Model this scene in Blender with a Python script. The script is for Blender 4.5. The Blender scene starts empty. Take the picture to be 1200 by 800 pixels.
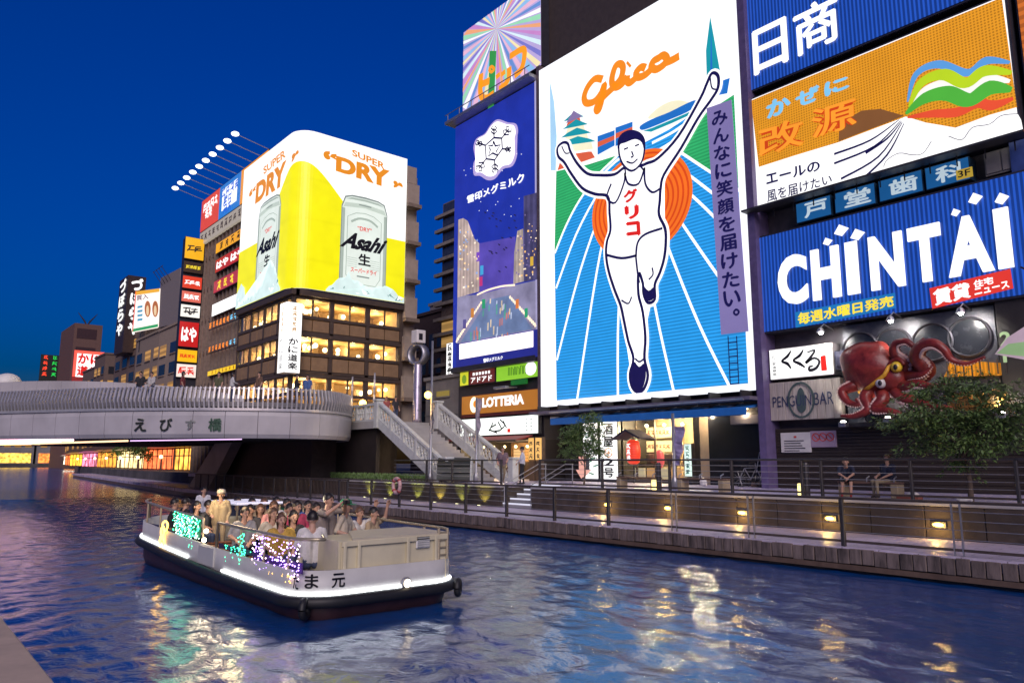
import bpy, bmesh, math, random
from math import sin, cos, pi, radians, sqrt, atan2
from mathutils import Vector, Matrix
rnd = random.Random(7)
SC = bpy.context.scene
COL = SC.collection

# ------------------------------------------------------------------ camera
F_PX = 880.0                    # focal length in pixels of a 1200 px wide frame
PITCH = radians(9.05)
YAW = radians(40.0)             # canal axis against the view axis
CAM = Vector((0, 0, 2.7))       # water level is z = 0
cam_d = bpy.data.cameras.new('camera')
cam_d.sensor_width = 36.0
cam_d.lens = 36.0 * F_PX / 1200.0
cam_d.clip_start = 0.1
cam_d.clip_end = 3000
cam = bpy.data.objects.new('camera', cam_d)
COL.objects.link(cam)
F0 = Vector((-cos(YAW), sin(YAW), 0)); RT = Vector((sin(YAW), cos(YAW), 0)); ZZ = Vector((0, 0, 1))
FW = F0 * cos(PITCH) + ZZ * sin(PITCH); UP = -F0 * sin(PITCH) + ZZ * cos(PITCH)
m = Matrix((RT, UP, -FW)).transposed().to_4x4()
m.translation = CAM
cam.matrix_world = m
SC.camera = cam

# ------------------------------------------------------------------ sky, afterglow, exposure
world = bpy.data.worlds.new('World'); SC.world = world; world.use_nodes = True
wn = world.node_tree.nodes; wl = world.node_tree.links
sky = wn.new('ShaderNodeTexSky'); sky.sky_type = 'NISHITA'; sky.sun_disc = False
SUN_ELEV = radians(1.2); SUN_AZ = radians(126)
sky.sun_elevation = SUN_ELEV; sky.sun_rotation = SUN_AZ
sky.air_density = 1.0; sky.dust_density = 0.9; sky.ozone_density = 7.0
hsv = wn.new('ShaderNodeHueSaturation'); hsv.inputs['Saturation'].default_value = 1.05; hsv.inputs['Hue'].default_value = 0.506
bg = wn['Background']; bg.inputs['Strength'].default_value = 0.36
wl.new(sky.outputs[0], hsv.inputs['Color']); wl.new(hsv.outputs[0], bg.inputs['Color'])
sun_d = bpy.data.lights.new('sun', 'SUN'); sun_d.energy = 2.2; sun_d.angle = radians(40); sun_d.color = (1.0, 0.85, 0.84)
sun = bpy.data.objects.new('sun', sun_d); COL.objects.link(sun)
sun.rotation_euler = Vector((-0.75, 0.55, -0.55)).to_track_quat('-Z', 'Y').to_euler()
SC.view_settings.view_transform = 'Standard'; SC.view_settings.look = 'None'
SC.view_settings.exposure = 0.0; SC.view_settings.gamma = 1.0; SC.view_settings.use_curve_mapping = False
SC.cycles.use_denoising = True
SC.cycles.max_bounces = 6; SC.cycles.diffuse_bounces = 2; SC.cycles.glossy_bounces = 3
SC.cycles.transparent_max_bounces = 12; SC.cycles.sample_clamp_indirect = 4.0
SC.cycles.caustics_reflective = False; SC.cycles.caustics_refractive = False

# ------------------------------------------------------------------ pixel -> place
def ray(px, py): return FW + RT * ((px - 600) / F_PX) + UP * ((400 - py) / F_PX)
def onY(px, py, v): d = ray(px, py); return CAM + d * (v / d.y)
def onX(px, py, v): d = ray(px, py); return CAM + d * (v / d.x)
def onZ(px, py, v): d = ray(px, py); return CAM + d * ((v - CAM.z) / d.z)
class Plane:
    """a vertical wall plane: axis 'Y' (faces -Y) or 'X' (faces +X); uv = (run, height)"""
    def __init__(s, axis, val): s.axis, s.val = axis, val
    def px(s, x, y):
        p = onY(x, y, s.val) if s.axis == 'Y' else onX(x, y, s.val)
        return (p.x if s.axis == 'Y' else p.y, p.z)
    def at(s, u, z, out=0.0):
        return Vector((u, s.val - out, z)) if s.axis == 'Y' else Vector((s.val + out, u, z))
    def off(s, d): return Plane(s.axis, s.val - d if s.axis == 'Y' else s.val + d)

# ------------------------------------------------------------------ things and parts
def tag(o, label=None, cat=None, group=None, kind=None):
    if label: o['label'] = label
    if cat: o['category'] = cat
    if group: o['group'] = group
    if kind: o['kind'] = kind
    return o
def thing(name, label, cat, loc=(0, 0, 0), group=None, rz=0):
    o = bpy.data.objects.new(name, None); COL.objects.link(o)
    o.empty_display_size = 0.2; o.location = loc; o.rotation_euler = (0, 0, rz)
    return tag(o, label, cat, group)
def origin(o):
    v = Vector((0, 0, 0))
    while o is not None:
        v = v + o.location; o = o.parent
    return v
class MB:
    """collects shapes given in world (or local, for rotated roots) coordinates; build() makes ONE mesh object"""
    def __init__(s): s.v = []; s.f = []; s.mi = []
    def add(s, vs, fs, mi=0):
        n = len(s.v); s.v += [Vector(p) for p in vs]
        s.f += [tuple(i + n for i in f) for f in fs]; s.mi += [mi] * len(fs); return s
    def box(s, x0, x1, y0, y1, z0, z1, mi=0):
        x0, x1 = min(x0, x1), max(x0, x1); y0, y1 = min(y0, y1), max(y0, y1); z0, z1 = min(z0, z1), max(z0, z1)
        vs = [(x, y, z) for z in (z0, z1) for y in (y0, y1) for x in (x0, x1)]
        return s.add(vs, [(0, 2, 3, 1), (4, 5, 7, 6), (0, 1, 5, 4), (2, 6, 7, 3), (0, 4, 6, 2), (1, 3, 7, 5)], mi)
    def bbox(s, x0, x1, y0, y1, z0, z1, b=0.01, mi=0):
        """box with chamfered edges"""
        bm = bmesh.new(); bmesh.ops.create_cube(bm, size=1)
        for v in bm.verts:
            v.co = Vector(((x0 + x1) / 2 + v.co.x * (x1 - x0), (y0 + y1) / 2 + v.co.y * (y1 - y0), (z0 + z1) / 2 + v.co.z * (z1 - z0)))
        bmesh.ops.bevel(bm, geom=bm.edges[:], offset=b, segments=1, affect='EDGES')
        bm.verts.index_update()
        s.add([v.co for v in bm.verts], [[v.index for v in f.verts] for f in bm.faces], mi); bm.free(); return s
    def pbox(s, pl, u0, u1, z0, z1, o0, o1, mi=0):
        """box on a wall plane, from o0 to o1 in front of it"""
        if pl.axis == 'Y': return s.box(u0, u1, pl.val - o1, pl.val - o0, z0, z1, mi)
        return s.box(pl.val + o0, pl.val + o1, u0, u1, z0, z1, mi)
    def poly(s, pts, mi=0): return s.add(pts, [tuple(range(len(pts)))], mi)
    def prism(s, pts, d, mi=0):
        """flat outline pts pushed along d"""
        n = len(pts); pts = [Vector(p) for p in pts]; d = Vector(d)
        fs = [tuple(range(n))[::-1], tuple(range(n, 2 * n))] + [(i, (i + 1) % n, n + (i + 1) % n, n + i) for i in range(n)]
        return s.add(pts + [p + d for p in pts], fs, mi)
    def tube(s, pts, r, n=8, mi=0, cap=True):
        pts = [Vector(p) for p in pts]
        rr = r if isinstance(r, (list, tuple)) else [r] * len(pts)
        vs = []; fs = []; up = None
        for i, p in enumerate(pts):
            t = (pts[min(i + 1, len(pts) - 1)] - pts[max(i - 1, 0)])
            if t.length < 1e-9: t = Vector((0, 0, 1))
            t.normalize()
            if up is None:
                up = Vector((0, 0, 1)) if abs(t.z) < 0.9 else Vector((1, 0, 0))
            a = (up - t * up.dot(t)); a = a.normalized() if a.length > 1e-6 else t.orthogonal().normalized()
            b = t.cross(a); up = a
            vs += [p + (a * cos(2 * pi * k / n) + b * sin(2 * pi * k / n)) * rr[i] for k in range(n)]
        for i in range(len(pts) - 1):
            for k in range(n):
                fs.append((i * n + k, i * n + (k + 1) % n, (i + 1) * n + (k + 1) % n, (i + 1) * n + k))
        if cap:
            fs.append(tuple(range(n))[::-1]); fs.append(tuple(range((len(pts) - 1) * n, len(pts) * n)))
        return s.add(vs, fs, mi)
    def ball(s, c, r, n=12, m_=8, mi=0):
        r = (r, r, r) if not isinstance(r, (tuple, list)) else r
        c = Vector(c); vs = [c + Vector((0, 0, r[2]))]; fs = []
        for j in range(1, m_):
            for k in range(n):
                a = pi * j / m_; b = 2 * pi * k / n
                vs.append(c + Vector((r[0] * sin(a) * cos(b), r[1] * sin(a) * sin(b), r[2] * cos(a))))
        vs.append(c - Vector((0, 0, r[2]))); L = len(vs) - 1
        for k in range(n): fs.append((0, 1 + k, 1 + (k + 1) % n))
        for j in range(m_ - 2):
            for k in range(n):
                fs.append((1 + j * n + k, 1 + (j + 1) * n + k, 1 + (j + 1) * n + (k + 1) % n, 1 + j * n + (k + 1) % n))
        for k in range(n): fs.append((L, 1 + (m_ - 2) * n + (k + 1) % n, 1 + (m_ - 2) * n + k))
        return s.add(vs, fs, mi)
    def lathe(s, c, prof, n=16, mi=0):
        c = Vector(c); vs = []; fs = []
        for r, z in prof: vs += [c + Vector((r * cos(2 * pi * k / n), r * sin(2 * pi * k / n), z)) for k in range(n)]
        for i in range(len(prof) - 1):
            for k in range(n): fs.append((i * n + k, i * n + (k + 1) % n, (i + 1) * n + (k + 1) % n, (i + 1) * n + k))
        fs.append(tuple(range(n))[::-1]); fs.append(tuple(range((len(prof) - 1) * n, len(prof) * n)))
        return s.add(vs, fs, mi)
    def build(s, name, mats, parent=None, smooth=False, local=False):
        off = Vector((0, 0, 0)) if local or parent is None else origin(parent)
        me = bpy.data.meshes.new(name)
        me.from_pydata([p - off for p in s.v], [], s.f)
        for mt in (mats if isinstance(mats, (list, tuple)) else [mats]): me.materials.append(mt)
        if any(s.mi): me.polygons.foreach_set('material_index', s.mi)
        if smooth: me.polygons.foreach_set('use_smooth', [True] * len(s.f))
        me.update()
        o = bpy.data.objects.new(name, me); COL.objects.link(o); o.parent = parent
        return o
def copy_tree(o, parent=None):
    c = o.copy(); COL.objects.link(c); c.parent = parent
    for ch in [x for x in bpy.data.objects if x.parent is o]: copy_tree(ch, c)
    return c
def spline(pts, n=8, closed=False):
    """Catmull-Rom through points of any dimension"""
    P = [Vector(p) for p in pts]; out = []; L = len(P)
    rng = range(L if closed else L - 1)
    for i in rng:
        g = (lambda k: P[k % L]) if closed else (lambda k: P[max(0, min(L - 1, k))])
        p0, p1, p2, p3 = g(i - 1), g(i), g(i + 1), g(i + 2)
        for k in range(n):
            t = k / n
            out.append(0.5 * ((2 * p1) + (p2 - p0) * t + (2 * p0 - 5 * p1 + 4 * p2 - p3) * t * t + (3 * p1 - p0 - 3 * p2 + p3) * t ** 3))
    if not closed: out.append(P[-1])
    return out

# ------------------------------------------------------------------ materials
def lin(c):
    f = lambda x: x / 12.92 if x <= 0.04045 else ((x + 0.055) / 1.055) ** 2.4
    if isinstance(c, str): c = [int(c[i:i + 2], 16) / 255 for i in (0, 2, 4)]
    return tuple(f(x) for x in c)
_mats = {}
def mat(name, col, rough=0.6, metal=0.0, var=0.25, scale=3.0, bump=0.0, bscale=None, stretch=(1, 1, 1), spec=0.5, var2=0.0):
    """procedural surface: base colour broken up by noise on the object's own coordinates"""
    if name in _mats: return _mats[name]
    mt = bpy.data.materials.new(name); mt.use_nodes = True; nt = mt.node_tree; N = nt.nodes; L = nt.links
    b = N['Principled BSDF']; c = tuple(col) + (1,)
    tc = N.new('ShaderNodeTexCoord'); mp = N.new('ShaderNodeMapping'); mp.inputs['Scale'].default_value = stretch
    geo = N.new('ShaderNodeNewGeometry'); L.new(geo.outputs['Position'], mp.inputs[0])
    no = N.new('ShaderNodeTexNoise'); no.inputs['Scale'].default_value = scale; no.inputs['Detail'].default_value = 6; no.inputs['Roughness'].default_value = 0.65
    L.new(mp.outputs[0], no.inputs['Vector'])
    mr = N.new('ShaderNodeMapRange'); mr.inputs[1].default_value = 0.3; mr.inputs[2].default_value = 0.7
    mr.inputs[3].default_value = 1 - var; mr.inputs[4].default_value = 1 + var
    L.new(no.outputs['Fac'], mr.inputs[0])
    vm = N.new('ShaderNodeVectorMath'); vm.operation = 'SCALE'; vm.inputs[0].default_value = col
    L.new(mr.outputs[0], vm.inputs['Scale'])
    last = vm.outputs[0]
    if var2:
        n2 = N.new('ShaderNodeTexNoise'); n2.inputs['Scale'].default_value = 0.35; n2.inputs['Detail'].default_value = 4
        L.new(geo.outputs['Position'], n2.inputs['Vector'])
        m2 = N.new('ShaderNodeMapRange'); m2.inputs[1].default_value = 0.35; m2.inputs[2].default_value = 0.65
        m2.inputs[3].default_value = 1 - var2; m2.inputs[4].default_value = 1 + var2; L.new(n2.outputs['Fac'], m2.inputs[0])
        v2 = N.new('ShaderNodeVectorMath'); v2.operation = 'SCALE'; L.new(last, v2.inputs[0]); L.new(m2.outputs[0], v2.inputs['Scale']); last = v2.outputs[0]
    L.new(last, b.inputs['Base Color'])
    b.inputs['Roughness'].default_value = rough; b.inputs['Metallic'].default_value = metal; b.inputs['Specular IOR Level'].default_value = spec
    rr = N.new('ShaderNodeMapRange'); rr.inputs[3].default_value = max(0.03, rough - 0.12); rr.inputs[4].default_value = min(1, rough + 0.12)
    L.new(no.outputs['Fac'], rr.inputs[0]); L.new(rr.outputs[0], b.inputs['Roughness'])
    if bump:
        bn = N.new('ShaderNodeTexNoise'); bn.inputs['Scale'].default_value = bscale or scale * 6; bn.inputs['Detail'].default_value = 4
        L.new(mp.outputs[0], bn.inputs['Vector'])
        bu = N.new('ShaderNodeBump'); bu.inputs['Strength'].default_value = bump; bu.inputs['Distance'].default_value = 0.02
        L.new(bn.outputs['Fac'], bu.inputs['Height']); L.new(bu.outputs[0], b.inputs['Normal'])
    _mats[name] = mt; return mt
def lamp_mat(name, col, k=1.0, stripes=None, mottle=0.06, sample=False, base=0.3):
    """backlit print, neon or lamp: colour given off at strength k; stripes=(axis, spacing m, dark factor, duty)"""
    if name in _mats: return _mats[name]
    if isinstance(col, str): col = lin(col)
    mt = bpy.data.materials.new(name); mt.use_nodes = True; nt = mt.node_tree; N = nt.nodes; L = nt.links
    b = N['Principled BSDF']; b.inputs['Base Color'].default_value = tuple(base * x for x in col) + (1,)
    b.inputs['Roughness'].default_value = 0.35; b.inputs['Emission Strength'].default_value = k
    geo = N.new('ShaderNodeNewGeometry'); sep = N.new('ShaderNodeSeparateXYZ'); L.new(geo.outputs['Position'], sep.inputs[0])
    no = N.new('ShaderNodeTexNoise'); no.inputs['Scale'].default_value = 0.9; no.inputs['Detail'].default_value = 5
    L.new(geo.outputs['Position'], no.inputs['Vector'])
    mr = N.new('ShaderNodeMapRange'); mr.inputs[1].default_value = 0.3; mr.inputs[2].default_value = 0.7
    mr.inputs[3].default_value = 1 - mottle; mr.inputs[4].default_value = 1 + mottle; L.new(no.outputs['Fac'], mr.inputs[0])
    fac = mr.outputs[0]
    if stripes:
        ax, sp, dk, duty = stripes
        d = N.new('ShaderNodeMath'); d.operation = 'DIVIDE'; d.inputs[1].default_value = sp; L.new(sep.outputs[ax], d.inputs[0])
        fr = N.new('ShaderNodeMath'); fr.operation = 'FRACT'; L.new(d.outputs[0], fr.inputs[0])
        sm = N.new('ShaderNodeMapRange'); sm.interpolation_type = 'SMOOTHSTEP'
        sm.inputs[1].default_value = duty - 0.15; sm.inputs[2].default_value = duty + 0.15; sm.inputs[3].default_value = 1.0; sm.inputs[4].default_value = dk
        tri = N.new('ShaderNodeMath'); tri.operation = 'PINGPONG'; tri.inputs[1].default_value = 0.5; L.new(fr.outputs[0], tri.inputs[0])
        t2 = N.new('ShaderNodeMath'); t2.operation = 'MULTIPLY'; t2.inputs[1].default_value = 2; L.new(tri.outputs[0], t2.inputs[0])
        L.new(t2.outputs[0], sm.inputs[0])
        mu = N.new('ShaderNodeMath'); mu.operation = 'MULTIPLY'; L.new(fac, mu.inputs[0]); L.new(sm.outputs[0], mu.inputs[1]); fac = mu.outputs[0]
    vm = N.new('ShaderNodeVectorMath'); vm.operation = 'SCALE'; vm.inputs[0].default_value = col; L.new(fac, vm.inputs['Scale'])
    L.new(vm.outputs[0], b.inputs['Emission Color'])
    if not sample: mt.cycles.emission_sampling = 'NONE'
    else: mt.cycles.emission_sampling = 'FRONT_BACK' if sample == 2 else 'FRONT'
    _mats[name] = mt; return mt
def glass_mat(name, tint=(0.9, 0.95, 1.0), refl=0.12):
    if name in _mats: return _mats[name]
    mt = bpy.data.materials.new(name); mt.use_nodes = True; nt = mt.node_tree; N = nt.nodes; L = nt.links
    for n in list(N):
        if n.type == 'BSDF_PRINCIPLED': N.remove(n)
    tr = N.new('ShaderNodeBsdfTransparent'); tr.inputs[0].default_value = tuple(tint) + (1,)
    gl = N.new('ShaderNodeBsdfGlossy'); gl.inputs['Roughness'].default_value = 0.03
    lw = N.new('ShaderNodeLayerWeight'); lw.inputs[0].default_value = 0.5
    pw = N.new('ShaderNodeMath'); pw.operation = 'POWER'; pw.inputs[1].default_value = 5; L.new(lw.outputs['Facing'], pw.inputs[0])
    ad = N.new('ShaderNodeMath'); ad.operation = 'MULTIPLY_ADD'; ad.inputs[1].default_value = 0.9; ad.inputs[2].default_value = refl * 0.3; L.new(pw.outputs[0], ad.inputs[0])
    mx = N.new('ShaderNodeMixShader'); L.new(ad.outputs[0], mx.inputs[0]); L.new(tr.outputs[0], mx.inputs[1]); L.new(gl.outputs[0], mx.inputs[2])
    L.new(mx.outputs[0], N['Material Output'].inputs['Surface'])
    _mats[name] = mt; return mt

# ------------------------------------------------------------------ lettering and flat print
_glyph = {}
def glyph(s, bold=0.0):
    k = (s, round(bold, 4)); cjk = bold > 0.004 and any(ord(ch) > 0x2fff for ch in s)
    if k not in _glyph:
        c = bpy.data.curves.new('lettering', 'FONT'); c.body = s; c.offset = 0 if cjk else bold; c.resolution_u = 4
        o = bpy.data.objects.new('lettering', c); COL.objects.link(o)
        bpy.context.view_layer.update()
        me = bpy.data.meshes.new_from_object(o.evaluated_get(bpy.context.evaluated_depsgraph_get()))
        vs = [(v.co.x, v.co.y, 0) for v in me.vertices]; fs = [tuple(p.vertices) for p in me.polygons]
        if cjk:
            v0, f0 = vs, fs; vs, fs = list(v0), list(f0)
            for j, (dx, dy) in enumerate(((1, 0), (-1, 0), (0, 1), (0, -1))):
                n0 = len(vs); vs += [(x + dx * bold, y + dy * bold, j + 1) for x, y, _ in v0]; fs += [tuple(i + n0 for i in f) for f in f0]
        bpy.data.objects.remove(o); bpy.data.curves.remove(c); bpy.data.meshes.remove(me)
        xs = [v[0] for v in vs]; ys = [v[1] for v in vs]
        _glyph[k] = (vs, fs, min(xs), max(xs), min(ys), max(ys))
    return _glyph[k]
def lettering(s, pl, box, mt, parent, name='lettering', bold=0.015, out=0.03, vertical=False, shear=0.0, quad=None, thick=0.0):
    """text fitted to box=(u0,u1,z0,z1) on a wall plane, or to a quad of four uv corners (bl, br, tr, tl)"""
    mb = MB()
    u0, u1, z0, z1 = box if box else (0, 1, 0, 1)
    cells = []
    if vertical:
        n = len(s); h = (z1 - z0) / n
        for i, ch in enumerate(s):
            if ch.strip():
                if ch in 'ー': cells.append((ch, (u0 + .35 * (u1 - u0), u0 + .65 * (u1 - u0), z1 - (i + .95) * h, z1 - (i + .05) * h)))
                elif ch == '。': cells.append((ch, (u0 + .55 * (u1 - u0), u0 + .85 * (u1 - u0), z1 - (i + .5) * h, z1 - (i + .15) * h)))
                else: cells.append((ch, (u0, u1, z1 - (i + 0.93) * h, z1 - (i + 0.07) * h)))
    else: cells.append((s, (u0, u1, z0, z1)))
    for ch, (a0, a1, b0, b1) in cells:
        vs, fs, x0, x1, y0, y1 = glyph(ch, bold)
        if ch in 'ー' and vertical:
            vs = [(-(y), x, l_) for x, y, l_ in vs]; x0, x1, y0, y1 = -y1, -y0, x0, x1
        out3 = []
        for x, y, lay in vs:
            p = (x - x0) / max(1e-6, x1 - x0); q = (y - y0) / max(1e-6, y1 - y0)
            p = p + shear * (q - 0.5)
            u = a0 + p * (a1 - a0); z = b0 + q * (b1 - b0)
            if quad:
                bl, br, tr, tl = [Vector(k) for k in quad]
                w = (bl * (1 - u) + br * u) * (1 - z) + (tl * (1 - u) + tr * u) * z
                u, z = w.x, w.y
            out3.append(pl.at(u, z, out + lay * .0015))
        mb.add(out3, fs)
        if thick:
            n = len(out3); ins = pl.at(0, 0, 0) - pl.at(0, 0, thick)
            cnt = {}
            for f in fs:
                for a, b in zip(f, f[1:] + f[:1]): cnt[(a, b)] = 1
            sides = [(a, b) for (a, b) in cnt if (b, a) not in cnt]
            mb.add(out3 + [p + ins for p in out3], [(a, a + n, b + n, b) for a, b in sides])
    return mb.build(name, mt, parent)
def pquad(pl, x0, y0, x1, y1, x2, y2, x3, y3):
    """quad of plane uv corners from pixels bl, br, tr, tl"""
    return [pl.px(x0, y0), pl.px(x1, y1), pl.px(x2, y2), pl.px(x3, y3)]
def ptext(s, pl, pts, mt, parent, **k):
    return lettering(s, pl, None, mt, parent, quad=pquad(pl, *pts), **k)
def art(name, pl, pts, mt, parent, out=0.02, px=True, smooth=0, thick=0.0):
    """flat printed or cut-out outline on a wall plane; ear-clipped by bmesh"""
    uv = [pl.px(*p) for p in pts] if px else pts
    if smooth: uv = [tuple(v) for v in spline(uv, smooth, True)]
    bm = bmesh.new()
    f = bm.faces.new([bm.verts.new(pl.at(u, z, out)) for u, z in uv])
    bmesh.ops.triangulate(bm, faces=[f]); bm.verts.index_update()
    mb = MB().add([v.co for v in bm.verts], [[v.index for v in q.verts] for q in bm.faces]); bm.free()
    if thick:
        n = len(uv); a = [pl.at(u, z, out) for u, z in uv]; b_ = [pl.at(u, z, out - thick) for u, z in uv]
        mb.add(a + b_, [(i, (i + 1) % n, n + (i + 1) % n, n + i) for i in range(n)])
    return mb.build(name, mt, parent)
def stroke(mb, pl, pts, w, px=True, smooth=0, out=0.03, closed=False, mi=0):
    """painted or neon line of width w (metres, or a list) on a wall plane, added to mb"""
    uv = [Vector(pl.px(*p)) if px else Vector(p) for p in pts]
    if smooth: uv = spline(uv, smooth, closed)
    if closed: uv = uv + [uv[0]]
    n = len(uv); ww = w if isinstance(w, (list, tuple)) else [w] * n
    if len(ww) != n:
        m_ = len(ww) - 1; ww = [ww[min(m_ - 1, int(i / (n - 1) * m_))] + (ww[min(m_, int(i / (n - 1) * m_) + 1)] - ww[min(m_ - 1, int(i / (n - 1) * m_))]) * (i / (n - 1) * m_ - min(m_ - 1, int(i / (n - 1) * m_))) for i in range(n)]
    L_ = []; R_ = []
    for i in range(n):
        t = uv[min(i + 1, n - 1)] - uv[max(i - 1, 0)]
        t = t.normalized() if t.length > 1e-9 else Vector((1, 0))
        nn = Vector((-t.y, t.x)) * ww[i] / 2
        L_.append(pl.at(*(uv[i] + nn), out)); R_.append(pl.at(*(uv[i] - nn), out))
    mb.add(L_ + R_, [(i, n + i, n + i + 1, i + 1) for i in range(n - 1)], mi)
    return mb

def scrawl(mb, pl, cu, cz, s_, seed, out=.05, w=.3):
    """an unreadable small character: a few crossing brush strokes in a square of half size s_"""
    r_ = random.Random(seed); n_ = r_.randint(2, 3)
    for k in range(n_):
        z = cz + s_ * (.85 - 1.7 * (k + r_.uniform(.1, .6)) / n_); a = r_.uniform(.6, 1)
        stroke(mb, pl, [(cu - s_ * a, z - .05 * s_), (cu + s_ * a, z + .08 * s_)], s_ * w, px=False, out=out)
    for k in range(r_.randint(1, 2)):
        x = cu + s_ * r_.uniform(-.7, .7); stroke(mb, pl, [(x, cz + s_ * r_.uniform(.5, 1)), (x + s_ * r_.uniform(-.4, .3), cz - s_ * r_.uniform(.5, 1))], s_ * w, px=False, out=out + .004)
    if r_.random() < .7: stroke(mb, pl, [(cu, cz), (cu + s_ * .9, cz - s_ * .95)], s_ * w, px=False, out=out + .007)
    if r_.random() < .5: stroke(mb, pl, [(cu - s_ * .1, cz + s_ * .2), (cu - s_ * .95, cz - s_ * .9)], s_ * w, px=False, out=out + .008)
# ------------------------------------------------------------------ shared materials
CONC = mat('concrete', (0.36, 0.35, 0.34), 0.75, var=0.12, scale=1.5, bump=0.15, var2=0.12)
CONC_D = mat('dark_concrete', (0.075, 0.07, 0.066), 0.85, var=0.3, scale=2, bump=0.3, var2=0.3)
PANEL = mat('bridge_panel', (0.44, 0.42, 0.42), 0.45, var=0.06, scale=1.2, var2=0.12)
FIN = mat('railing_metal', (0.55, 0.53, 0.52), 0.35, 0.5, var=0.1)
STEEL = mat('dark_steel', (0.07, 0.065, 0.065), 0.45, 0.6, var=0.2)
STEEL_B = mat('brown_steel', (0.10, 0.075, 0.06), 0.5, 0.5, var=0.25)
STEEL_L = mat('galvanised_steel', (0.38, 0.38, 0.40), 0.4, 0.7, var=0.15)
WOODQ = mat('weathered_board', (0.14, 0.105, 0.09), 0.85, var=0.7, scale=6, bump=0.4, stretch=(1, 1, .2))
PAVE = mat('grey_paving', (0.30, 0.29, 0.30), 0.5, var=0.15, scale=2.5, bump=0.08, var2=0.15)
BLACKM = mat('black_rubber', (0.012, 0.012, 0.013), 0.55, var=0.3)
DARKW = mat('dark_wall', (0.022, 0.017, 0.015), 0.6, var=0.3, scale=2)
BROWN = mat('brown_cladding', (0.11, 0.07, 0.045), 0.55, var=0.2, scale=2)
BEIGE = mat('beige_render', (0.42, 0.34, 0.26), 0.8, var=0.12, scale=1.5, var2=0.1)
GREYW = mat('grey_render', (0.22, 0.205, 0.195), 0.8, var=0.15, scale=1.5, var2=0.15)
WHITEP = mat('white_paint', (0.72, 0.70, 0.66), 0.5, var=0.07)
GLASS = glass_mat('window_glass')
WARM_L = lamp_mat('warm_lamp', (1.0, 0.72, 0.32), 7.0, sample=1)
AMBER_L = lamp_mat('amber_lamp', (1.0, 0.58, 0.10), 9.0, sample=1)
WHITE_L = lamp_mat('white_lamp', (1.0, 0.97, 0.92), 8.0, sample=1)
WHITE_S = lamp_mat('white_sign', (1.0, 0.99, 0.97), 1.4, sample=1, mottle=0.03)
W_TXT = lamp_mat('white_letter', (1, 1, 0.98), 1.2)
K_TXT = mat('black_print', (0.015, 0.013, 0.02), 0.5, var=0.1)
R_TXT = lamp_mat('red_letter', 'd8241c', 1.0)
O_TXT = lamp_mat('orange_letter', 'f08a1c', 1.0)
Y_TXT = lamp_mat('yellow_letter', 'ffe23a', 1.0)
B_TXT = lamp_mat('blue_letter', '2b60c8', 1.0)

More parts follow.
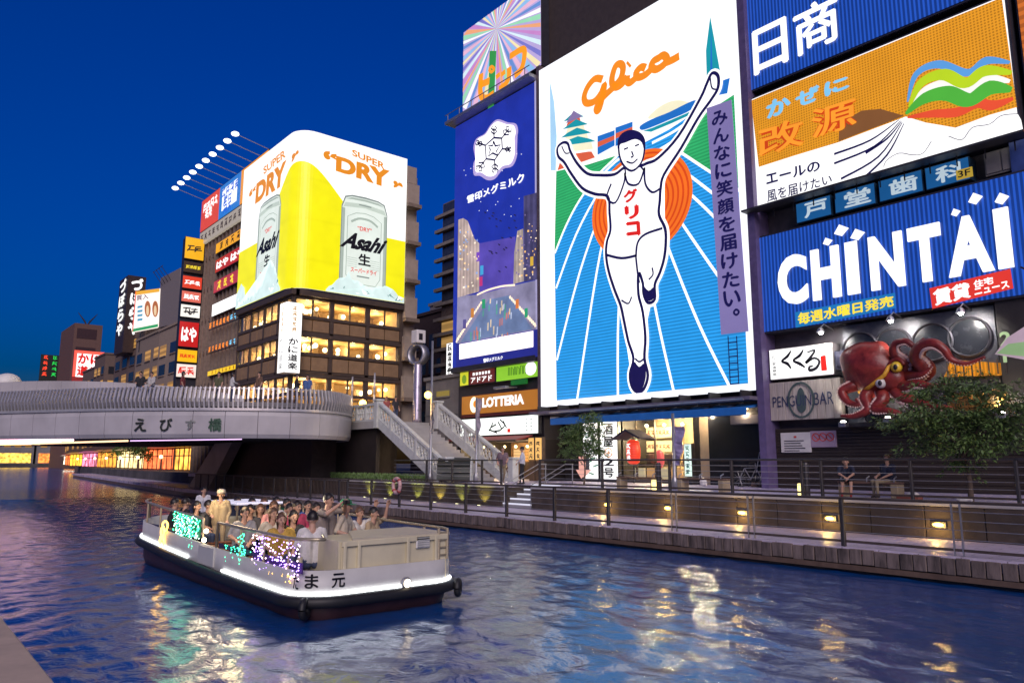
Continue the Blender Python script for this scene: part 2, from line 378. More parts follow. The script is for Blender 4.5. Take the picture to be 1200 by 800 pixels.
# ------------------------------------------------------------------ water
def make_water():
    import numpy as np
    mt = bpy.data.materials.new('canal_water'); mt.use_nodes = True; nt = mt.node_tree; N = nt.nodes; L = nt.links
    b = N['Principled BSDF']; b.inputs['Base Color'].default_value = (0.003, 0.058, 0.23, 1)
    b.inputs['Roughness'].default_value = 0.17; b.inputs['IOR'].default_value = 2.6
    geo = N.new('ShaderNodeNewGeometry'); hs = []
    for sc, wt, st in ((2.2, 0.8, (1, 1.5, 1)), (9.0, 0.2, (1, 1, 1))):
        mp = N.new('ShaderNodeMapping'); mp.inputs['Scale'].default_value = st; mp.inputs['Rotation'].default_value = (0, 0, 0.5)
        L.new(geo.outputs['Position'], mp.inputs[0])
        no = N.new('ShaderNodeTexNoise'); no.inputs['Scale'].default_value = sc; no.inputs['Detail'].default_value = 3; no.inputs['Distortion'].default_value = 0.6
        L.new(mp.outputs[0], no.inputs['Vector'])
        mu = N.new('ShaderNodeMath'); mu.operation = 'MULTIPLY'; mu.inputs[1].default_value = wt; L.new(no.outputs['Fac'], mu.inputs[0]); hs.append(mu)
    a1 = N.new('ShaderNodeMath'); L.new(hs[0].outputs[0], a1.inputs[0]); L.new(hs[1].outputs[0], a1.inputs[1])
    bu = N.new('ShaderNodeBump'); bu.inputs['Strength'].default_value = 0.5; bu.inputs['Distance'].default_value = 0.05
    L.new(a1.outputs[0], bu.inputs['Height']); L.new(bu.outputs[0], b.inputs['Normal'])
    # choppy canal waves as real geometry where they can be seen
    x = np.arange(-66, 10.01, 0.1); y = np.arange(-4, 22.41, 0.1); gx, gy = np.meshgrid(x, y); z = np.zeros_like(gx); r_ = np.random.RandomState(3)
    n_ = 46
    for k in range(n_):
        lam = 0.32 * (5.0 ** r_.rand()); th = r_.normal(0.9, 0.75); kk = 2 * np.pi / lam; a = WAVE * np.sqrt(2 / n_) / kk
        z += a * np.sin(kk * (gx * np.cos(th) + gy * np.sin(th)) + r_.rand() * 6.283 + 0.5 * np.sin(gx * .31 + k) + 0.5 * np.sin(gy * .43 + 2 * k))
    fade = np.clip(np.minimum.reduce([gx + 66, 10 - gx, gy + 4, 22.4 - gy]) / 2.0, 0, 1); z *= fade
    ny, nx = gx.shape; co = np.stack([gx, gy, z], -1).reshape(-1, 3)
    idx = np.arange(nx * ny).reshape(ny, nx); q = np.stack([idx[:-1, :-1], idx[:-1, 1:], idx[1:, 1:], idx[1:, :-1]], -1).reshape(-1, 4)
    out = np.array([(-66, -4, 0), (-66, 22.4, 0), (-450, 85, 0), (-450, -70, 0), (10, -4, 0), (10, 22.4, 0), (80, 22.4, 0), (80, -40, 0), (-66, -40, 0)], float); o0 = len(co)
    co = np.vstack([co, out]); q = np.vstack([q, np.array([(3, 0, 1, 2), (4, 7, 6, 5), (8, 7, 4, 0)]) + o0])
    me = bpy.data.meshes.new('water'); me.vertices.add(len(co)); me.vertices.foreach_set('co', co.astype('f').ravel())
    me.loops.add(q.size); me.loops.foreach_set('vertex_index', q.astype('i').ravel())
    me.polygons.add(len(q)); me.polygons.foreach_set('loop_start', np.arange(0, q.size, 4, dtype='i'))
    me.polygons.foreach_set('use_smooth', np.ones(len(q), dtype=bool)); me.update(calc_edges=True); me.materials.append(mt)
    w = bpy.data.objects.new('water', me); COL.objects.link(w)
    return tag(w, kind='structure')
WAVE = 0.072
make_water()

# ------------------------------------------------------------------ ground behind the buildings, near bank
g = MB().poly([(150, 22.45, -0.9), (150, 900, -0.9), (-900, 900, -0.9), (-900, -400, -0.9), (-440, -400, -0.9), (-440, 80, -0.9)])
tag(g.build('ground', CONC_D), kind='structure')
NQ = onZ(10, 737, 1.15)         # near bank edge that shows in the bottom left corner
q = MB().box(-16, 30, -4, NQ.y, -0.6, 1.0).build('near_quay', mat('near_quay_concrete', (0.42, 0.33, 0.25), 0.8, var=0.2, bump=0.2))
tag(q, kind='structure')
k = MB().bbox(-16, 30, NQ.y - 0.35, NQ.y + 0.03, 1.003, 1.15, 0.02).build('kerb', mat('near_quay_kerb', (0.5, 0.38, 0.28), 0.7, var=0.15)); tag(k, kind='structure')

# ------------------------------------------------------------------ far quay: lower deck, board face, retaining wall, upper deck
QY = 18.6; DZ = 0.60; WY = 22.5; UZ = 1.6; FACY = 29.0
def paving(name, col, tile):
    mt = mat(name, col, 0.45, var=0.18, scale=2.5, bump=0.05, var2=0.15); nt = mt.node_tree; N = nt.nodes; L = nt.links
    b = N['Principled BSDF']; src = b.inputs['Base Color'].links[0].from_socket
    br = N.new('ShaderNodeTexBrick'); br.inputs['Scale'].default_value = 1.0; br.inputs['Mortar Size'].default_value = 0.012
    br.inputs['Brick Width'].default_value = tile[0]; br.inputs['Row Height'].default_value = tile[1]
    br.inputs['Color1'].default_value = (1, 1, 1, 1); br.inputs['Color2'].default_value = (0.85, 0.85, 0.86, 1); br.inputs['Mortar'].default_value = (0.35, 0.35, 0.35, 1)
    geo = N.new('ShaderNodeNewGeometry'); L.new(geo.outputs['Position'], br.inputs['Vector'])
    mx = N.new('ShaderNodeMix'); mx.data_type = 'RGBA'; mx.blend_type = 'MULTIPLY'; mx.inputs[0].default_value = 1
    L.new(src, mx.inputs[6]); L.new(br.outputs['Color'], mx.inputs[7]); L.new(mx.outputs[2], b.inputs['Base Color'])
    return mt
DECKM = paving('deck_paving', (0.56, 0.49, 0.60), (0.9, 0.3))  # lavender of the sign light is put into the paving colour
UPM = paving('upper_paving', (0.50, 0.46, 0.62), (0.6, 0.6))  # blue-lilac cast of the billboards' light mixed into the paving colour
deck = MB().box(-62, 22, QY + 0.02, WY, DZ - 0.25, DZ)
deck.prism([(-62, QY + 0.02, DZ - 0.25), (-62, WY, DZ - 0.25), (-150, 29.5, DZ - 0.25), (-150, 26.5, DZ - 0.25)], (0, 0, 0.25))
tag(deck.build('lower_promenade', DECKM), kind='structure')
beam = MB().box(-62, 22, QY + 0.15, QY + 0.5, -0.5, DZ - 0.252)
beam.prism([(-62, QY + .15, -0.5), (-62, QY + 1, -0.5), (-150, 27.5, -0.5), (-150, 26.65, -0.5)], (0, 0, DZ + 0.248))
quay = beam.build('quay_wall', mat('wet_quay', (0.09, 0.06, 0.045), 0.4, var=0.4, scale=1.2, stretch=(.4, 1, 3), var2=0.3)); tag(quay, kind='structure')
lip = MB().box(-62, 22, QY - 0.06, QY + 0.15, 0.08, 0.2).build('waling_beam', mat('waling', (0.12, 0.075, 0.05), 0.6, var=0.3), quay)
# face boards, each a board of its own in view
bm_me = None
X = -52.0; i = 0
while X < 3.5:
    w = 0.30
    if bm_me is None:
        o = MB().bbox(-0.14, 0.14, -0.05, 0.02, -0.36, 0.0, 0.012).build('board', WOODQ, quay, local=True); bm_me = o.data
    else:
        o = bpy.data.objects.new('board', bm_me); COL.objects.link(o); o.parent = quay
    o.location = (X, QY + 0.01 - rnd.uniform(0, 0.035), DZ - 0.012 - rnd.uniform(0, 0.03)); o.rotation_euler = (0, rnd.uniform(-.02, .02), 0)
    X += w; i += 1

SX0 = onZ(612, 592, DZ).x + .4; SX1 = SX0 + 2.1         # stair gap in the retaining wall
STY = WY + 2.2                                          # where the stair reaches the upper deck
wallm = mat('stone_wall', (0.05, 0.037, 0.03), 0.85, var=0.5, scale=1.6, bump=0.5, bscale=9, var2=0.3)
rw = MB().box(-62, SX0, WY, WY + 0.4, DZ - .2, UZ - 0.12).box(SX1, 22, WY, WY + 0.4, DZ - .2, UZ - 0.12)
rw.box(SX0 - .4, SX0, WY + 0.4, STY, DZ - .2, UZ - .12).box(SX1, SX1 + .4, WY + 0.4, STY, DZ - .2, UZ - .12)
rwall = rw.build('retaining_wall', wallm); tag(rwall, kind='structure')
for k0, k1 in ((-48, SX0), (SX1, 3)):                    # big stone facing slabs, one by one
    n = max(1, round((k1 - k0) / 1.5)); me = None; w = (k1 - k0) / n
    for j in range(n):
        if me is None:
            o = MB().bbox(-w / 2 + .012, w / 2 - .012, -.04, 0.03, 0, UZ - DZ - .13, .012).build('stone_slab', wallm, rwall, local=True); me = o.data
        else:
            o = bpy.data.objects.new('stone_slab', me); COL.objects.link(o); o.parent = rwall
        o.location = (k0 + (j + .5) * w, WY - .005 - rnd.uniform(0, .02), DZ + .003)
cop = MB().bbox(-62, SX0 - .005, WY - 0.08, WY + 0.42, UZ - 0.118, UZ + .004, 0.015).bbox(SX1 + .005, 22, WY - 0.08, WY + 0.42, UZ - 0.118, UZ + .004, 0.015)
cop.build('coping', CONC, rwall)
up = MB().box(-75, SX0 - .4, WY + 0.425, 33.9, UZ - 0.3, UZ).box(SX1 + .4, 22, WY + 0.425, 33.9, UZ - 0.3, UZ).box(SX0 - .4, SX1 + .4, STY, 33.9, UZ - .3, UZ)
tag(up.build('upper_promenade', UPM), kind='structure')
# stair between the two decks, lit nosings
st = thing('promenade_steps', 'short flight of steps with white lit edges between the two walkways', 'steps', (SX0, WY, DZ))
nst = 5
for j in range(nst):
    y0 = WY + 0.05 + j * (STY - WY - .05) / nst; zt = DZ + (j + 1) * (UZ - DZ) / nst
    o = MB().box(SX0 + .005, SX1 - .005, y0, STY - .004, zt - (UZ - DZ) / nst + .002, zt).build('step', PAVE, st)
    MB().box(SX0 + .02, SX1 - .02, y0 - .012, y0 + .10, zt - .05, zt + .012).build('lit_nosing', lamp_mat('nosing_light', (.85, .85, 1.0), .8), o)
for xx in (SX0 + .12, SX1 - .12):
    for dz in (0.0, 0.22):
        MB().tube([(xx, WY - .1, DZ + .75 + dz), (xx, STY, UZ + .75 + dz), (xx, STY + .5, UZ + .75 + dz)], .022, 6).build('handrail', STEEL_L, st)
    for yy, zz in ((WY + .05, DZ + .15), (STY + .45, UZ)):
        MB().tube([(xx, yy, zz), (xx, yy, zz + (.86 if zz < UZ else .97))], .025, 6).build('handrail_post', STEEL_L, st)

# ------------------------------------------------------------------ railings
def railing(label, pts, z, h, posts_px, nrail, y, post_r=0.05, group='railings along the canal', handm=STEEL_B, wire=STEEL_L, xr=None, thin=()):
    r = thing('railing', label, 'railing', (xr[0], y, z), group)
    MB().tube([(xr[0], y, z + h), (xr[1], y, z + h)], 0.035, 8).build('handrail', handm, r)
    MB().box(xr[0], xr[1], y - .03, y + .03, z + .10, z + .16).build('bottom_rail', STEEL_B, r)
    for j in range(nrail):
        zz = z + .16 + (h - .16) * (j + 1) / (nrail + 1)
        MB().tube([(xr[0], y, zz), (xr[1], y, zz)], 0.009, 5).build('cable', wire, r)
    for X_ in posts_px:
        MB().bbox(X_ - post_r, X_ + post_r, y - .06, y + .045, z, z + h - .02, .01).build('post', STEEL, r)
    for X_ in thin:
        for d in (-.09, .09):
            MB().box(X_ + d - .012, X_ + d + .012, y - .035, y + .03, z, z + h - .02).build('post', STEEL_L, r)
    return r
LY = QY + .25
lowp = [onY(x, 590, LY).x for x in (407, 435, 468, 505, 546, 594, 650, 713, 986)]
lowt = [onY(x, 600, LY).x for x in (790, 880, 1120)]
railing('low brown railing on the canal edge in front of the signs', None, DZ, 1.18, [x for x in lowp], 4, LY, xr=(lowp[0], 6.0), thin=lowt)
rl = thing('railing', 'dark railing with close upright bars along the canal under the bridge', 'railing', (lowp[0] - .1, LY, DZ), 'railings along the canal')
xs = lowp[0] - .12; x_end = -60
MB().tube([(xs, LY, DZ + 1.15), (x_end, LY, DZ + 1.15)], .04, 6).build('handrail', STEEL_B, rl)
MB().box(x_end, xs, LY - .03, LY + .03, DZ + .08, DZ + .14).build('bottom_rail', STEEL, rl)
x = xs - .8
while x > x_end:
    MB().bbox(x - .06, x + .06, LY - .05, LY + .04, DZ, DZ + 1.13, .01).build('post', STEEL, rl); x -= 1.7
bars = MB(); x = xs
while x > x_end:
    bars.box(x - .012, x + .012, LY - .012, LY + .012, DZ + .14, DZ + 1.12); x -= .17
tag(bars.build('bar', STEEL_B, rl), kind='stuff')
UY = WY + .22
upp_r = [onY(x, 560, UY).x for x in (706, 785, 858, 940, 963, 1068, 1192)]
upp_l = [onY(x, 555, UY).x for x in (500, 530, 565)]
railing('railing on top of the stone wall beside benches and small trees', None, UZ, 1.15, [SX1 + .3] + upp_r, 4, UY, xr=(SX1 + .25, 6.0), post_r=.04, handm=STEEL)
railing('short railing on the stone wall before the snack shop', None, UZ, 1.15, upp_l + [SX0 - .3], 4, UY, xr=(-37.5, SX0 - .25), post_r=.04, handm=STEEL)

# wall lamps and ground uplights
def point(name, loc, e, col, parent, r=.05):
    d = bpy.data.lights.new(name, 'POINT'); d.energy = e; d.color = col; d.shadow_soft_size = r
    o = bpy.data.objects.new(name, d); COL.objects.link(o); o.parent = parent; o.location = Vector(loc) - (origin(parent) if parent else Vector()); return o
def spot(name, loc, tgt, e, col, parent, size=80, r=.05):
    d = bpy.data.lights.new(name, 'SPOT'); d.energy = e; d.color = col; d.spot_size = radians(size); d.spot_blend = .6; d.shadow_soft_size = r
    o = bpy.data.objects.new(name, d); COL.objects.link(o); o.parent = parent; o.location = Vector(loc) - (origin(parent) if parent else Vector())
    o.rotation_euler = (Vector(tgt) - Vector(loc)).to_track_quat('-Z', 'Y').to_euler(); return o
for px_, py_, od_ in ((712, 591, 'first'), (783, 595, 'second'), (870, 600.5, 'third'), (973, 607, 'fourth'), (1100, 614.5, 'fifth')):
    p = onY(px_, py_, WY - .08)
    w_ = thing('wall_lamp', 'oblong amber lamp glowing on the stone wall, %s from the lit steps' % od_, 'lamp', (p.x, WY - .04, p.z), 'amber lamps along the stone wall')
    MB().bbox(p.x - .2, p.x + .2, WY - .1, WY - .03, p.z - .09, p.z + .09, .015).build('housing', STEEL, w_)
    MB().ball((p.x, WY - .115, p.z), (.15, .05, .06), 10, 6).build('lens', AMBER_L, w_, True)
    MB().box(p.x - .17, p.x + .17, WY - .17, WY - .1, p.z + .075, p.z + .085).build('hood', STEEL, w_)
    point('lamp_light', (p.x, WY - .35, p.z - .05), 22, (1, .62, .18), w_)
for px_, od_ in ((428, 'sixth'), (452, 'fifth'), (484, 'fourth'), (510, 'third'), (536, 'second'), (562, 'first')):
    p = onY(px_, 585, WY - .35); c = (.95, .8, .12) if px_ in (510, 562) else (.75, .85, .15)
    w_ = thing('ground_uplight', 'round ground uplight washing the stone wall yellow green, %s from the lit steps' % od_, 'lamp', (p.x, WY - .35, DZ), 'uplights at the foot of the wall')
    MB().lathe((p.x, WY - .35, DZ), [(.14, 0), (.14, .04), (.11, .05)], 12).build('rim', STEEL_L, w_)
    MB().lathe((p.x, WY - .35, DZ), [(.1, .04), (.1, .058), (.05, .065)], 12).build('lens', lamp_mat('uplight_lens', (1, .95, .45), 6), w_)
    spot('lamp_light', (p.x, WY - .33, DZ + .12), (p.x, WY + .12, UZ), 70, c, w_, 100)

# ------------------------------------------------------------------ bridge with round plaza
ZB, ZP, ZR = 3.95, 5.5, 6.75
plan = [(-66, -14), (-65, -6), (-61, 0.6), (-53, 5.6), (-46.7, 9.6), (-42.7, 13.4), (-40.6, 17), (-40.5, 20), (-43, 22.8), (-47, 24)]
cv = [Vector((p.x, p.y)) for p in spline(plan, 16)]
acc = [0]
for a_, b_ in zip(cv, cv[1:]): acc.append(acc[-1] + (b_ - a_).length)
def along(s_):
    s_ = max(0, min(acc[-1] - 1e-4, s_)); i = max(k for k in range(len(acc)) if acc[k] <= s_)
    t = (s_ - acc[i]) / (acc[i + 1] - acc[i]); p = cv[i].lerp(cv[i + 1], t); d = (cv[i + 1] - cv[i]).normalized()
    return p, Vector((d.y, -d.x))       # point and outward normal
br = thing('bridge', 'grey panelled bridge with a rounded plaza and fin railing over the canal', 'bridge', (-48, 16, 0))
W = 1.72; n = int(acc[-1] / W); W = acc[-1] / n
panel_c = {}
for j in range(n):
    pts = [along(j * W + .012 + (W - .024) * t / 4) for t in range(5)]
    mb = MB()
    prof = [(0, ZP - .05), (0.05, ZP - .32), (.02, ZB + .22), (-.10, ZB)]
    vs = []
    for p, nn in pts:
        for o_, z in prof: vs.append((p.x + nn.x * o_, p.y + nn.y * o_, z))
        for o_, z in prof[::-1]: vs.append((p.x + nn.x * (o_ - .15), p.y + nn.y * (o_ - .15), z))
    K = 8; fs = []
    for t in range(4):
        for k_ in range(K): fs.append((t * K + k_, (t + 1) * K + k_, (t + 1) * K + (k_ + 1) % K, t * K + (k_ + 1) % K))
    fs += [tuple(range(K))[::-1], tuple(range(4 * K, 5 * K))]
    panel_c[j] = mb.add(vs, fs).build('fascia_panel', PANEL, br)
def strip(o0, o1, z0, z1, s0=0, s1=None, step=.4):
    mb = MB(); s1 = acc[-1] if s1 is None else s1; n_ = int((s1 - s0) / step) + 1; vs = []; fs = []
    for t in range(n_ + 1):
        p, nn = along(s0 + (s1 - s0) * t / n_)
        vs += [(p.x + nn.x * o, p.y + nn.y * o, z) for o, z in ((o0, z0), (o1, z0), (o1, z1), (o0, z1))]
    for t in range(n_):
        for k_ in range(4): fs.append((t * 4 + k_, (t + 1) * 4 + k_, (t + 1) * 4 + (k_ + 1) % 4, t * 4 + (k_ + 1) % 4))
    return mb.add(vs, fs + [(3, 2, 1, 0), tuple(range(n_ * 4, n_ * 4 + 4))])
strip(-.45, .10, ZP - .047, ZP + .10).build('ledge', FIN, br)
strip(-.32, -.2, ZR - .07, ZR).build('handrail', FIN, br)
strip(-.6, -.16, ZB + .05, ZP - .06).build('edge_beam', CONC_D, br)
fins = MB(); s_ = .1
while s_ < acc[-1] - .1:
    p, nn = along(s_); t_ = Vector((-nn.y, nn.x)); q0 = p - nn * .02; h_ = .045
    pr = [(-.02, ZP + .09), (.10, ZP + .62), (-.05, ZR + .03), (-.19, ZR + .03), (-.06, ZP + .62), (-.16, ZP + .09)]
    a_ = [Vector((p.x + nn.x * o_ + t_.x * h_, p.y + nn.y * o_ + t_.y * h_, z)) for o_, z in pr]
    fins.prism(a_, (-2 * h_ * t_.x, -2 * h_ * t_.y, 0)); s_ += .26
tag(fins.build('railing_fin', FIN, br), kind='stuff')
# deck slab
dk = MB(); top = [(p.x - .5, p.y, ZP + .2) for p in cv] + [(-60, 32, ZP + .2), (-78, 24, ZP + .2), (-84, -14, ZP + .2)]
dk.prism(top, (0, 0, .28)); dk.build('deck', PAVE, br)
und = MB(); bot = [(p.x - 1.2, p.y, ZB + .12) for p in cv][:-10] + [(-62, 23.5, ZB + .12), (-80, 22, ZB + .12), (-84, -14, ZB + .12)]
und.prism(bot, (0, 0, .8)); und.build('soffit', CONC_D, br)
# inner curved wall of the ramp that rises above the railing
iw = [(-60.5, 4.6), (-55.5, 7.4), (-51, 10.8), (-48.2, 14.4), (-47.4, 17.5)]
ic = spline([Vector((a, b_, z)) for (a, b_), z in zip(iw, (7.75, 7.7, 7.5, 7.15, 6.8))], 6)
for a_, b_ in zip(ic, ic[1:]):
    d = (b_ - a_).xy.normalized(); nn = Vector((d.y, -d.x)); e = .01
    A = a_ + (b_ - a_) * .012; B = b_
    pts = [Vector((A.x, A.y, ZP - .02)), Vector((B.x, B.y, ZP - .02)), B, A]
    MB().prism(pts, (-nn.x * .2, -nn.y * .2, 0)).build('parapet_panel', PANEL, br)
# name carved on the fascia
for ch, px_ in (('え', 165), ('び', 196), ('す', 223), ('橋', 252)):
    best = None
    for t in range(400):
        p, nn = along(acc[-1] * t / 400)
        d = Vector((p.x, p.y, 4.7)) - CAM
        x_ = 600 + F_PX * d.dot(RT) / d.dot(FW)
        if best is None or abs(x_ - px_) < best[0]: best = (abs(x_ - px_), p, nn)
    _, p, nn = best; t_ = Vector((-nn.y, nn.x)); h_ = .36 if ch != 'す' else .28
    vs, fs, x0, x1, y0, y1 = glyph(ch, .03)
    if ch != 'す' or True:
        P3 = [Vector((p.x, p.y, 4.67)) + Vector((t_.x, t_.y, 0)) * ((x - x0) / (x1 - x0) - .5) * 2 * h_ + Vector((nn.x, nn.y, 0)) * .10 + ZZ * ((y - y0) / (y1 - y0) - .5) * 2 * h_ for x, y, _ in vs]
        MB().add(P3, fs).build('carved_letter', mat('carved_dark', (.05, .06, .05), .6) if ch != '橋' else mat('carved_green', (.06, .13, .08), .6), br) if ch != 'す' else None
        if ch == 'す': MB().add(P3, fs).build('carved_letter', mat('carved_worn', (.30, .32, .30), .6), br)
# strip light under the soffit
sl = MB().tube([(-51.5, 6.9, ZB - .25), (-46.4, 10.8, ZB - .12)], .05, 8).build('glow_strip', lamp_mat('strip_warm', (1, .6, .35), 2, sample=2), br)
sl = MB().tube([(-46.3, 10.9, ZB - .12), (-42.6, 15.8, ZB - .02)], .03, 8).build('glow_strip', lamp_mat('strip_violet', (.85, .55, 1.0), 1.6, sample=2), br)
for k_, (c_, dd) in enumerate((((1, .45, .6), 5), ((1, .6, .3), 9), ((.75, .45, 1.0), 13), ((1, .55, .25), 17))):  # added glowing strips behind the fascia, put in to tint the water below
    a_ = [along(s_)[0] for s_ in (14, 20, 26, 32)]; MB().tube([(p.x - dd, p.y, ZB + .02) for p in a_], .07, 6).build('glow_strip', lamp_mat('added_glow_strip_%d' % k_, c_, 6.5, sample=2), br)
# abutment and slanted pier
ab = MB().box(-64, -43.5, 24.6, 26.5, UZ, ZP - .21); ab.box(-62, -46.5, 21.9, 24.6, UZ + .003, ZB + .1)
ab.build('abutment', mat('abutment_dark', (.055, .045, .04), .8, var=.3, bump=.3), br)
pp = [onY(x, y, 20.4) for x, y in ((222, 548), (246, 548), (272, 517), (252, 517))]
pp = [Vector((p.x, 20.4, max(DZ - .01, p.z))) for p in pp]
pp[0].z = pp[1].z = DZ - .01
pp[2].z = pp[3].z = ZB + .15
MB().prism(pp, (0, .8, 0)).build('pier', CONC, br)
# ================================================================== north bank: three buildings behind the signs
def body(name, label, x0, x1, y0, y1, z0, z1, mt, extra=None):
    b_ = thing(name, label, 'building', ((x0 + x1) / 2, y0, z0))
    return b_
SN = Plane('Y', 28.6)
INDIGO = mat('indigo_paint', lin('2a2470'), .5, var=.08)
FRAME_W = mat('sign_frame_white', (.62, .62, .66), .4, .2, var=.1)
FRAME_D = mat('sign_frame_dark', (.045, .045, .06), .5, .4, var=.2)

# ---- building behind the runner billboard
bG = thing('sign_building', 'dark building carrying the huge runner billboard over a blue awning', 'building', (-24.5, 29.4, UZ))
MB().box(-31.6, -17.55, 29.35, 41, 5.2, 33).build('wall', mat('sign_building_wall', (.06, .045, .04), .7, var=.2), bG)
G = thing('billboard', 'giant runner billboard with blue running track and orange script lettering', 'billboard', (-24.5, 28.6, 5.7))
gx0, gx1, gz0, gz1 = -31.35, -17.8, 5.7, 26.0
MB().box(gx0, gx1, 28.6, 29.3, gz0, gz1).build('case', FRAME_D, G)
P = lambda n: SN.off(n)
MB().pbox(SN, gx0 + .12, gx1 - .12, gz0 + .12, gz1 - .12, 0.0, .03).build('backlit_panel', lamp_mat('billboard_white', (1, 1, .98), 1.12, ('Z', 1.9, .9, .975), sample=1, mottle=.05), G)
for (a, b_, c, d) in ((gx0, gx0 + .3, gz0, gz1), (gx1 - .3, gx1, gz0, gz1), (gx0 + .303, gx1 - .303, gz0, gz0 + .3), (gx0 + .303, gx1 - .303, gz1 - .3, gz1)):
    MB().pbox(SN, a, b_, c, d, .031, .16).build('frame_tube', lamp_mat('frame_glow', (.93, .95, 1.0), 1.2, sample=1), G)
MB().pbox(SN, gx0 - .32, gx0 - .02, gz0 - .3, gz1 + .4, -.3, .12).build('side_frame', mat('side_frame_brown', (.16, .12, .13), .5, .3), G)
MB().pbox(SN, gx1 + .02, gx1 + .3, gz0 - .3, gz1 + .4, -.3, .1).build('side_frame', mat('side_frame_violet', (.14, .1, .2), .5, .3), G)
TRACK = lamp_mat('track_blue', '2891d8', 1.25, ('Z', .17, .62, .5), sample=1)
GREEN = lamp_mat('field_green', '35b36a', .95, ('Z', .17, .7, .5))
SKYT = lamp_mat('pale_blue_tint', 'a8d4f2', .95)
art('track', SN, [(653, 470), (650.5, 297), (664, 265), (680, 235), (702, 205), (724, 184), (760, 168), (785, 152), (806, 138), (814, 144), (803, 163), (800, 180), (835, 203), (871, 226), (887, 455)], TRACK, G, .04)
art('field', SN, [(652.5, 201), (690, 193), (722, 183), (702, 205), (680, 235), (664, 265), (650.5, 297)], GREEN, G, .045)
art('field', SN, [(866, 108), (871.5, 226), (835, 203), (800, 180), (812, 158), (826, 134)], GREEN, G, .045)
art('sky_tint', SN, [(645, 95), (650, 120), (653, 160), (652, 200), (646, 200)], SKYT, G, .046)
ln = MB()
for pts in ([(652.5, 338), (676, 275), (705, 222), (735, 188)], [(653.5, 422), (680, 320), (709, 240), (738, 190)], [(677, 469), (700, 320), (716, 250), (741, 190)], [(725, 466), (726, 360), (738, 230)],
            [(791, 461), (768, 357), (752, 250)], [(858, 457), (820, 380), (783, 288), (757, 215)], [(886, 382), (840, 320), (800, 262), (762, 205)], [(878, 300), (845, 262), (810, 228), (770, 195)], [(873, 255), (835, 226), (800, 200), (775, 188)],
            [(765, 168), (790, 155), (808, 142)], [(770, 178), (795, 162), (811, 144)], [(704, 208), (722, 190), (745, 174)], [(651, 297), (664, 265), (680, 235), (702, 205), (724, 184)], [(871, 226), (835, 203), (800, 180)]):
    stroke(ln, SN, pts, .14, smooth=4, out=.06)
ln.build('lane_line', W_TXT, G)
# disc with rings
cx_, cz_ = SN.px(750, 240); rx_ = (SN.px(808, 231)[0] - SN.px(691, 259)[0]) / 2; rz_ = (SN.px(750, 178)[1] - SN.px(750, 303)[1]) / 2
ringm = lamp_mat('disc_orange', 'f2701c', .98)
for k_ in range(11):
    r0, r1 = 1 - k_ / 11, 1 - (k_ + .62) / 11
    mb = MB(); nn = 56
    A = [SN.at(cx_ + rx_ * r0 * cos(2 * pi * t / nn), cz_ + rz_ * r0 * sin(2 * pi * t / nn), .075) for t in range(nn)]
    B = [SN.at(cx_ + rx_ * r1 * cos(2 * pi * t / nn), cz_ + rz_ * r1 * sin(2 * pi * t / nn), .075) for t in range(nn)]
    mb.add(A + B, [(t, (t + 1) % nn, nn + (t + 1) % nn, nn + t) for t in range(nn)]).build('neon_ring', ringm, G)
art('disc', SN, [(cx_ + rx_ * cos(2 * pi * t / 48), cz_ + rz_ * sin(2 * pi * t / 48)) for t in range(48)], lamp_mat('disc_red', 'd84a12', .95), G, .07, px=False)
# plain white runner figure, dark outline
rb = [(734, 197), (722, 205), (705, 206), (690, 204), (678, 192), (670, 178), (667, 169), (661, 168), (655, 174), (656, 184), (663, 191), (671, 204), (684, 221), (699, 228), (714, 231), (716, 250), (717, 270),
      (713, 284), (712, 299), (715, 318), (722, 340), (729, 358), (733, 376), (738, 400), (744, 420), (740, 438), (742, 452), (748, 459), (756, 456), (761, 440), (757, 420), (758, 396), (755, 366), (750, 345), (750, 320),
      (755, 332), (756, 345), (761, 355), (769, 351), (769, 334), (775, 320), (780, 303), (782, 284), (781, 268), (774, 252), (775, 236), (776, 221), (780, 205), (800, 174), (820, 139), (835, 118), (843, 104), (843, 90), (836, 87), (830, 99), (822, 117), (797, 160), (773, 186), (760, 192), (752, 195)]
uv = spline([SN.px(*p) for p in rb], 4, True)
art('runner_halo', SN, [tuple(v) for v in uv], W_TXT, G, .095, px=False)
hal = MB(); stroke(hal, SN, rb, .42, smooth=4, out=.09, closed=True); hal.build('runner_halo', W_TXT, G)
ol = MB(); stroke(ol, SN, rb, .17, smooth=4, out=.115, closed=True)
for pts, w in (([(718, 216), (713, 232), (723, 238), (733, 215), (734, 203)], .12), ([(775, 222), (766, 226), (758, 216), (757, 197)], .12), ([(734, 204), (738, 216), (750, 216), (757, 198)], .12),
               ([(712, 299), (730, 303), (747, 300)], .14), ([(747, 302), (749, 285), (758, 275), (778, 268)], .13), ([(747, 302), (749, 320), (751, 332)], .12), ([(730, 352), (738, 356), (742, 348)], .09), ([(762, 328), (767, 322), (766, 314)], .09),
               ([(746, 420), (751, 424), (757, 420)], .1), ([(660, 172), (664, 180), (669, 180)], .08), ([(834, 92), (836, 104), (842, 106)], .08), ([(734, 197), (735, 205)], .1), ([(752, 195), (756, 200)], .1)):
    stroke(ol, SN, pts, w, smooth=4, out=.118)
ol.build('runner_outline', INDIGO, G)
hd = [(727, 170), (728, 184), (733, 195), (742, 201), (751, 195), (756, 184), (757, 168), (752, 158), (740, 155), (730, 160)]
art('runner_head', SN, hd, W_TXT, G, .122, smooth=4)
hs_ = MB(); stroke(hs_, SN, hd, .12, smooth=4, out=.126, closed=True); hs_.build('runner_outline', INDIGO, G)
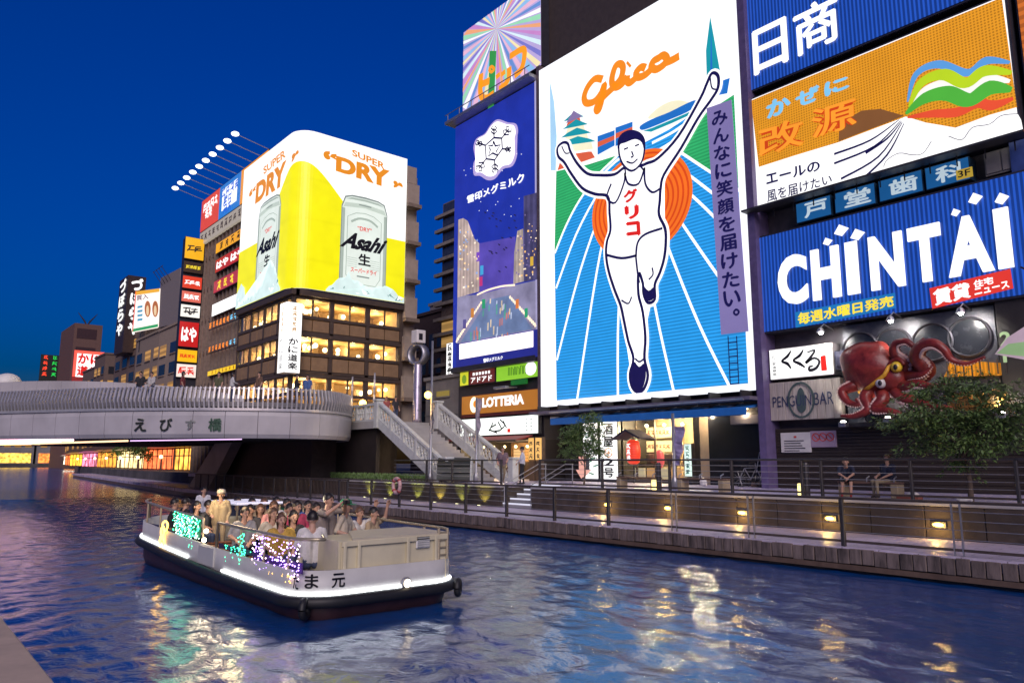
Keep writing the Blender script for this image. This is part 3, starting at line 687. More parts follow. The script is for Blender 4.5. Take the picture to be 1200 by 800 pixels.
art('runner_hair', SN, [(726, 176), (726, 165), (731, 157), (741, 153), (752, 156), (758, 165), (757, 178), (754, 168), (746, 164), (735, 168), (729, 170)], INDIGO, G, .13, smooth=3)
fc_ = MB()
for pts in ([(733, 176), (738, 174)], [(746, 172), (751, 170)], [(742, 178), (744, 184), (741, 185)], [(736, 190), (743, 192), (749, 187)]): stroke(fc_, SN, pts, .09, smooth=3, out=.128)
fc_.build('runner_outline', INDIGO, G)
art('runner_shoe', SN, [(745, 424), (741, 438), (743, 451), (748, 457), (755, 455), (759, 440), (757, 426), (751, 430)], INDIGO, G, .13, smooth=3)
art('runner_shoe', SN, [(755, 334), (757, 345), (761, 353), (768, 350), (768, 337), (762, 341)], INDIGO, G, .13, smooth=3)
ptext('グリコ', SN, (737, 268, 754, 268, 754, 222, 737, 222), R_TXT, G, out=.135, bold=.03) if False else None
for ch, (y0, y1, x0) in zip('グリコ', ((238, 222, 733), (257.5, 241, 734.5), (277.5, 260, 736))):
    ptext(ch, SN, (x0, y0 + 1, x0 + 17, y0 - 1, x0 + 16, y1 - 1, x0 - 1, y1 + 1), R_TXT, G, out=.135, bold=.06)
# script lettering
gs = MB(); Z4 = lambda L_: [(640 + x / 5, 60 + y / 5) for x, y in L_]
ws = .42
stroke(gs, SN, Z4([(335, 168), (290, 165), (248, 212), (227, 270), (240, 306), (285, 298), (325, 250), (345, 200), (338, 255), (318, 335), (304, 352), (300, 330), (340, 272), (400, 215)]), ws, smooth=6, out=.06)
stroke(gs, SN, Z4([(395, 216), (440, 165), (455, 105), (440, 78), (412, 90), (392, 150), (392, 195), (415, 214), (450, 195), (480, 150)]), ws, smooth=6, out=.062)
stroke(gs, SN, Z4([(482, 145), (478, 172), (495, 188), (535, 155)]), ws, smooth=6, out=.064)
stroke(gs, SN, Z4([(484, 88), (494, 74)]), ws * 1.1, out=.064)
stroke(gs, SN, Z4([(588, 102), (560, 98), (532, 130), (545, 156), (585, 142), (625, 105)]), ws, smooth=6, out=.066)
stroke(gs, SN, Z4([(668, 42), (634, 62), (622, 95), (650, 110), (695, 82), (712, 48), (690, 28), (664, 44)]), ws, smooth=6, out=.068)
stroke(gs, SN, Z4([(708, 70), (745, 55), (785, 32)]), ws, smooth=6, out=.07)
gs.build('script_lettering', O_TXT, G)
# skyline pictures: castle, flags, dome hall, tower
tealm = lamp_mat('teal_print', '1f9aa8', .9); redm = lamp_mat('brick_print', 'd9603e', .95); bluem = lamp_mat('blue_print', '2470c4', .95); creamm = lamp_mat('cream_print', 'f2ecc8', 1.0)
art('castle_base', SN, [(654, 200), (657, 190), (664, 182), (690, 178), (694, 178), (698, 185)], redm, G, .05)
for (x, y, w, h, mt_) in ((678, 178, 20, 9, creamm), (677, 168, 16, 9, creamm), (676, 158, 13, 9, creamm), (674, 148, 10, 8, redm)):
    art('castle_tier', SN, [(x - w, y + 2), (x + w - 2, y - 3), (x + w - 4, y - h - 2), (x - w + 3, y - h + 1)], mt_, G, .052)
    art('castle_roof', SN, [(x - w - 3, y - h + 3), (x + w + 1, y - h - 3), (x + w - 6, y - h - 6), (x, y - h - 9), (x - w + 5, y - h - 3)], tealm, G, .055)
art('castle_roof', SN, [(664, 145), (683, 137), (677, 134), (673, 130), (670, 136)], lamp_mat('violet_print', '8a78a8', .9), G, .056)
for x, y in ((701, 160), (722, 150)):
    art('flag', SN, [(x, y), (x + 20, y - 7), (x + 20, y - 1), (x, y + 7)], bluem, G, .05)
    art('flag', SN, [(x, y + 7), (x + 20, y - 1), (x + 20, y + 4), (x, y + 13)], redm, G, .051)
    art('flag', SN, [(x, y + 13), (x + 20, y + 4), (x + 20, y + 11), (x, y + 22)], bluem, G, .05)
art('dome_roof', SN, [(762, 140), (768, 130), (782, 121), (795, 118), (806, 120), (812, 125)], creamm, G, .05, smooth=3)
art('dome_hall', SN, [(751, 148), (765, 140), (785, 132), (805, 122), (816, 118), (817, 124), (806, 132), (785, 141), (766, 149), (753, 153)], bluem, G, .055, smooth=3)
art('dome_shade', SN, [(754, 154), (766, 150), (785, 142), (806, 133), (812, 130), (810, 135), (788, 145), (764, 155)], tealm, G, .056)
art('tower', SN, [(829, 92), (828, 60), (833, 20), (838, 60), (846, 92)], tealm, G, .05)
art('tower', SN, [(833, 90), (834, 30), (836, 90)], bluem, G, .053)
art('tower_hall', SN, [(843, 112), (847, 95), (856, 92), (853, 110)], bluem, G, .05)
# ladder on the face
ld = MB()
for dx in (0, 10): stroke(ld, SN, [(855 + dx, 394), (858 + dx, 458)], .05, out=.12)
for t in range(7): stroke(ld, SN, [(855.5 + t * .4, 402 + t * 8), (865.5 + t * .4, 401 + t * 8)], .05, out=.12)
ld.build('ladder', INDIGO, G)
# service gantry under the billboard
MB().box(gx0 - .2, gx1 + .2, 27.7, 28.55, 5.25, 5.4).build('service_gantry', mat('gantry_violet', (.2, .18, .24), .5, .4), G)
for t in range(9):
    x = gx0 + .5 + t * 1.6
    MB().box(x - .04, x + .04, 27.75, 28.58, 5.4, 5.68).build('gantry_bracket', STEEL, G)
# hanging slogan banner
bp = SN.off(.28)
bq = [bp.px(*p) for p in ((845, 392), (877, 388), (857, 117), (828, 127))]
vb = thing('slogan_banner', 'tall violet cloth banner with a vertical slogan hung on the runner billboard', 'banner', (bq[0][0], bp.val, bq[0][1]))
MB().prism([bp.at(*p) for p in bq], (0, .02, 0)).build('cloth', lamp_mat('violet_cloth', '8f84bc', .6, base=.5), vb)
n_ = 15; s_ = 'みんなに笑顔を届けたい。'
bl, brr, tr, tl = [Vector(k) for k in bq]
for i_, ch in enumerate(s_):
    f0 = .975 - (i_ + .92) * .95 / len(s_); f1 = .975 - (i_ + .06) * .95 / len(s_)
    L0, R0 = bl.lerp(tl, f0), brr.lerp(tr, f0); L1, R1 = bl.lerp(tl, f1), brr.lerp(tr, f1)
    a, b_ = (.18, .82) if ch != '。' else (.5, .75)
    if ch == '。': L0, R0 = L0.lerp(L1, .55), R0.lerp(R1, .55)
    lettering(ch, bp, None, INDIGO, vb, quad=[L0.lerp(R0, a), L0.lerp(R0, b_), L1.lerp(R1, b_), L1.lerp(R1, a)], out=.012, bold=.03)

# ---- dairy billboard
bM = thing('sign_building', 'narrow dark building with snack shop below the deep blue dairy billboard', 'building', (-36, 29.4, UZ))
MB().box(-40.3, -31.95, 29.35, 41, 8.0, 31.5).build('wall', mat('dairy_building_wall', (.07, .055, .055), .7, var=.2), bM)
M = thing('billboard', 'deep blue dairy billboard with white snowflake emblem and night canal picture', 'billboard', (-36.1, 28.6, 8.8))
mx0, mx1, mz0, mz1 = -40.2, -31.95, 8.75, 25.6
MB().box(mx0, mx1, 28.62, 29.34, mz0, mz1).build('case', mat('dairy_case', lin('3a3f8c'), .45, var=.1), M)
DB = lamp_mat('dairy_blue', '1f2f96', 1.1, sample=1, mottle=.12)
nseam = 6
for k_ in range(nseam):
    a = mx0 + (mx1 - mx0) * k_ / nseam; b_ = mx0 + (mx1 - mx0) * (k_ + 1) / nseam
    MB().pbox(SN, a + .012, b_ - .012, mz0 + .02, mz1 - .02, -.03, 0).build('print_panel', DB, M)
MB().pbox(SN, mx1 + .02, mx1 + .3, mz0, mz1, -.5, .02).build('lit_edge', lamp_mat('lavender_edge', 'b9b2dc', .8), M)
MB().pbox(SN, mx0 - .3, mx1 + .3, mz1 + .05, mz1 + .25, -.3, .7).build('service_gantry', STEEL_L, M)
MB().pbox(SN, mx0 - .32, mx1 + .3, mz1 + .7, mz1 + .74, .65, .69).build('gantry_rail', STEEL_L, M)
for t in range(7):
    x = mx0 + t * 1.35
    MB().pbox(SN, x, x + .04, mz1 + .25, mz1 + .7, .65, .69).build('gantry_bracket', STEEL_L, M)
ZA = lambda L_: [(520 + x / 4.443, 60 + y / 4.443) for x, y in L_]
em = [(282, 356), (335, 372), (378, 380), (388, 425), (372, 472), (384, 535), (360, 598), (310, 615), (268, 665), (228, 672), (190, 650), (158, 645), (156, 585), (174, 545), (156, 508), (170, 458), (215, 430), (245, 385)]
art('emblem', SN, ZA(em), lamp_mat('emblem_lilac', 'b7a6d8', .95), M, .02, smooth=4)
cxm = sum(p[0] for p in em) / len(em); czm = sum(p[1] for p in em) / len(em)
art('emblem', SN, ZA([(cxm + (x - cxm) * .9, czm - 4 + (y - czm) * .9) for x, y in em]), WHITE_S, M, .035, smooth=4)
sf = MB()
hexp = [(265, 452), (305, 455), (308, 510), (268, 568), (224, 562), (220, 492)]
stroke(sf, SN, ZA(hexp), .13, out=.05, closed=True)
stroke(sf, SN, ZA([(262, 470), (272, 495), (298, 490), (278, 520), (285, 545), (258, 532), (236, 548), (246, 515), (236, 492), (258, 494)]), .13, out=.05, closed=True)
for hx, hy in hexp:
    ox, oy = hx - 265, hy - 507; ex, ey = hx + ox * .95, hy + oy * .95
    nx, ny = -oy * .28, ox * .28
    stroke(sf, SN, ZA([(hx, hy), (ex, ey)]), .11, out=.052)
    for q_ in (.35, .7):
        mx_, my_ = hx + ox * .95 * q_, hy + oy * .95 * q_
        for sg in (-1, 1):
            stroke(sf, SN, ZA([(mx_, my_), (mx_ + ox * .25 + sg * nx, my_ + oy * .25 + sg * ny), (mx_ + ox * .4 + sg * nx * .4, my_ + oy * .4 + sg * ny * .4)]), .1, out=.052)
sf.build('snowflake_line', INDIGO, M)
ptext('雪印メグミルク', SN, (548, 239, 616, 213, 614, 202, 547.5, 230), W_TXT, M, bold=.035, out=.03)
ZC = lambda L_: [(520 + x / 3.807, 230 + y / 3.807) for x, y in L_]
art('picture_glow', SN, ZC([(160, 210), (320, 180), (318, 400), (160, 440)]), lamp_mat('picture_violet', '5a4cae', .9, mottle=.2), M, .015)
art('picture_canal', SN, ZC([(62, 445), (160, 438), (310, 398), (425, 372), (425, 590), (400, 596), (75, 655), (57, 655)]), lamp_mat('picture_grey', '8f8aa8', .85, mottle=.35), M, .02)
art('picture_water', SN, ZC([(200, 462), (292, 442), (398, 592), (75, 652)]), lamp_mat('picture_water', '6d7fa6', .9, ('Y', .5, .8, .5), mottle=.3), M, .025)
art('picture_house', SN, ZC([(66, 105), (88, 98), (108, 110), (118, 160), (138, 190), (160, 210), (160, 425), (62, 452)]), lamp_mat('picture_house_l', 'c3aea6', .92, ('X', .35, .72, .5), mottle=.35), M, .025)
art('picture_house', SN, ZC([(312, 392), (316, 250), (330, 155), (356, 145), (358, 380)]), lamp_mat('picture_house_r', 'b7a79c', .9, ('X', .35, .72, .5), mottle=.4), M, .025)
art('picture_house', SN, ZC([(358, 0), (425, -18), (425, 370), (358, 382)]), lamp_mat('picture_house_d', '514c74', .9, ('X', .5, .7, .5), mottle=.4), M, .026)
pb = MB(); stroke(pb, SN, ZC([(150, 440), (200, 418), (260, 402), (320, 396)]), .12, smooth=4, out=.04)
for t in range(16):
    a = t / 15; stroke(pb, SN, ZC([(170 - 105 * a, 470 + 160 * a), (166 - 108 * a, 480 + 172 * a)]), .16, out=.035)
    stroke(pb, SN, ZC([(296 + 110 * a, 445 + 120 * a), (300 + 112 * a, 456 + 126 * a)]), .16, out=.035)
pb.build('picture_light', lamp_mat('picture_light', 'ffe6c8', 1.2), M)
for (x, y, c) in ((172, 330, '46a6d8'), (168, 380, 'c03a78'), (155, 270, '7a48b8'), (395, 290, 'd8b03a'), (180, 480, '2f9a6a'), (330, 480, 'd87a3a'), (370, 520, '2f9a6a'), (130, 520, 'c8823a'), (95, 570, '58508a')):
    art('picture_sign', SN, ZC([(x - 7, y + 22), (x + 7, y + 19), (x + 7, y - 22), (x - 7, y - 19)]), lamp_mat('picture_' + c, c, .95), M, .04)
for nm_, cs_, x0, x1, y0, y1, n_ in (('picture_window', ('ffd9a0', 'fff0d8', '8fa8d8'), 70, 156, 150, 420, 46), ('picture_window', ('ffc878', 'ffe8c8', '7a6a9a'), 320, 420, 60, 370, 60)):
    for ci, c_ in enumerate(cs_):
        mb = MB()
        for t in range(n_ // 3):
            x, y = rnd.uniform(x0, x1), rnd.uniform(y0, y1)
            if (x < 160 and y < 100 + (x - 66) * 1.2) or (320 < x < 357 and y < 160): continue
            w_, h_ = rnd.uniform(3, 8), rnd.uniform(4, 10); mb.poly([SN.at(*SN.px(*p), .042 + ci * .003) for p in ZC([(x, y), (x + w_, y - w_ * .15), (x + w_, y - h_ - w_ * .15), (x, y - h_)])])
        tag(mb.build(nm_, lamp_mat('picture_win_' + c_, c_, 1.0), M), kind='stuff')
rfl = []
for ci, c_ in enumerate(('c8d4ec', '58a890', 'c87a68', 'e8d0a8')):
    mb = MB()
    for t in range(9):
        a = rnd.random(); y = 470 + 160 * a; x = 235 + rnd.uniform(-.5, .5) * (60 + 220 * a); mb.poly([SN.at(*SN.px(*p), .03 + ci * .002) for p in ZC([(x, y + 22 * (.4 + a)), (x + 5, y + 21 * (.4 + a)), (x + 6, y - 14), (x + 1, y - 12)])])
    tag(mb.build('picture_reflection', lamp_mat('picture_refl_' + c_, c_, .8, mottle=.4), M), kind='stuff')
bd = MB()
for t in range(22):
    x, y = rnd.uniform(180, 330), rnd.uniform(70, 350); stroke(bd, SN, ZC([(x, y), (x + 9, y + 5)]), .07, out=.045)
bd.build('picture_bird', mat('bird_print', (.05, .04, .12), .5), M)
dots = MB()
for t in range(26):
    x, y = rnd.uniform(85, 420), rnd.uniform(-190, 100); stroke(dots, SN, ZC([(x, y), (x + 3, y - 1)]), .05, out=.02)
dots.build('picture_star', W_TXT, M)
wq = [SN.px(*p) for p in ZC([(72, 728), (402, 672), (402, 600), (72, 660)])]
art('white_panel', SN, wq, lamp_mat('panel_warm_white', 'fff2ea', 1.5, sample=1), M, .045, px=False)
art('dark_footer', SN, ZC([(57, 768), (440, 712), (440, 590), (404, 595), (404, 675), (70, 732), (70, 655), (57, 655)]), lamp_mat('dairy_footer', '2a2f8e', .8), M, .03)
ptext('雪印メグミルク', SN, [c for p in ZC([(180, 742), (266, 727), (266, 710), (180, 724)]) for c in p], W_TXT, M, bold=.03, out=.05)
MB().pbox(SN, mx0, mx1, mz0 - .35, mz0 - .02, -.6, .12).build('bottom_case', FRAME_D, M)

# ---- rainbow sign above
Q = thing('billboard', 'rainbow rayed billboard with orange katakana above the dairy billboard', 'billboard', (-35.5, 28.6, 26.6))
qx0, qx1, qz0, qz1 = -39.35, -31.35, 26.45, 32.3
MB().box(qx0, qx1, 28.63, 29.3, qz0, qz1).build('case', FRAME_D, Q)
MB().pbox(SN, qx0, qx1, qz0, qz1, -.02, 0).build('print_panel', lamp_mat('rainbow_base', 'b9a8d8', .95, sample=1), Q)
cx_, cz_ = (qx0 + qx1) / 2 - .3, qz0 + 4.4
cols = ['e8b8d0', '8fc0ea', 'f4e6b0', '7a78c8', 'd8f0f4', 'c888c8', 'f0a878', '9adcb4', 'ffffff', '6a90d0']
nray = 60
for c_i in range(10):
    mb = MB()
    for t in range(c_i, nray, 10):
        a0, a1 = 2 * pi * t / nray, 2 * pi * (t + rnd.uniform(.5, .95)) / nray
        def edge(a):
            dx, dz = cos(a), sin(a); k = min(((qx1 - cx_) if dx > 0 else (qx0 - cx_)) / dx if abs(dx) > 1e-6 else 99, ((qz1 - cz_) if dz > 0 else (qz0 - cz_)) / dz if abs(dz) > 1e-6 else 99); return cx_ + dx * k, cz_ + dz * k
        mb.poly([SN.at(cx_, cz_, .012), SN.at(*edge(a0), .012), SN.at(*edge(a1), .012)])
    mb.build('ray', lamp_mat('ray_' + cols[c_i], cols[c_i], .95), Q)
art('green_band', SN, [(572, 128), (579, 124), (582, 60), (574, 60)], lamp_mat('ray_green', '3a9a4a', .9), Q, .018)
qs = MB(); ZQ = ZA
stroke(qs, SN, ZQ([(196, 118), (192, 200), (200, 240), (225, 246), (262, 222)]), .5, smooth=4, out=.03)
stroke(qs, SN, ZQ([(190, 178), (240, 155)]), .5, out=.03)
stroke(qs, SN, ZQ([(236, 95), (250, 82), (264, 95), (250, 110), (236, 95)]), .22, smooth=4, out=.03)
stroke(qs, SN, ZQ([(282, 118), (285, 142)]), .42, out=.03); stroke(qs, SN, ZQ([(310, 104), (313, 128)]), .42, out=.03)
stroke(qs, SN, ZQ([(342, 85), (340, 140), (318, 178), (288, 200)]), .45, smooth=4, out=.03)
stroke(qs, SN, ZQ([(345, 30), (415, -10), (420, 40), (405, 95), (370, 130)]), .45, smooth=4, out=.03)
qs.build('katakana_lettering', lamp_mat('katakana_orange', 'f59a1e', 1.0), Q)
for t in range(4): MB().box(qx0 + 1 + t * 2, qx0 + 1.1 + t * 2, 29.3, 29.34, 26, 32).build('mount_post', STEEL, Q)

# ================================================================== right building: stacked signs
bR = thing('sign_building', 'building with stacked medicine and housing signs above the octopus restaurant', 'building', (-12, 29.4, UZ))
MB().box(-17.5, -1.0, 29.4, 41, UZ, 33).build('wall', mat('right_building_wall', (.07, .06, .075), .7, var=.25, var2=.3), bR)
MB().box(-17.62, -17.3, 28.3, 29.39, UZ, 33).build('corner_pillar', mat('violet_pillar', (.12, .09, .2), .5, var=.2), bR)
rx0, rx1 = -17.4, -7.35
def case(name, label, z0, z1, x0=rx0, x1=rx1, mt=FRAME_D):
    t = thing(name, label, 'billboard', ((x0 + x1) / 2, 28.6, z0))
    MB().box(x0 - .08, x1 + .08, 28.63, 29.38, z0 - .08, z1 + .08).build('case', mt, t); return t
K = case('billboard', 'orange and white cold medicine billboard with wind streaks and hiragana lettering', 13.65, 18.75)
MB().pbox(SN, rx0, rx1, 13.65, 18.75, -.02, 0).build('print_panel', lamp_mat('medicine_white', (1, .99, 1), 1.1, ('X', 2.5, .88, .985), sample=1), K)
def halftone():
    mt = lamp_mat('halftone_orange', 'd9901c', .95); N = mt.node_tree.nodes; L = mt.node_tree.links
    b = N['Principled BSDF']; src = b.inputs['Emission Color'].links[0].from_socket
    geo = N.new('ShaderNodeNewGeometry'); vo = N.new('ShaderNodeTexVoronoi'); vo.inputs['Scale'].default_value = 9; vo.inputs['Randomness'].default_value = 0
    L.new(geo.outputs['Position'], vo.inputs['Vector'])
    mr = N.new('ShaderNodeMapRange'); mr.inputs[1].default_value = .3; mr.inputs[2].default_value = .45; mr.inputs[3].default_value = .55; mr.inputs[4].default_value = 1.15; L.new(vo.outputs['Distance'], mr.inputs[0])
    vm = N.new('ShaderNodeVectorMath'); vm.operation = 'SCALE'; L.new(src, vm.inputs[0]); L.new(mr.outputs[0], vm.inputs['Scale']); L.new(vm.outputs[0], b.inputs['Emission Color']); return mt
HT = halftone()
art('orange_field', SN, [SN.px(*p) for p in ((889.5, 196), (930, 183), (983, 167), (1030, 149), (1062, 137), (1085, 144), (1120, 150), (1160, 135), (1192, 126))] + [(rx1 - .06, 18.7), (rx0 + .06, 18.7)], HT, K, .02, px=False)
art('brown_block', SN, [(983, 166), (1030, 148), (1060, 136), (1032, 128), (1010, 130), (984, 145)], lamp_mat('brown_block', '8a5a30', .8), K, .025)
for c_, w_, pts in (('4fae3a', .55, [(1062, 134), (1084, 116), (1110, 110), (1136, 118), (1160, 104), (1186, 106)]), ('b6d21e', .42, [(1066, 126), (1080, 98), (1106, 88), (1132, 98), (1154, 84), (1186, 86)]), ('e0502e', .36, [(1064, 138), (1092, 134), (1122, 132), (1146, 122), (1164, 124), (1188, 116)]), ('f6f2ea', .36, [(1066, 130), (1084, 107), (1110, 99), (1134, 108), (1158, 94), (1184, 96)]), ('5a9ad8', .3, [(1064, 120), (1074, 88), (1100, 76), (1134, 86), (1156, 72), (1184, 74)])):
    rb_ = MB(); stroke(rb_, SN, pts, [w_ * .2, w_ * .8, w_, w_ * .9, w_, w_ * .3], smooth=8, out=.03 + w_ * .03); rb_.build('wind_ribbon', lamp_mat('ribbon_' + c_, c_, 1.0), K)
cl = [(1036, 196), (1040, 188), (1054, 180), (1070, 182), (1082, 180), (1092, 166), (1112, 160), (1128, 164), (1140, 150), (1160, 146), (1174, 136), (1193, 134), (1195.5, 160), (1150, 174), (1090, 190), (1040, 204)]
art('cloud', SN, cl, W_TXT, K, .03, smooth=3)
cl_l = MB(); stroke(cl_l, SN, cl[:6], .03, smooth=4, out=.04); stroke(cl_l, SN, cl[6:12], .03, smooth=4, out=.04); cl_l.build('cloud_outline', mat('grey_print', (.3, .3, .33), .5), K)
art('wind_stream', SN, [(889.5, 197), (983, 168), (1062, 137), (1060, 148), (1035, 190), (1010, 212), (893, 246)], W_TXT, K, .026)
sk = MB()
for (x0, y0, x1, y1, x2, y2) in ((978, 181, 1020, 165, 1054, 141), (978, 192, 1025, 172, 1056, 142), (1015, 180, 1040, 163, 1057, 143), (986, 210, 1030, 184, 1058, 144), (1008, 213, 1040, 182, 1060, 145)):
    stroke(sk, SN, [(x0, y0), (x1, y1), (x2, y2)], [.1, .08, .03], smooth=5, out=.04)
sk.build('wind_streak', INDIGO, K)
for a, b_ in (('か', 0), ('ぜ', 1), ('に', 2)):
    x = 899 + b_ * 34; y = 141 - b_ * 13
    ptext(a, SN, (x, y, x + 29, y - 11, x + 28, y - 31 + b_ * 2, x - 1, y - 21 + b_ * 2), lamp_mat('sky_letter', '7ec3ea', 1.0), K, out=.05, bold=.05)
for ch, (x, y) in zip('改源', ((890, 186), (952, 164))):
    q8 = (x, y, x + 53, y - 16, x + 52, y - 50, x - 1, y - 34)
    ptext(ch, SN, q8, lamp_mat('letter_red', 'c8420e', 1.0), K, out=.05, bold=.06); ptext(ch, SN, q8, lamp_mat('letter_orange', 'f59a2a', 1.0), K, out=.06, bold=.015)
ptext('エールの', SN, (899, 218, 962, 200, 961, 188, 897.5, 204), INDIGO, K, out=.05, bold=.03)
ptext('風を届けたい', SN, (900, 238, 976, 216, 975, 204, 899, 224), INDIGO, K, out=.05, bold=.015)
MB().pbox(SN, rx0 - .3, rx1 + .3, 13.42, 13.5, .1, .7).build('service_gantry', STEEL, K)
for t in range(12): MB().pbox(SN, rx0 + t * .9, rx0 + t * .9 + .04, 13.05, 13.42, .1, .14).build('gantry_post', STEEL, K)

N_ = case('billboard', 'blue striped neon billboard with white kanji above the medicine billboard', 19.2, 24.5)
STR = lamp_mat('blue_stripe', '2350b4', 1.1, ('X', .16, .35, .45), sample=1)
MB().pbox(SN, rx0, rx1, 19.2, 24.5, -.02, 0).build('neon_panel', STR, N_)
for ch, (u0, u1) in (('日', (-17.1, -15.4)), ('商', (-15.1, -13.1))):
    lettering(ch, SN, (u0, u1, 19.75, 21.9), W_TXT, N_, bold=.02, out=.06)

for ch, x0, x1 in (('戸', 931, 972), ('堂', 977, 1025), ('歯', 1030, 1082), ('科', 1086, 1139)):
    a, b_ = SN.px(x0, 245)[0], SN.px(x1, 235)[0]
    t = thing('clinic_panel', 'blue clinic panel between two billboards, %s from the violet pillar' % {'戸': 'first', '堂': 'second', '歯': 'third', '科': 'fourth'}[ch], 'sign', ((a + b_) / 2, 28.7, 12.55), 'blue clinic panels')
    MB().box(a, b_, 28.72, 29.38, 12.55, 13.4).build('case', mat('clinic_case', (.02, .06, .11), .5), t)
    MB().pbox(Plane('Y', 28.72), a + .03, b_ - .03, 12.58, 13.37, .0, .02).build('panel', lamp_mat('clinic_blue', '1c5a94', .8), t)
    lettering(ch, Plane('Y', 28.7), (a + .32 * (b_ - a) - .12, a + .9 * (b_ - a), 12.66, 13.3), lamp_mat('clinic_letter', 'b9cad4', .95), t, bold=.03, out=.015)
    if ch == '科':
        MB().pbox(SN, b_ - .42, b_ + .1, 12.6, 12.95, -.05, .0).build('floor_plate', lamp_mat('floor_plate', 'c8a83a', .7), t)
        lettering('3F', SN, (b_ - .36, b_ + .04, 12.66, 12.9), K_TXT, t, out=.01)
pn = SN.px(1145, 215)[0]
w_ = thing('vent_panel', 'grey panelled box beside the clinic panels', 'panel', (pn, 29, 12.5))
MB().box(pn + .2, rx1, 28.9, 29.39, 12.55, 13.4).build('case', GREYW, w_)
for t in range(4): MB().box(pn + .25 + t * .5, pn + .7 + t * .5, 28.86, 28.9, 12.62, 13.33).build('panel', GREYW, w_)

C_ = case('billboard', 'blue striped housing magazine billboard with huge white letters', 8.15, 12.3)
MB().pbox(SN, rx0, rx1, 8.15, 12.3, -.02, 0).build('neon_panel', STR, C_)
zb_, zt_ = SN.px(930, 357)[1], SN.px(930, 299)[1]
for ch, x0, x1 in (('C', 913, 947), ('H', 953, 986), ('I', 994, 1008), ('N', 1022, 1062), ('T', 1069, 1108), ('A', 1114, 1168), ('I', 1173, 1191)):
    u0, u1 = SN.px(x0, 330)[0], SN.px(x1, 330)[0]
    sh = -.16 if ch == 'I' else -.07 * (.0)
    lettering(ch, SN, (u0, u1, zb_, zt_ + (.0 if ch != 'T' else 0)), lamp_mat('letter_glow', (1, 1, .98), 1.3, sample=1), C_, name='letter', bold=.045, out=.12, thick=.1)
for x, y in ((970, 284), (986, 271), (1005, 276), (1120, 250), (1143, 234), (1174, 234)):
    s2 = 9 if x not in (970, 1120) else 6
    art('letter_dot', SN, [(x - s2 + 2, y + s2 * .4), (x + 1, y + s2 * .65), (x + s2, y - s2 * .4), (x - 1, y - s2 * .8)], W_TXT, C_, .12, thick=.1)
art('yellow_ground', SN, [(933, 384), (1050, 361), (1049, 343), (932, 366)], lamp_mat('teal_ground', '2277b8', .9), C_, .02)
ptext('毎週水曜日発売', SN, (936, 381, 1048, 359, 1047.5, 346, 935, 367), Y_TXT, C_, bold=.03, out=.04)
art('red_ground', SN, [(1093, 362), (1188, 338), (1184.5, 315), (1089.5, 338)], lamp_mat('red_ground', 'd8382c', .98), C_, .03)
ptext('賃貸', SN, (1096, 359, 1139, 348.5, 1136, 330, 1093, 340), W_TXT, C_, bold=.04, out=.05)
ptext('住宅', SN, (1142, 338, 1165, 332.5, 1164, 324, 1141, 329), W_TXT, C_, bold=.03, out=.05)
ptext('ニュース', SN, (1143, 347, 1184, 337, 1182, 329, 1142, 338), W_TXT, C_, bold=.03, out=.05)
# sign at the frame edge beyond the stack
E_ = thing('billboard', 'orange halftone billboard strip at the corner beside the medicine billboard', 'billboard', (-6.2, 28.9, 13.6))
MB().box(-7.1, -4.6, 28.9, 29.38, 13.6, 24).build('case', FRAME_D, E_)
MB().pbox(Plane('Y', 28.9), -7.05, -4.65, 13.65, 23.9, 0, .02).build('print_panel', lamp_mat('corner_orange', 'd8742a', .8, ('Z', .3, .6, .5)), E_)

# ================================================================== octopus restaurant front
ps = Plane('Y', 28.75)
kx0, kx1, kz0, kz1 = ps.px(902, 430)[0], ps.px(976, 420)[0], ps.px(905, 445)[1], ps.px(903, 410)[1]
ku = thing('shop_sign', 'small white backlit sign with brushed black hiragana above the wooden bar board', 'sign', ((kx0 + kx1) / 2, 28.8, kz0))
MB().box(kx0, kx1, 28.77, 29.39, kz0, kz1).build('case', WHITEP, ku)
MB().pbox(ps, kx0 + .03, kx1 - .03, kz0 + .03, kz1 - .03, -.02, .01).build('face', WHITE_S, ku)
bs = MB(); kp = ps
def kpt(L_): return [(880 + x / 3.478, 370 + y / 3.478) for x, y in L_]
for pts in ([(165, 142), (150, 165), (128, 185), (150, 195), (165, 215)], [(215, 138), (200, 162), (175, 182), (200, 195), (222, 210)], [(230, 150), (262, 140), (240, 175), (225, 192), (258, 172), (280, 185), (268, 212), (242, 222), (240, 208), (255, 205)]):
    stroke(bs, kp, kpt(pts), [.05, .13, .09, .14, .06], smooth=5, out=.03)
bs.build('brush_lettering', K_TXT, ku)
lettering('たこ家道頓堀', ps, (kx0 + .14, kx0 + .32, kz0 + .15, kz1 - .25), K_TXT, ku, vertical=True, out=.03)
a0 = [ps.px(*p) for p in kpt([(288, 225), (312, 222), (306, 160), (284, 164)])]
art('seal', ps, a0, R_TXT, ku, .025, px=False)
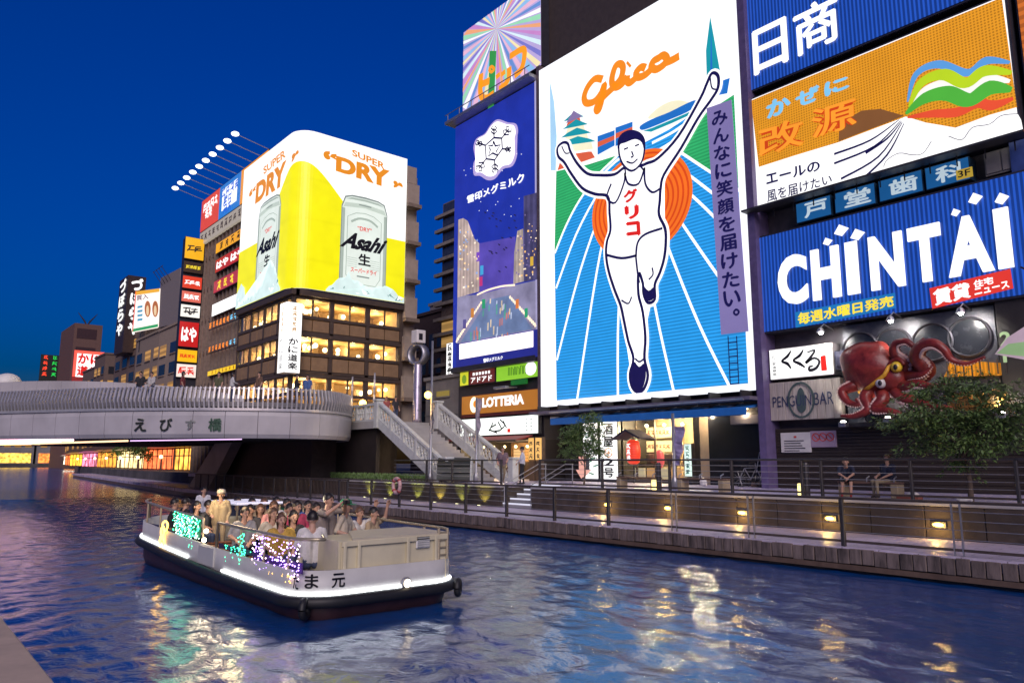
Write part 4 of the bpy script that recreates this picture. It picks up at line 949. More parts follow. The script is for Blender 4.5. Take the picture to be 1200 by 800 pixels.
# meter box beside
mbx = thing('meter_box', 'dark blue utility box beside the white hiragana sign', 'box', (kx1 + .3, 28.9, kz0 + .1))
MB().bbox(kx1 + .06, kx1 + .5, 28.75, 29.39, kz0 + .15, kz1 - .35, .03).build('housing', mat('utility_blue', (.03, .03, .06), .5), mbx)
MB().bbox(kx1 + .15, kx1 + .42, 28.68, 28.75, kz0 + .3, kz0 + .7, .02).build('cover', mat('utility_blue', (.03, .03, .06), .5), mbx)
px0, px1, pz0, pz1 = -17.3, ps.px(986, 460)[0], ps.px(900, 493)[1], ps.px(903, 449)[1]
pb_ = thing('bar_sign', 'weathered pale wooden board with dark bar lettering and round emblem', 'sign', ((px0 + px1) / 2, 28.8, pz0))
WB = mat('pale_board', (.42, .37, .33), .8, var=.25, scale=4, stretch=(3, 1, .25), bump=.2)
nb = 9
for t in range(nb): MB().bbox(px0 + (px1 - px0) * t / nb + .008, px0 + (px1 - px0) * (t + 1) / nb - .008, 28.74 - rnd.uniform(0, .012), 29.0, pz0, pz1, .01).build('plank', WB, pb_)
BL = mat('bar_letter_blue', (.03, .04, .10), .5)
zc = (pz0 + pz1) / 2; wB = px1 - px0
lettering('PENGUIN', ps, (px0 + .05 * wB, px0 + .60 * wB, zc - .24, zc + .2), BL, pb_, bold=.0, out=.05)
lettering('BAR', ps, (px0 + .64 * wB, px0 + .9 * wB, zc - .24, zc + .26), BL, pb_, bold=.0, out=.05)
oe = MB(); stroke(oe, ps, [(px0 + .46 * wB + .55 * cos(t * pi / 12), zc + .7 * sin(t * pi / 12)) for t in range(24)], .09, px=False, out=.06, closed=True)
oe.build('round_emblem', mat('emblem_green', (.06, .09, .09), .5), pb_)
art('emblem_figure', ps, [(px0 + .46 * wB + x, zc + z) for x, z in ((-.08, -.5), (.08, -.5), (.2, -.3), (.16, .2), (.1, .42), (0, .5), (-.1, .42), (-.16, .2), (-.2, -.3))], mat('emblem_green', (.06, .09, .09), .5), pb_, .045, px=False, smooth=3)

ox0, ox1, oz0, oz1 = px1 + .12, -8.75, 4.15, 8.0
ow = thing('octopus_restaurant', 'grey metal restaurant front with big round portholes behind the octopus', 'restaurant', ((ox0 + ox1) / 2, 28.9, oz0))
GM = mat('hammered_metal', (.09, .09, .105), .45, .5, var=.25, scale=5, bump=.35, bscale=14)
MB().box(ox0, ox1, 28.95, 29.39, oz0, oz1).build('metal_wall', GM, ow)
pw = Plane('Y', 28.94)
for x, y in ((1009, 410), (1047, 406), (1093, 401), (1136, 395), (1028, 485)):
    u, z = pw.px(x, y)
    r_ = .72 if y < 450 else .5
    mb = MB(); prof = [(r_, 0), (r_, .06), (r_ * .93, .1), (r_ * .86, .04)]; nn = 28
    for (ra, ha), (rb_, hb) in zip(prof, prof[1:]):
        A = [pw.at(u + ra * cos(2 * pi * t / nn), z + ra * sin(2 * pi * t / nn), ha) for t in range(nn)]; B = [pw.at(u + rb_ * cos(2 * pi * t / nn), z + rb_ * sin(2 * pi * t / nn), hb) for t in range(nn)]
        mb.add(A + B, [(t, (t + 1) % nn, nn + (t + 1) % nn, nn + t) for t in range(nn)])
    ring = mb.build('porthole_ring', mat('porthole_ring', (.08, .08, .095), .4, .5), ow, True)
    art('porthole_pane', pw, [(u + r_ * .86 * cos(2 * pi * t / nn), z + r_ * .86 * sin(2 * pi * t / nn)) for t in range(nn)], mat('porthole_glass', (.025, .027, .034), .25, .1), ow, .045, px=False)
MB().box(ox0 - .1, ox1 + .1, 28.3, 29.39, oz0 - .16, oz0 - .01).build('ledge', STEEL, ow)
for x, y, od_ in ((977, 391, 'next to the white hiragana sign'), (1058, 378, 'over the octopus eyes'), (1139, 369, 'over the tentacle tip')):
    u, z = pw.px(x, y)
    sl_ = thing('flood_lamp', 'bright white flood lamp on a bent arm, %s' % od_, 'lamp', (u, 28.9, z), 'flood lamps above the octopus')
    MB().tube([(u, 28.94, z + .15), (u, 28.2, z + .3), (u, 27.9, z + .12)], .025, 6).build('arm', STEEL_L, sl_)
    MB().lathe((u, 27.9, z - .05), [(.16, 0), (.1, .14), (.04, .18)], 10).build('hood', STEEL_L, sl_)
    MB().ball((u, 27.92, z - .05), .09, 8, 6).build('bulb', lamp_mat('flood_bulb', (1, .97, .9), 30, sample=1), sl_)
    spot('lamp_light', (u, 27.95, z - .15), (u, 29, z - .9), 190, (1, .95, .86), sl_, 120)
for x, y, od_ in ((1000, 497, 'under the curled tentacle'), (1052, 492, 'under the octopus head'), (1184, 487, 'at the corner by the gate')):
    u, z = pw.px(x, y)
    fl = thing('uplight', 'small bright uplight on the restaurant ledge, %s' % od_, 'lamp', (u, 28.2, z), 'uplights below the octopus')
    MB().bbox(u - .14, u + .14, 28.0, 28.32, z - .12, z + .05, .02).build('housing', STEEL_L, fl)
    MB().ball((u, 28.15, z + .07), (.1, .1, .05), 8, 6).build('lens', lamp_mat('uplight_white', (1, .95, .85), 20, sample=1), fl)
    MB().tube([(u, 28.3, z - .05), (u, 28.95, z - .05)], .02, 6).build('arm', STEEL_L, fl)
    spot('lamp_light', (u, 28.12, z + .15), (u + .1, 28.5, z + 1), 70, (1, .93, .8), fl, 110)
# the octopus
oc = thing('octopus_sculpture', 'huge red octopus sculpture sprawling over the restaurant front', 'sculpture', (-12, 28.6, 5))
OCT = mat('octopus_red', (.21, .026, .02), .34, var=.5, scale=3.2, bump=.5, bscale=9, var2=.2)
OCT_L = mat('sucker_pale', (.75, .52, .45), .4, var=.15, scale=6)
zo = lambda x, y: pwO.px(960 + x / 5, 360 + y / 5)
pwO = Plane('Y', 28.3)
mb = MB(); c_ = zo(310, 352); cc = Vector((c_[0], 28.35, c_[1]))
mb.ball((0, 0, 0), (1.22, .8, 1.0), 28, 18)
for v in mb.v:                                           # mantle: swollen at the back, drawn in towards the eyes
    v.x *= 1 + .08 * sin(v.z * 4); v.z += .05 * sin(v.x * 5 + v.y * 4) * (1 - abs(v.x)); t_ = max(0, v.x - .25)
    v.y *= 1 - .25 * t_; v.z = v.z * (1 - .3 * t_) - .25 * t_
mb.v = [Matrix.Rotation(radians(14), 3, 'Y') @ v + cc for v in mb.v]
mb.build('mantle', OCT, oc, True)
def tent(name, pts, r0, r1, ys=None, suck=True):
    P3 = []
    for i_, (x, y) in enumerate(pts):
        u, z = zo(x, y); yy = 28.35 if ys is None else ys[min(i_, len(ys) - 1)]; P3.append(Vector((u, yy, z)))
    P3 = spline(P3, 6); n_ = len(P3); r0 *= 1.28; r1 *= 1.2
    o = MB().tube(P3, [r0 + (r1 - r0) * (i_ / (n_ - 1)) ** .8 for i_ in range(n_)], 12).build(name, OCT, oc, True)
    if suck:
        sb = MB()
        for i_ in range(1, n_ - 1):
            r_ = r0 + (r1 - r0) * (i_ / (n_ - 1)) ** .8; t = (P3[i_ + 1] - P3[i_ - 1]).normalized(); s_ = Vector((-t.z, 0, t.x))
            sb.ball(P3[i_] - s_ * r_ * .8 + Vector((0, -r_ * .55, 0)), r_ * .32, 6, 4)
        tag(sb.build('sucker', OCT_L, o, True), kind='stuff')
    return o
tent('tentacle', [(470, 400), (520, 340), (470, 280), (480, 225), (545, 210), (600, 240), (650, 190)], .26, .04, [28.4, 28.2, 28.0, 27.9, 27.8, 27.8])
tent('tentacle', [(560, 400), (640, 365), (610, 300), (650, 242), (725, 228), (785, 262), (825, 318), (910, 338), (1010, 300)], .30, .04, [28.5, 28.1, 27.8, 27.6, 27.5, 27.5, 27.6, 27.7])
tent('tentacle', [(480, 410), (560, 405), (640, 395), (690, 345)], .24, .06, [28.4, 28.1, 27.9])
tent('tentacle', [(270, 440), (215, 465), (172, 500), (215, 560), (280, 575), (260, 540)], .22, .05, [28.3, 28.0, 27.8, 27.7])
tent('tentacle', [(320, 470), (300, 530), (330, 600), (260, 640), (180, 640)], .24, .05, [28.3, 27.9, 27.7, 27.6])
tent('tentacle', [(370, 470), (400, 540), (370, 600), (450, 610), (530, 625)], .25, .06, [28.3, 27.9, 27.7, 27.6])
tent('tentacle', [(430, 450), (500, 520), (600, 560), (720, 585), (840, 605)], .28, .06, [28.4, 28.0, 27.8, 27.7])
tent('tentacle', [(450, 440), (530, 470), (610, 455), (700, 470), (790, 460)], .26, .05, [28.4, 28.0, 27.8, 27.7])
mb = MB(); c_ = zo(440, 420); mb.ball((c_[0], 28.2, c_[1]), (.55, .5, .55), 20, 12); mb.build('head', OCT, oc, True)
for (x, y), iris in (((398, 448), (.02, .02, .03)), ((488, 356), (.02, .02, .03))):
    u, z = zo(x, y)
    e_ = MB().ball((u, 27.8, z), .2, 16, 10).build('eye', mat('eye_white', (.7, .7, .66), .2) if x < 420 else mat('eye_yellow', (.8, .55, .05), .25), oc, True)
    MB().ball((u + .04, 27.62, z - .02), (.075, .05, .1), 10, 8).build('pupil', K_TXT, e_, True)
    MB().tube([Vector((u + .27 * cos(t), 27.8, z + .27 * sin(t))) for t in [pi * .05 + k * pi * .1 for k in range(10)]], .07, 8).build('eyelid', OCT, e_, True)
# headband (folded towel) and dumpling boat
hb = MB(); c0 = zo(455, 330); c1 = zo(250, 500)
hb.tube([Vector((c0[0], 27.85, c0[1])), Vector((zo(430, 420)[0], 27.65, zo(430, 420)[1] + .1)), Vector((zo(330, 480)[0], 27.8, zo(330, 480)[1] + .05)), Vector((c1[0], 28.1, c1[1]))], .075, 8)
hb.build('twisted_band', mat('band_yellow', (.75, .38, .03), .5, var=.3, scale=9), oc, True)
u, z = pwO.px(1144, 468)
tb = thing('dumpling_dish', 'golden boat shaped dish of dumplings lit up beside the octopus', 'dish', (u, 28.2, z - .4))
hull_ = MB(); vs = []
for t in range(13):
    a = -1 + 2 * t / 12; w2 = .42 * sqrt(max(0, 1 - a * a * .96)); lift = .22 * a * a
    vs += [(u + a * .95, 28.2 - w2, z + lift), (u + a * .85, 28.2, z - .42 + lift), (u + a * .95, 28.2 + w2, z + lift)]
hull_.add(vs, [f for t in range(12) for f in ((t * 3, t * 3 + 1, t * 3 + 4, t * 3 + 3), (t * 3 + 1, t * 3 + 2, t * 3 + 5, t * 3 + 4))]).build('boat_dish', mat('bamboo_gold', (.7, .38, .08), .5, var=.3, scale=7), tb, True)
for t in range(6): MB().ball((u - .6 + t * .24, 28.15 + .1 * (t % 2), z + .08 + .03 * (t % 3)), .18, 10, 8).build('dumpling', mat('dumpling_brown', (.42, .2, .06), .5, var=.3, scale=8), tb, True)
MB().box(u - .1, u + .1, 28.2, 28.95, z - .4, z - .3).build('bracket', STEEL, tb)
point('lamp_light', (u + .2, 27.7, z + .25), 16, (1, .75, .3), tb)
qd = [pwO.px(*p) for p in ((1100, 440), (1172, 438), (1172, 424), (1108, 420))]
gl_ = thing('lattice_sign', 'amber backlit lattice panel behind the red tentacle', 'sign', (qd[0][0], 28.8, qd[0][1]))
art('panel', Plane('Y', 28.8), qd, lamp_mat('lattice_amber', 'd88a1e', .9, ('X', .12, .5, .5)), gl_, .02, px=False, thick=.14)
gm = MB()
for t in range(8): gm.pbox(Plane('Y', 28.76), qd[0][0] + .12 + t * .26, qd[0][0] + .16 + t * .26, qd[1][1] + .05, qd[3][1] - .1, 0, .03)
gm.build('lattice_bar', STEEL_B, gl_)
# lower dark slatted wall with notice boards
dw = thing('slatted_wall', 'dark slatted ground floor wall behind the benches', 'wall', (-12, 29, UZ))
for t in range(19): MB().bbox(-17.28 , -8.3, 29.0, 29.39, UZ + .02 + t * .128, UZ + .02 + t * .128 + .118, .008).build('slat', mat('dark_slat', (.03, .021, .016), .55, var=.3, scale=2, stretch=(.3, 1, 4)), dw)
pn_ = Plane('Y', 28.95)
for nm, lab, (x0, y0, x1, y1), mt_ in (('notice_board', 'white notice board with red heading on the dark slatted wall', (916, 506, 949.5, 530), mat('notice_white', (.62, .6, .58), .5, var=.05)), ('notice_board', 'mauve notice board with three prohibition rings on the dark slatted wall', (950.5, 504, 979.5, 524), mat('notice_mauve', (.36, .27, .36), .5, var=.05))):
    a, b_ = pn_.px(x0, y1), pn_.px(x1, y0)
    nb_ = thing(nm, lab, 'notice', (a[0], 28.95, a[1]))
    MB().bbox(a[0], b_[0], 28.93, 28.998, a[1], b_[1], .008).build('panel', mt_, nb_)
    tx = MB()
    if 'white' in lab:
        hd_ = MB(); stroke(hd_, Plane('Y', 28.93), [(a[0] + .6, b_[1] - .18), (b_[0] - .6, b_[1] - .18)], .08, px=False, out=.01); hd_.build('print_heading', mat('print_red', (.55, .06, .05), .5), nb_)
        for t in range(6): stroke(tx, Plane('Y', 28.93), [(a[0] + .15, b_[1] - .34 - t * .1), (b_[0] - .15 - .4 * rnd.random(), b_[1] - .34 - t * .1)], .035, px=False, out=.01)
        tx.build('print_line', K_TXT, nb_)
    else:
        for t in range(3):
            cx0 = a[0] + .24 + t * (b_[0] - a[0] - .48) / 2; czz = b_[1] - .25
            stroke(tx, Plane('Y', 28.93), [(cx0 + .15 * cos(k * pi / 8), czz + .15 * sin(k * pi / 8)) for k in range(16)], .04, px=False, out=.01, closed=True); stroke(tx, Plane('Y', 28.93), [(cx0 - .1, czz + .1), (cx0 + .1, czz - .1)], .04, px=False, out=.012)
        tx.build('prohibition_ring', mat('print_red', (.55, .06, .05), .5), nb_)
# floor sign pillar and pennant at the frame edge
fp = thing('floor_sign', 'dark pillar sign with pale green 2F characters', 'sign', (-8.4, 28.9, 4.2))
MB().box(-8.65, -7.75, 28.75, 29.39, 3.4, 8.1).build('pillar', mat('pillar_dark', (.03, .025, .022), .5), fp)
MB().box(-7.74, -7.1, 28.8, 29.39, 1.6, 13.5).build('blue_pillar', mat('pillar_blue', (.03, .06, .22), .5), fp)
u, z = Plane('Y', 28.7).px(1180, 397)
lettering('2', ps, (u - .22, u + .12, z - .22, z + .26), lamp_mat('pale_green', 'a8c090', .85), fp, out=.03, bold=.03)
lettering('F', ps, (u - .18, u + .12, z - .78, z - .34), lamp_mat('pale_green', 'a8c090', .85), fp, out=.03, bold=.03)
pe = Plane('Y', 26.5)
pn2 = thing('pennant', 'pastel pink and green cloth pennant hanging beside the floor sign', 'banner', (pe.px(1190, 405)[0], 26.5, pe.px(1190, 405)[1]))
art('cloth', pe, [(1166, 415), (1180, 396), (1205, 380), (1240, 400), (1240, 424), (1204, 422)], lamp_mat('pastel_pink', 'c0a8b4', .6, mottle=.3, base=.6), pn2, .02, thick=.03)
art('cloth_trim', pe, [(1168, 414), (1182, 403), (1204, 400), (1206, 418)], lamp_mat('pastel_green', '98bc84', .55, mottle=.3, base=.6), pn2, .03)
MB().tube([(pe.px(1204, 380)[0], 26.5, 8.6), (pe.px(1204, 380)[0], 29.39, 8.6)], .03, 6).build('arm', STEEL, pn2)
# shutter gate at the frame edge
sg = thing('shutter_gate', 'striped metal gate with a small lamp beside the slatted wall', 'gate', (-7.4, 28.6, UZ))
for t in range(8): MB().bbox(-7.72 + t * .14, -7.62 + t * .14, 28.55, 28.7, UZ, UZ + 2.6, .01).build('bar', mat('gate_bar_%d' % (t % 3), ((.25, .28, .3), (.4, .34, .16), (.12, .25, .2))[t % 3], .5), sg)
MB().box(-7.78, -6.5, 28.5, 28.75, UZ + 2.6, UZ + 2.75).build('lintel', STEEL, sg)
# ================================================================== snack shop under the dairy billboard
FS = Plane('Y', 28.9)
MB().box(-40.3, -31.95, 29.2, 33.9, 3.95, 7.98).build('fascia_wall', mat('shop_fascia_dark', (.035, .03, .035), .6), bM)
MB().box(-40.3, -31.95, 33.5, 33.9, UZ, 3.93).build('shop_back_wall', mat('shop_warm_wall', (.35, .2, .1), .7, var=.3), bM)
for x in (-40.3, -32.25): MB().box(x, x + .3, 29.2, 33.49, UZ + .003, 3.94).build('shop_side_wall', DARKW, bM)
MB().box(-39.95, -32.3, 31.2, 31.35, UZ + .003, UZ + 1.05).build('shop_counter', BROWN, bM)
for t in range(6): MB().box(-39.6 + t * 1.2, -38.6 + t * 1.2, 33.38, 33.49, UZ + 1.1, UZ + 1.9).build('menu_board', lamp_mat('menu_glow_%d' % (t % 2), ('f0c890', 'e8a860')[t % 2], .8, ('Z', .2, .6, .5)), bM)
for t in range(7): MB().ball((-39.4 + t * 1.1, 30.6, 3.6), .09, 8, 6).build('shop_lamp', WARM_L, bM)
for t in range(2): point('shop_light', (-38 + t * 3.6, 31.0, 3.5), 380, (1, .72, .38), bM)
def flat_sign(name, label, cat, pl, u0, u1, z0, z1, face, depth=.25, casem=FRAME_D, group=None, frame=None):
    t = thing(name, label, cat, tuple(pl.at((u0 + u1) / 2, z0)), group)
    MB().pbox(pl, u0, u1, z0, z1, -depth, 0).build('case', casem, t)
    MB().pbox(pl, u0 + .04, u1 - .04, z0 + .04, z1 - .04, 0.001, .02).build('face', face, t)
    return t
u = lambda x, y=480: FS.px(x, y)[0]
s = flat_sign('shop_sign', 'orange brown burger shop fascia with white capital letters', 'sign', FS, u(541), u(633), 5.62, 6.85, lamp_mat('burger_orange', 'b8742a', .8), casem=mat('maroon_case', (.12, .02, .02), .5))
MB().pbox(FS, u(541), u(633), 5.45, 5.61, -.2, .03).build('maroon_strip', mat('maroon_case', (.12, .02, .02), .5), s)
lettering('LOTTERIA', FS, (u(566), u(615), 6.0, 6.62), W_TXT, s, bold=.05, out=.06)
art('round_logo', FS, [(u(556) + .42 * cos(k * pi / 16), 6.24 + .5 * sin(k * pi / 16)) for k in range(32)], lamp_mat('logo_cream', 'fff0d0', 1.4), s, .05, px=False)
art('logo_mark', FS, [(u(557) + .2 * cos(k * pi / 10) + .05, 6.28 + .22 * sin(k * pi / 10)) for k in range(20)], lamp_mat('logo_amber', 'e8902a', .95), s, .06, px=False)
s = flat_sign('shop_sign', 'white backlit sign with brushed characters and red seal under the burger fascia', 'sign', FS, u(539.5), u(631), 4.25, 5.38, lamp_mat('pale_green_white', (.93, 1, .93), 1.35, sample=1))
bm_ = MB()
for pts in ([(575, 501), (582, 497)], [(578, 495), (574, 505)], [(584, 494), (588, 503), (580, 505)], [(586, 491), (592, 498), (587, 503)], [(590, 493), (594, 501)], [(573, 503), (583, 507)]):
    stroke(bm_, FS, pts, .09, out=.03, smooth=3)
bm_.build('brush_lettering', K_TXT, s)
art('seal', FS, [(u(595), 4.4), (u(598.5), 4.4), (u(598.5), 4.62), (u(595), 4.62)], R_TXT, s, .03, px=False)
bm_ = MB()
for t in range(4): stroke(bm_, FS, [(u(617), 4.5 + t * .2), (u(618.5), 4.5 + t * .2)], .07, px=False, out=.03); stroke(bm_, FS, [(u(622), 4.5 + t * .2), (u(623.5), 4.5 + t * .2)], .07, px=False, out=.03)
bm_.build('small_print', mat('grey_print', (.3, .3, .33), .5), s)
aw = thing('awning', 'dark red roll out awning above the snack shop', 'awning', (-36, 28.9, 3.95))
MB().prism([(-40.2, 28.9, 4.2), (-40.2, 27.6, 3.9), (-40.2, 27.6, 3.83), (-40.2, 28.9, 4.12)], (7.6, 0, 0)).build('cloth', mat('awning_red', (.25, .03, .03), .7, var=.2), aw)
MB().tube([(-40.25, 27.6, 3.86), (-32.55, 27.6, 3.86)], .06, 8).build('front_bar', STEEL_B, aw)
s = flat_sign('shop_sign', 'yellow square sign beside the maroon katakana sign', 'sign', FS, u(539, 445), u(549), 7.52, 8.5, lamp_mat('lime_yellow', 'd8d832', .9))
art('green_blot', FS, [(u(544) + .25 * cos(k * pi / 6), 7.95 + .3 * sin(k * pi / 6)) for k in range(12)], lamp_mat('lime_dark', '7aa02a', .8), s, .03, px=False)
s = flat_sign('shop_sign', 'maroon sign with white katakana under the dairy billboard', 'sign', FS, u(550, 445), u(580), 7.52, 8.5, lamp_mat('maroon_glow', '6a2824', .8))
lettering('アドアド', FS, (u(552), u(577), 7.64, 8.0), W_TXT, s, bold=.03, out=.04)
bm_ = MB()
for t in range(6): stroke(bm_, FS, [(u(554 + t * 3.6), 8.2), (u(556.4 + t * 3.6), 8.2)], .18, px=False, out=.03)
bm_.build('small_print', W_TXT, s)
s = flat_sign('shop_sign', 'bright lime green sign with white disc under the dairy billboard', 'sign', FS, u(581.5, 445), u(631), 7.5, 8.5, lamp_mat('lime_green', '8cc832', .98, sample=1))
art('white_disc', FS, [(u(622.5) + .5 * cos(k * pi / 14), 8.05 + .4 * sin(k * pi / 14)) for k in range(28)], W_TXT, s, .03, px=False)
bm_ = MB()
for k_, (x0, x1) in enumerate(((596, 598), (599.5, 602), (603, 605), (606, 609), (610, 613), (614, 616.5))):
    stroke(bm_, FS, [(u(x0), 7.8), (u(x0 + .6), 8.3), (u(x1), 8.25 - .1 * (k_ % 2)), (u(x1 - .2), 7.8)], .07, px=False, out=.03)
bm_.build('green_lettering', lamp_mat('green_dark_letter', '3f7a1e', .8), s)
MB().pbox(FS, u(600), u(617), 7.2, 7.49, -.1, .1).build('lower_tab', lamp_mat('tab_green', '1f6a2a', .7), s)
s = thing('sign_lamp', 'thin bracket arm lamp over the burger shop fascia', 'lamp', (u(605), 28.9, 7.0))
MB().tube([(u(605), 28.95, 7.05), (u(607), 27.6, 6.95)], .04, 6).build('arm', STEEL_L, s); MB().bbox(u(600), u(615), 27.45, 27.7, 6.88, 7.0, .02).build('lamp_head', STEEL_L, s)
# paper lantern panels by the door
for k_, (x0, x1) in enumerate(((622, 629), (630, 638))):
    t = flat_sign('paper_lantern_panel', ('warm paper panel with brushed writing beside the snack shop door' if k_ == 0 else 'warm paper panel with brushed writing beside the dark passage'), 'lantern', Plane('Y', 28.7), u(x0), u(x1), 2.75, 4.05, lamp_mat('paper_warm', 'f6c070', .98), casem=BROWN)
    bm_ = MB()
    for q_ in range(3):
        cz = 3.7 - q_ * .36; cx0 = (u(x0) + u(x1)) / 2
        scrawl(bm_, Plane('Y', 28.68), cx0, cz, .14, q_ + k_ * 7, .02)
    bm_.build('brush_lettering', K_TXT, t)
    MB().box(u(x0) + .1, u(x0) + .16, 28.72, 29.2, 4.0, 4.04).build('bracket', STEEL, t)
    MB().pbox(Plane('Y', 28.7), u(x0) + .05, u(x1) - .05, UZ, 2.74, -.2, -.02).build('stand', BROWN, t)
# ================================================================== bar under the runner billboard
MB().box(-31.6, -17.55, 33.6, 33.9, UZ, 5.19).build('bar_back_wall', mat('bar_wall', (.5, .36, .2), .7, var=.15), bG)
gl0, gl1 = onY(725, 520, 30.5).x, onY(815, 520, 30.5).x; dk1 = onY(835, 520, 30.5).x
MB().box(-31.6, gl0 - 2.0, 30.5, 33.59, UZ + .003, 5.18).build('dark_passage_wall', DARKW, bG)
MB().box(dk1, -17.55, 30.2, 33.59, UZ + .003, 5.18).build('dark_front', mat('dark_glass_front', (.02, .02, .025), .15, .0, var=.1), bG)
MB().box(gl1 + .3, dk1 - .003, 30.45, 33.59, UZ + .003, 5.18).build('cream_wall', mat('cream_wall', (.55, .42, .28), .7, var=.1), bG)
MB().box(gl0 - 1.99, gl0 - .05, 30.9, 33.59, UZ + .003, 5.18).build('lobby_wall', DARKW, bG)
nm_ = 4
for t in range(nm_):
    a = gl0 + (gl1 - gl0) * t / nm_; b_ = gl0 + (gl1 - gl0) * (t + 1) / nm_
    w = MB().box(a + .03, b_ - .03, 30.49, 30.51, UZ + .12, 5.0).build('shop_pane', GLASS, bG)
    MB().box(a - .03, a + .028, 30.44, 30.56, UZ + .003, 5.1).build('mullion', STEEL_B, bG)
MB().box(gl1 - .03, gl1 + .29, 30.4, 30.7, UZ + .003, 5.15).build('mullion', STEEL, bG)
MB().box(gl0 - .03, gl1, 30.44, 30.56, UZ + .004, UZ + .115).build('sill', STEEL, bG)
for t in range(3): point('shop_light', (gl0 + 1.0 + t * 2.0, 31.6, 4.4), 600, (1, .74, .38), bG)
for t in range(5): MB().ball((gl0 + .7 + t * 1.2, 32.0, 4.6), .1, 8, 6).build('shop_lamp', WARM_L, bG)
for (x0, x1, z0, z1) in ((752, 789, 3.95, 4.55), (752, 789, 3.2, 3.8)):
    a, b_ = onY(x0, 510, 32.9).x, onY(x1, 510, 32.9).x
    o = MB().box(a, b_, 32.85, 32.9, z0, z1).build('menu_board', lamp_mat('menu_cream', 'f6dca0', .85), bG)
    bm_ = MB()
    for q_ in range(7): scrawl(bm_, Plane('Y', 32.85), a + .3 + q_ * (b_ - a - .5) / 6.5, (z0 + z1) / 2, .13, q_ + z0, .01)
    bm_.build('menu_print', mat('menu_ink', (.25, .08, .03), .5), o)
for t in range(6): MB().box(gl0 + .5 + t * .8, gl0 + 1.1 + t * .8, 31.2, 31.35, UZ + .2, UZ + .75).build('display_box', lamp_mat('display_%d' % (t % 2), ('ecd0a0', 'f0b070')[t % 2], .7), bG)
MB().box(gl0 + .2, gl1 - .1, 31.0, 31.9, UZ + .003, UZ + .18).build('display_plinth', BROWN, bG)
for t in range(4):
    MB().bbox(gl0 + .7 + t * 1.2, gl0 + 1.25 + t * 1.2, 31.9, 32.4, UZ + .95, UZ + 1.5, .03).build('wine_crate', mat('crate_dark', (.05, .03, .03), .5), bG)
MB().box(gl0 + .3, gl1 - .2, 31.8, 32.5, UZ + .85, UZ + .93).build('shelf', BROWN, bG)
MB().ball((onY(773, 540, 31.2).x, 31.2, UZ + 1.2), (.28, .2, .5), 12, 8).build('red_figure', lamp_mat('red_figure', 'e05a5a', .9), bG, True)
for k_, xx in enumerate((gl1 + .9, gl0 - 1.2, -19.2)):
    MB().lathe((xx, 29.75, 5.0), [(.16, 0), (.16, .06)], 12).build('downlight', WARM_L, bG); point('shop_light', (xx, 29.7, 4.8), 90 if k_ < 2 else 20, (1, .78, .5), bG)
ceil = MB().box(-31.6, -17.55, 29.35, 33.59, 5.06, 5.18)
ceil.build('bar_ceiling', WHITEP, bG)
# white vertical bar signs
VS = Plane('Y', 30.2)
for k_, (x0, x1) in enumerate(((683, 701), (703, 724))):
    a, b_ = VS.px(x0, 520)[0], VS.px(x1, 520)[0]
    t = flat_sign('vertical_sign', ('tall white lit sign with green pattern behind the small tree' if k_ == 0 else 'tall white lit sign with black vertical writing beside the bar window'), 'sign', VS, a, b_, UZ + .12, 4.85, WHITE_S, casem=STEEL)
    MB().pbox(VS, a, b_, UZ, UZ + .115, -.25, .05).build('foot', STEEL, t)
    if k_ == 1:
        for ch, (y1, y0) in (('酒', (4.75, 4.1)), ('屋', (4.02, 3.45)), ('2', (2.85, 2.45)), ('号', (2.35, 1.85))):
            lettering(ch, VS, (a + .28, b_ - .28, y0, y1), K_TXT, t, bold=.03, out=.04)
        rg = MB(); stroke(rg, VS, [((a + b_) / 2 + .26 * cos(k * pi / 10), 3.15 + .24 * sin(k * pi / 10)) for k in range(20)], .05, px=False, out=.04, closed=True)
        stroke(rg, VS, [((a + b_) / 2 - .15, 3.15), ((a + b_) / 2 + .15, 3.15)], .05, px=False, out=.04); stroke(rg, VS, [((a + b_) / 2, 3.0), ((a + b_) / 2, 3.3)], .05, px=False, out=.04)
        rg.build('ring_mark', O_TXT, t)
    else:
        gm_ = MB()
        for q_ in range(14): stroke(gm_, VS, [(a + rnd.uniform(.1, 1), UZ + .4 + q_ * .2), (a + rnd.uniform(.2, 1.2), UZ + .5 + q_ * .2)], .07, px=False, out=.03)
        gm_.build('green_print', lamp_mat('print_teal', '4a9a7a', .7), t)
a, b_ = VS.px(806, 535)[0], VS.px(815.5, 535)[0]
t = flat_sign('vertical_sign', 'narrow pale green lit sign on the post between window and cream wall', 'sign', Plane('Y', 29.9), a, b_, 1.95, 3.55, lamp_mat('mint_white', 'dff5ea', 1.1), casem=STEEL)
lettering('営業中', Plane('Y', 29.88), (a + .14, b_ - .14, 2.1, 3.4), lamp_mat('teal_letter', '2a6a6a', .6), t, vertical=True, out=.03) if False else None
bm_ = MB()
for q_ in range(5): scrawl(bm_, Plane('Y', 29.88), (a + b_) / 2, 2.2 + q_ * .28, .12, q_ + 40, .03)
bm_.build('writing', lamp_mat('teal_letter', '2a6a6a', .6), t)
MB().box(a + .1, b_ - .1, 29.95, 30.4, UZ, 1.94).build('post', STEEL, t)
# arrow sign
t = flat_sign('arrow_sign', 'small pink arrow shaped lit sign pointing down by the tall white sign', 'sign', Plane('Y', 29.6), VS.px(687, 540)[0], VS.px(696, 540)[0], 2.2, 3.0, lamp_mat('arrow_pink', 'f0b0a0', .9))
aa = VS.px(691.5, 540)[0]
art('arrow_head', Plane('Y', 29.6), [(aa - .5, 2.25), (aa + .5, 2.25), (aa - .1, 1.78)], lamp_mat('arrow_pink', 'f0b0a0', .9), t, .02, px=False, thick=.2)
MB().box(aa - .12, aa, 29.62, 29.7, UZ, 2.2).build('post', STEEL, t)
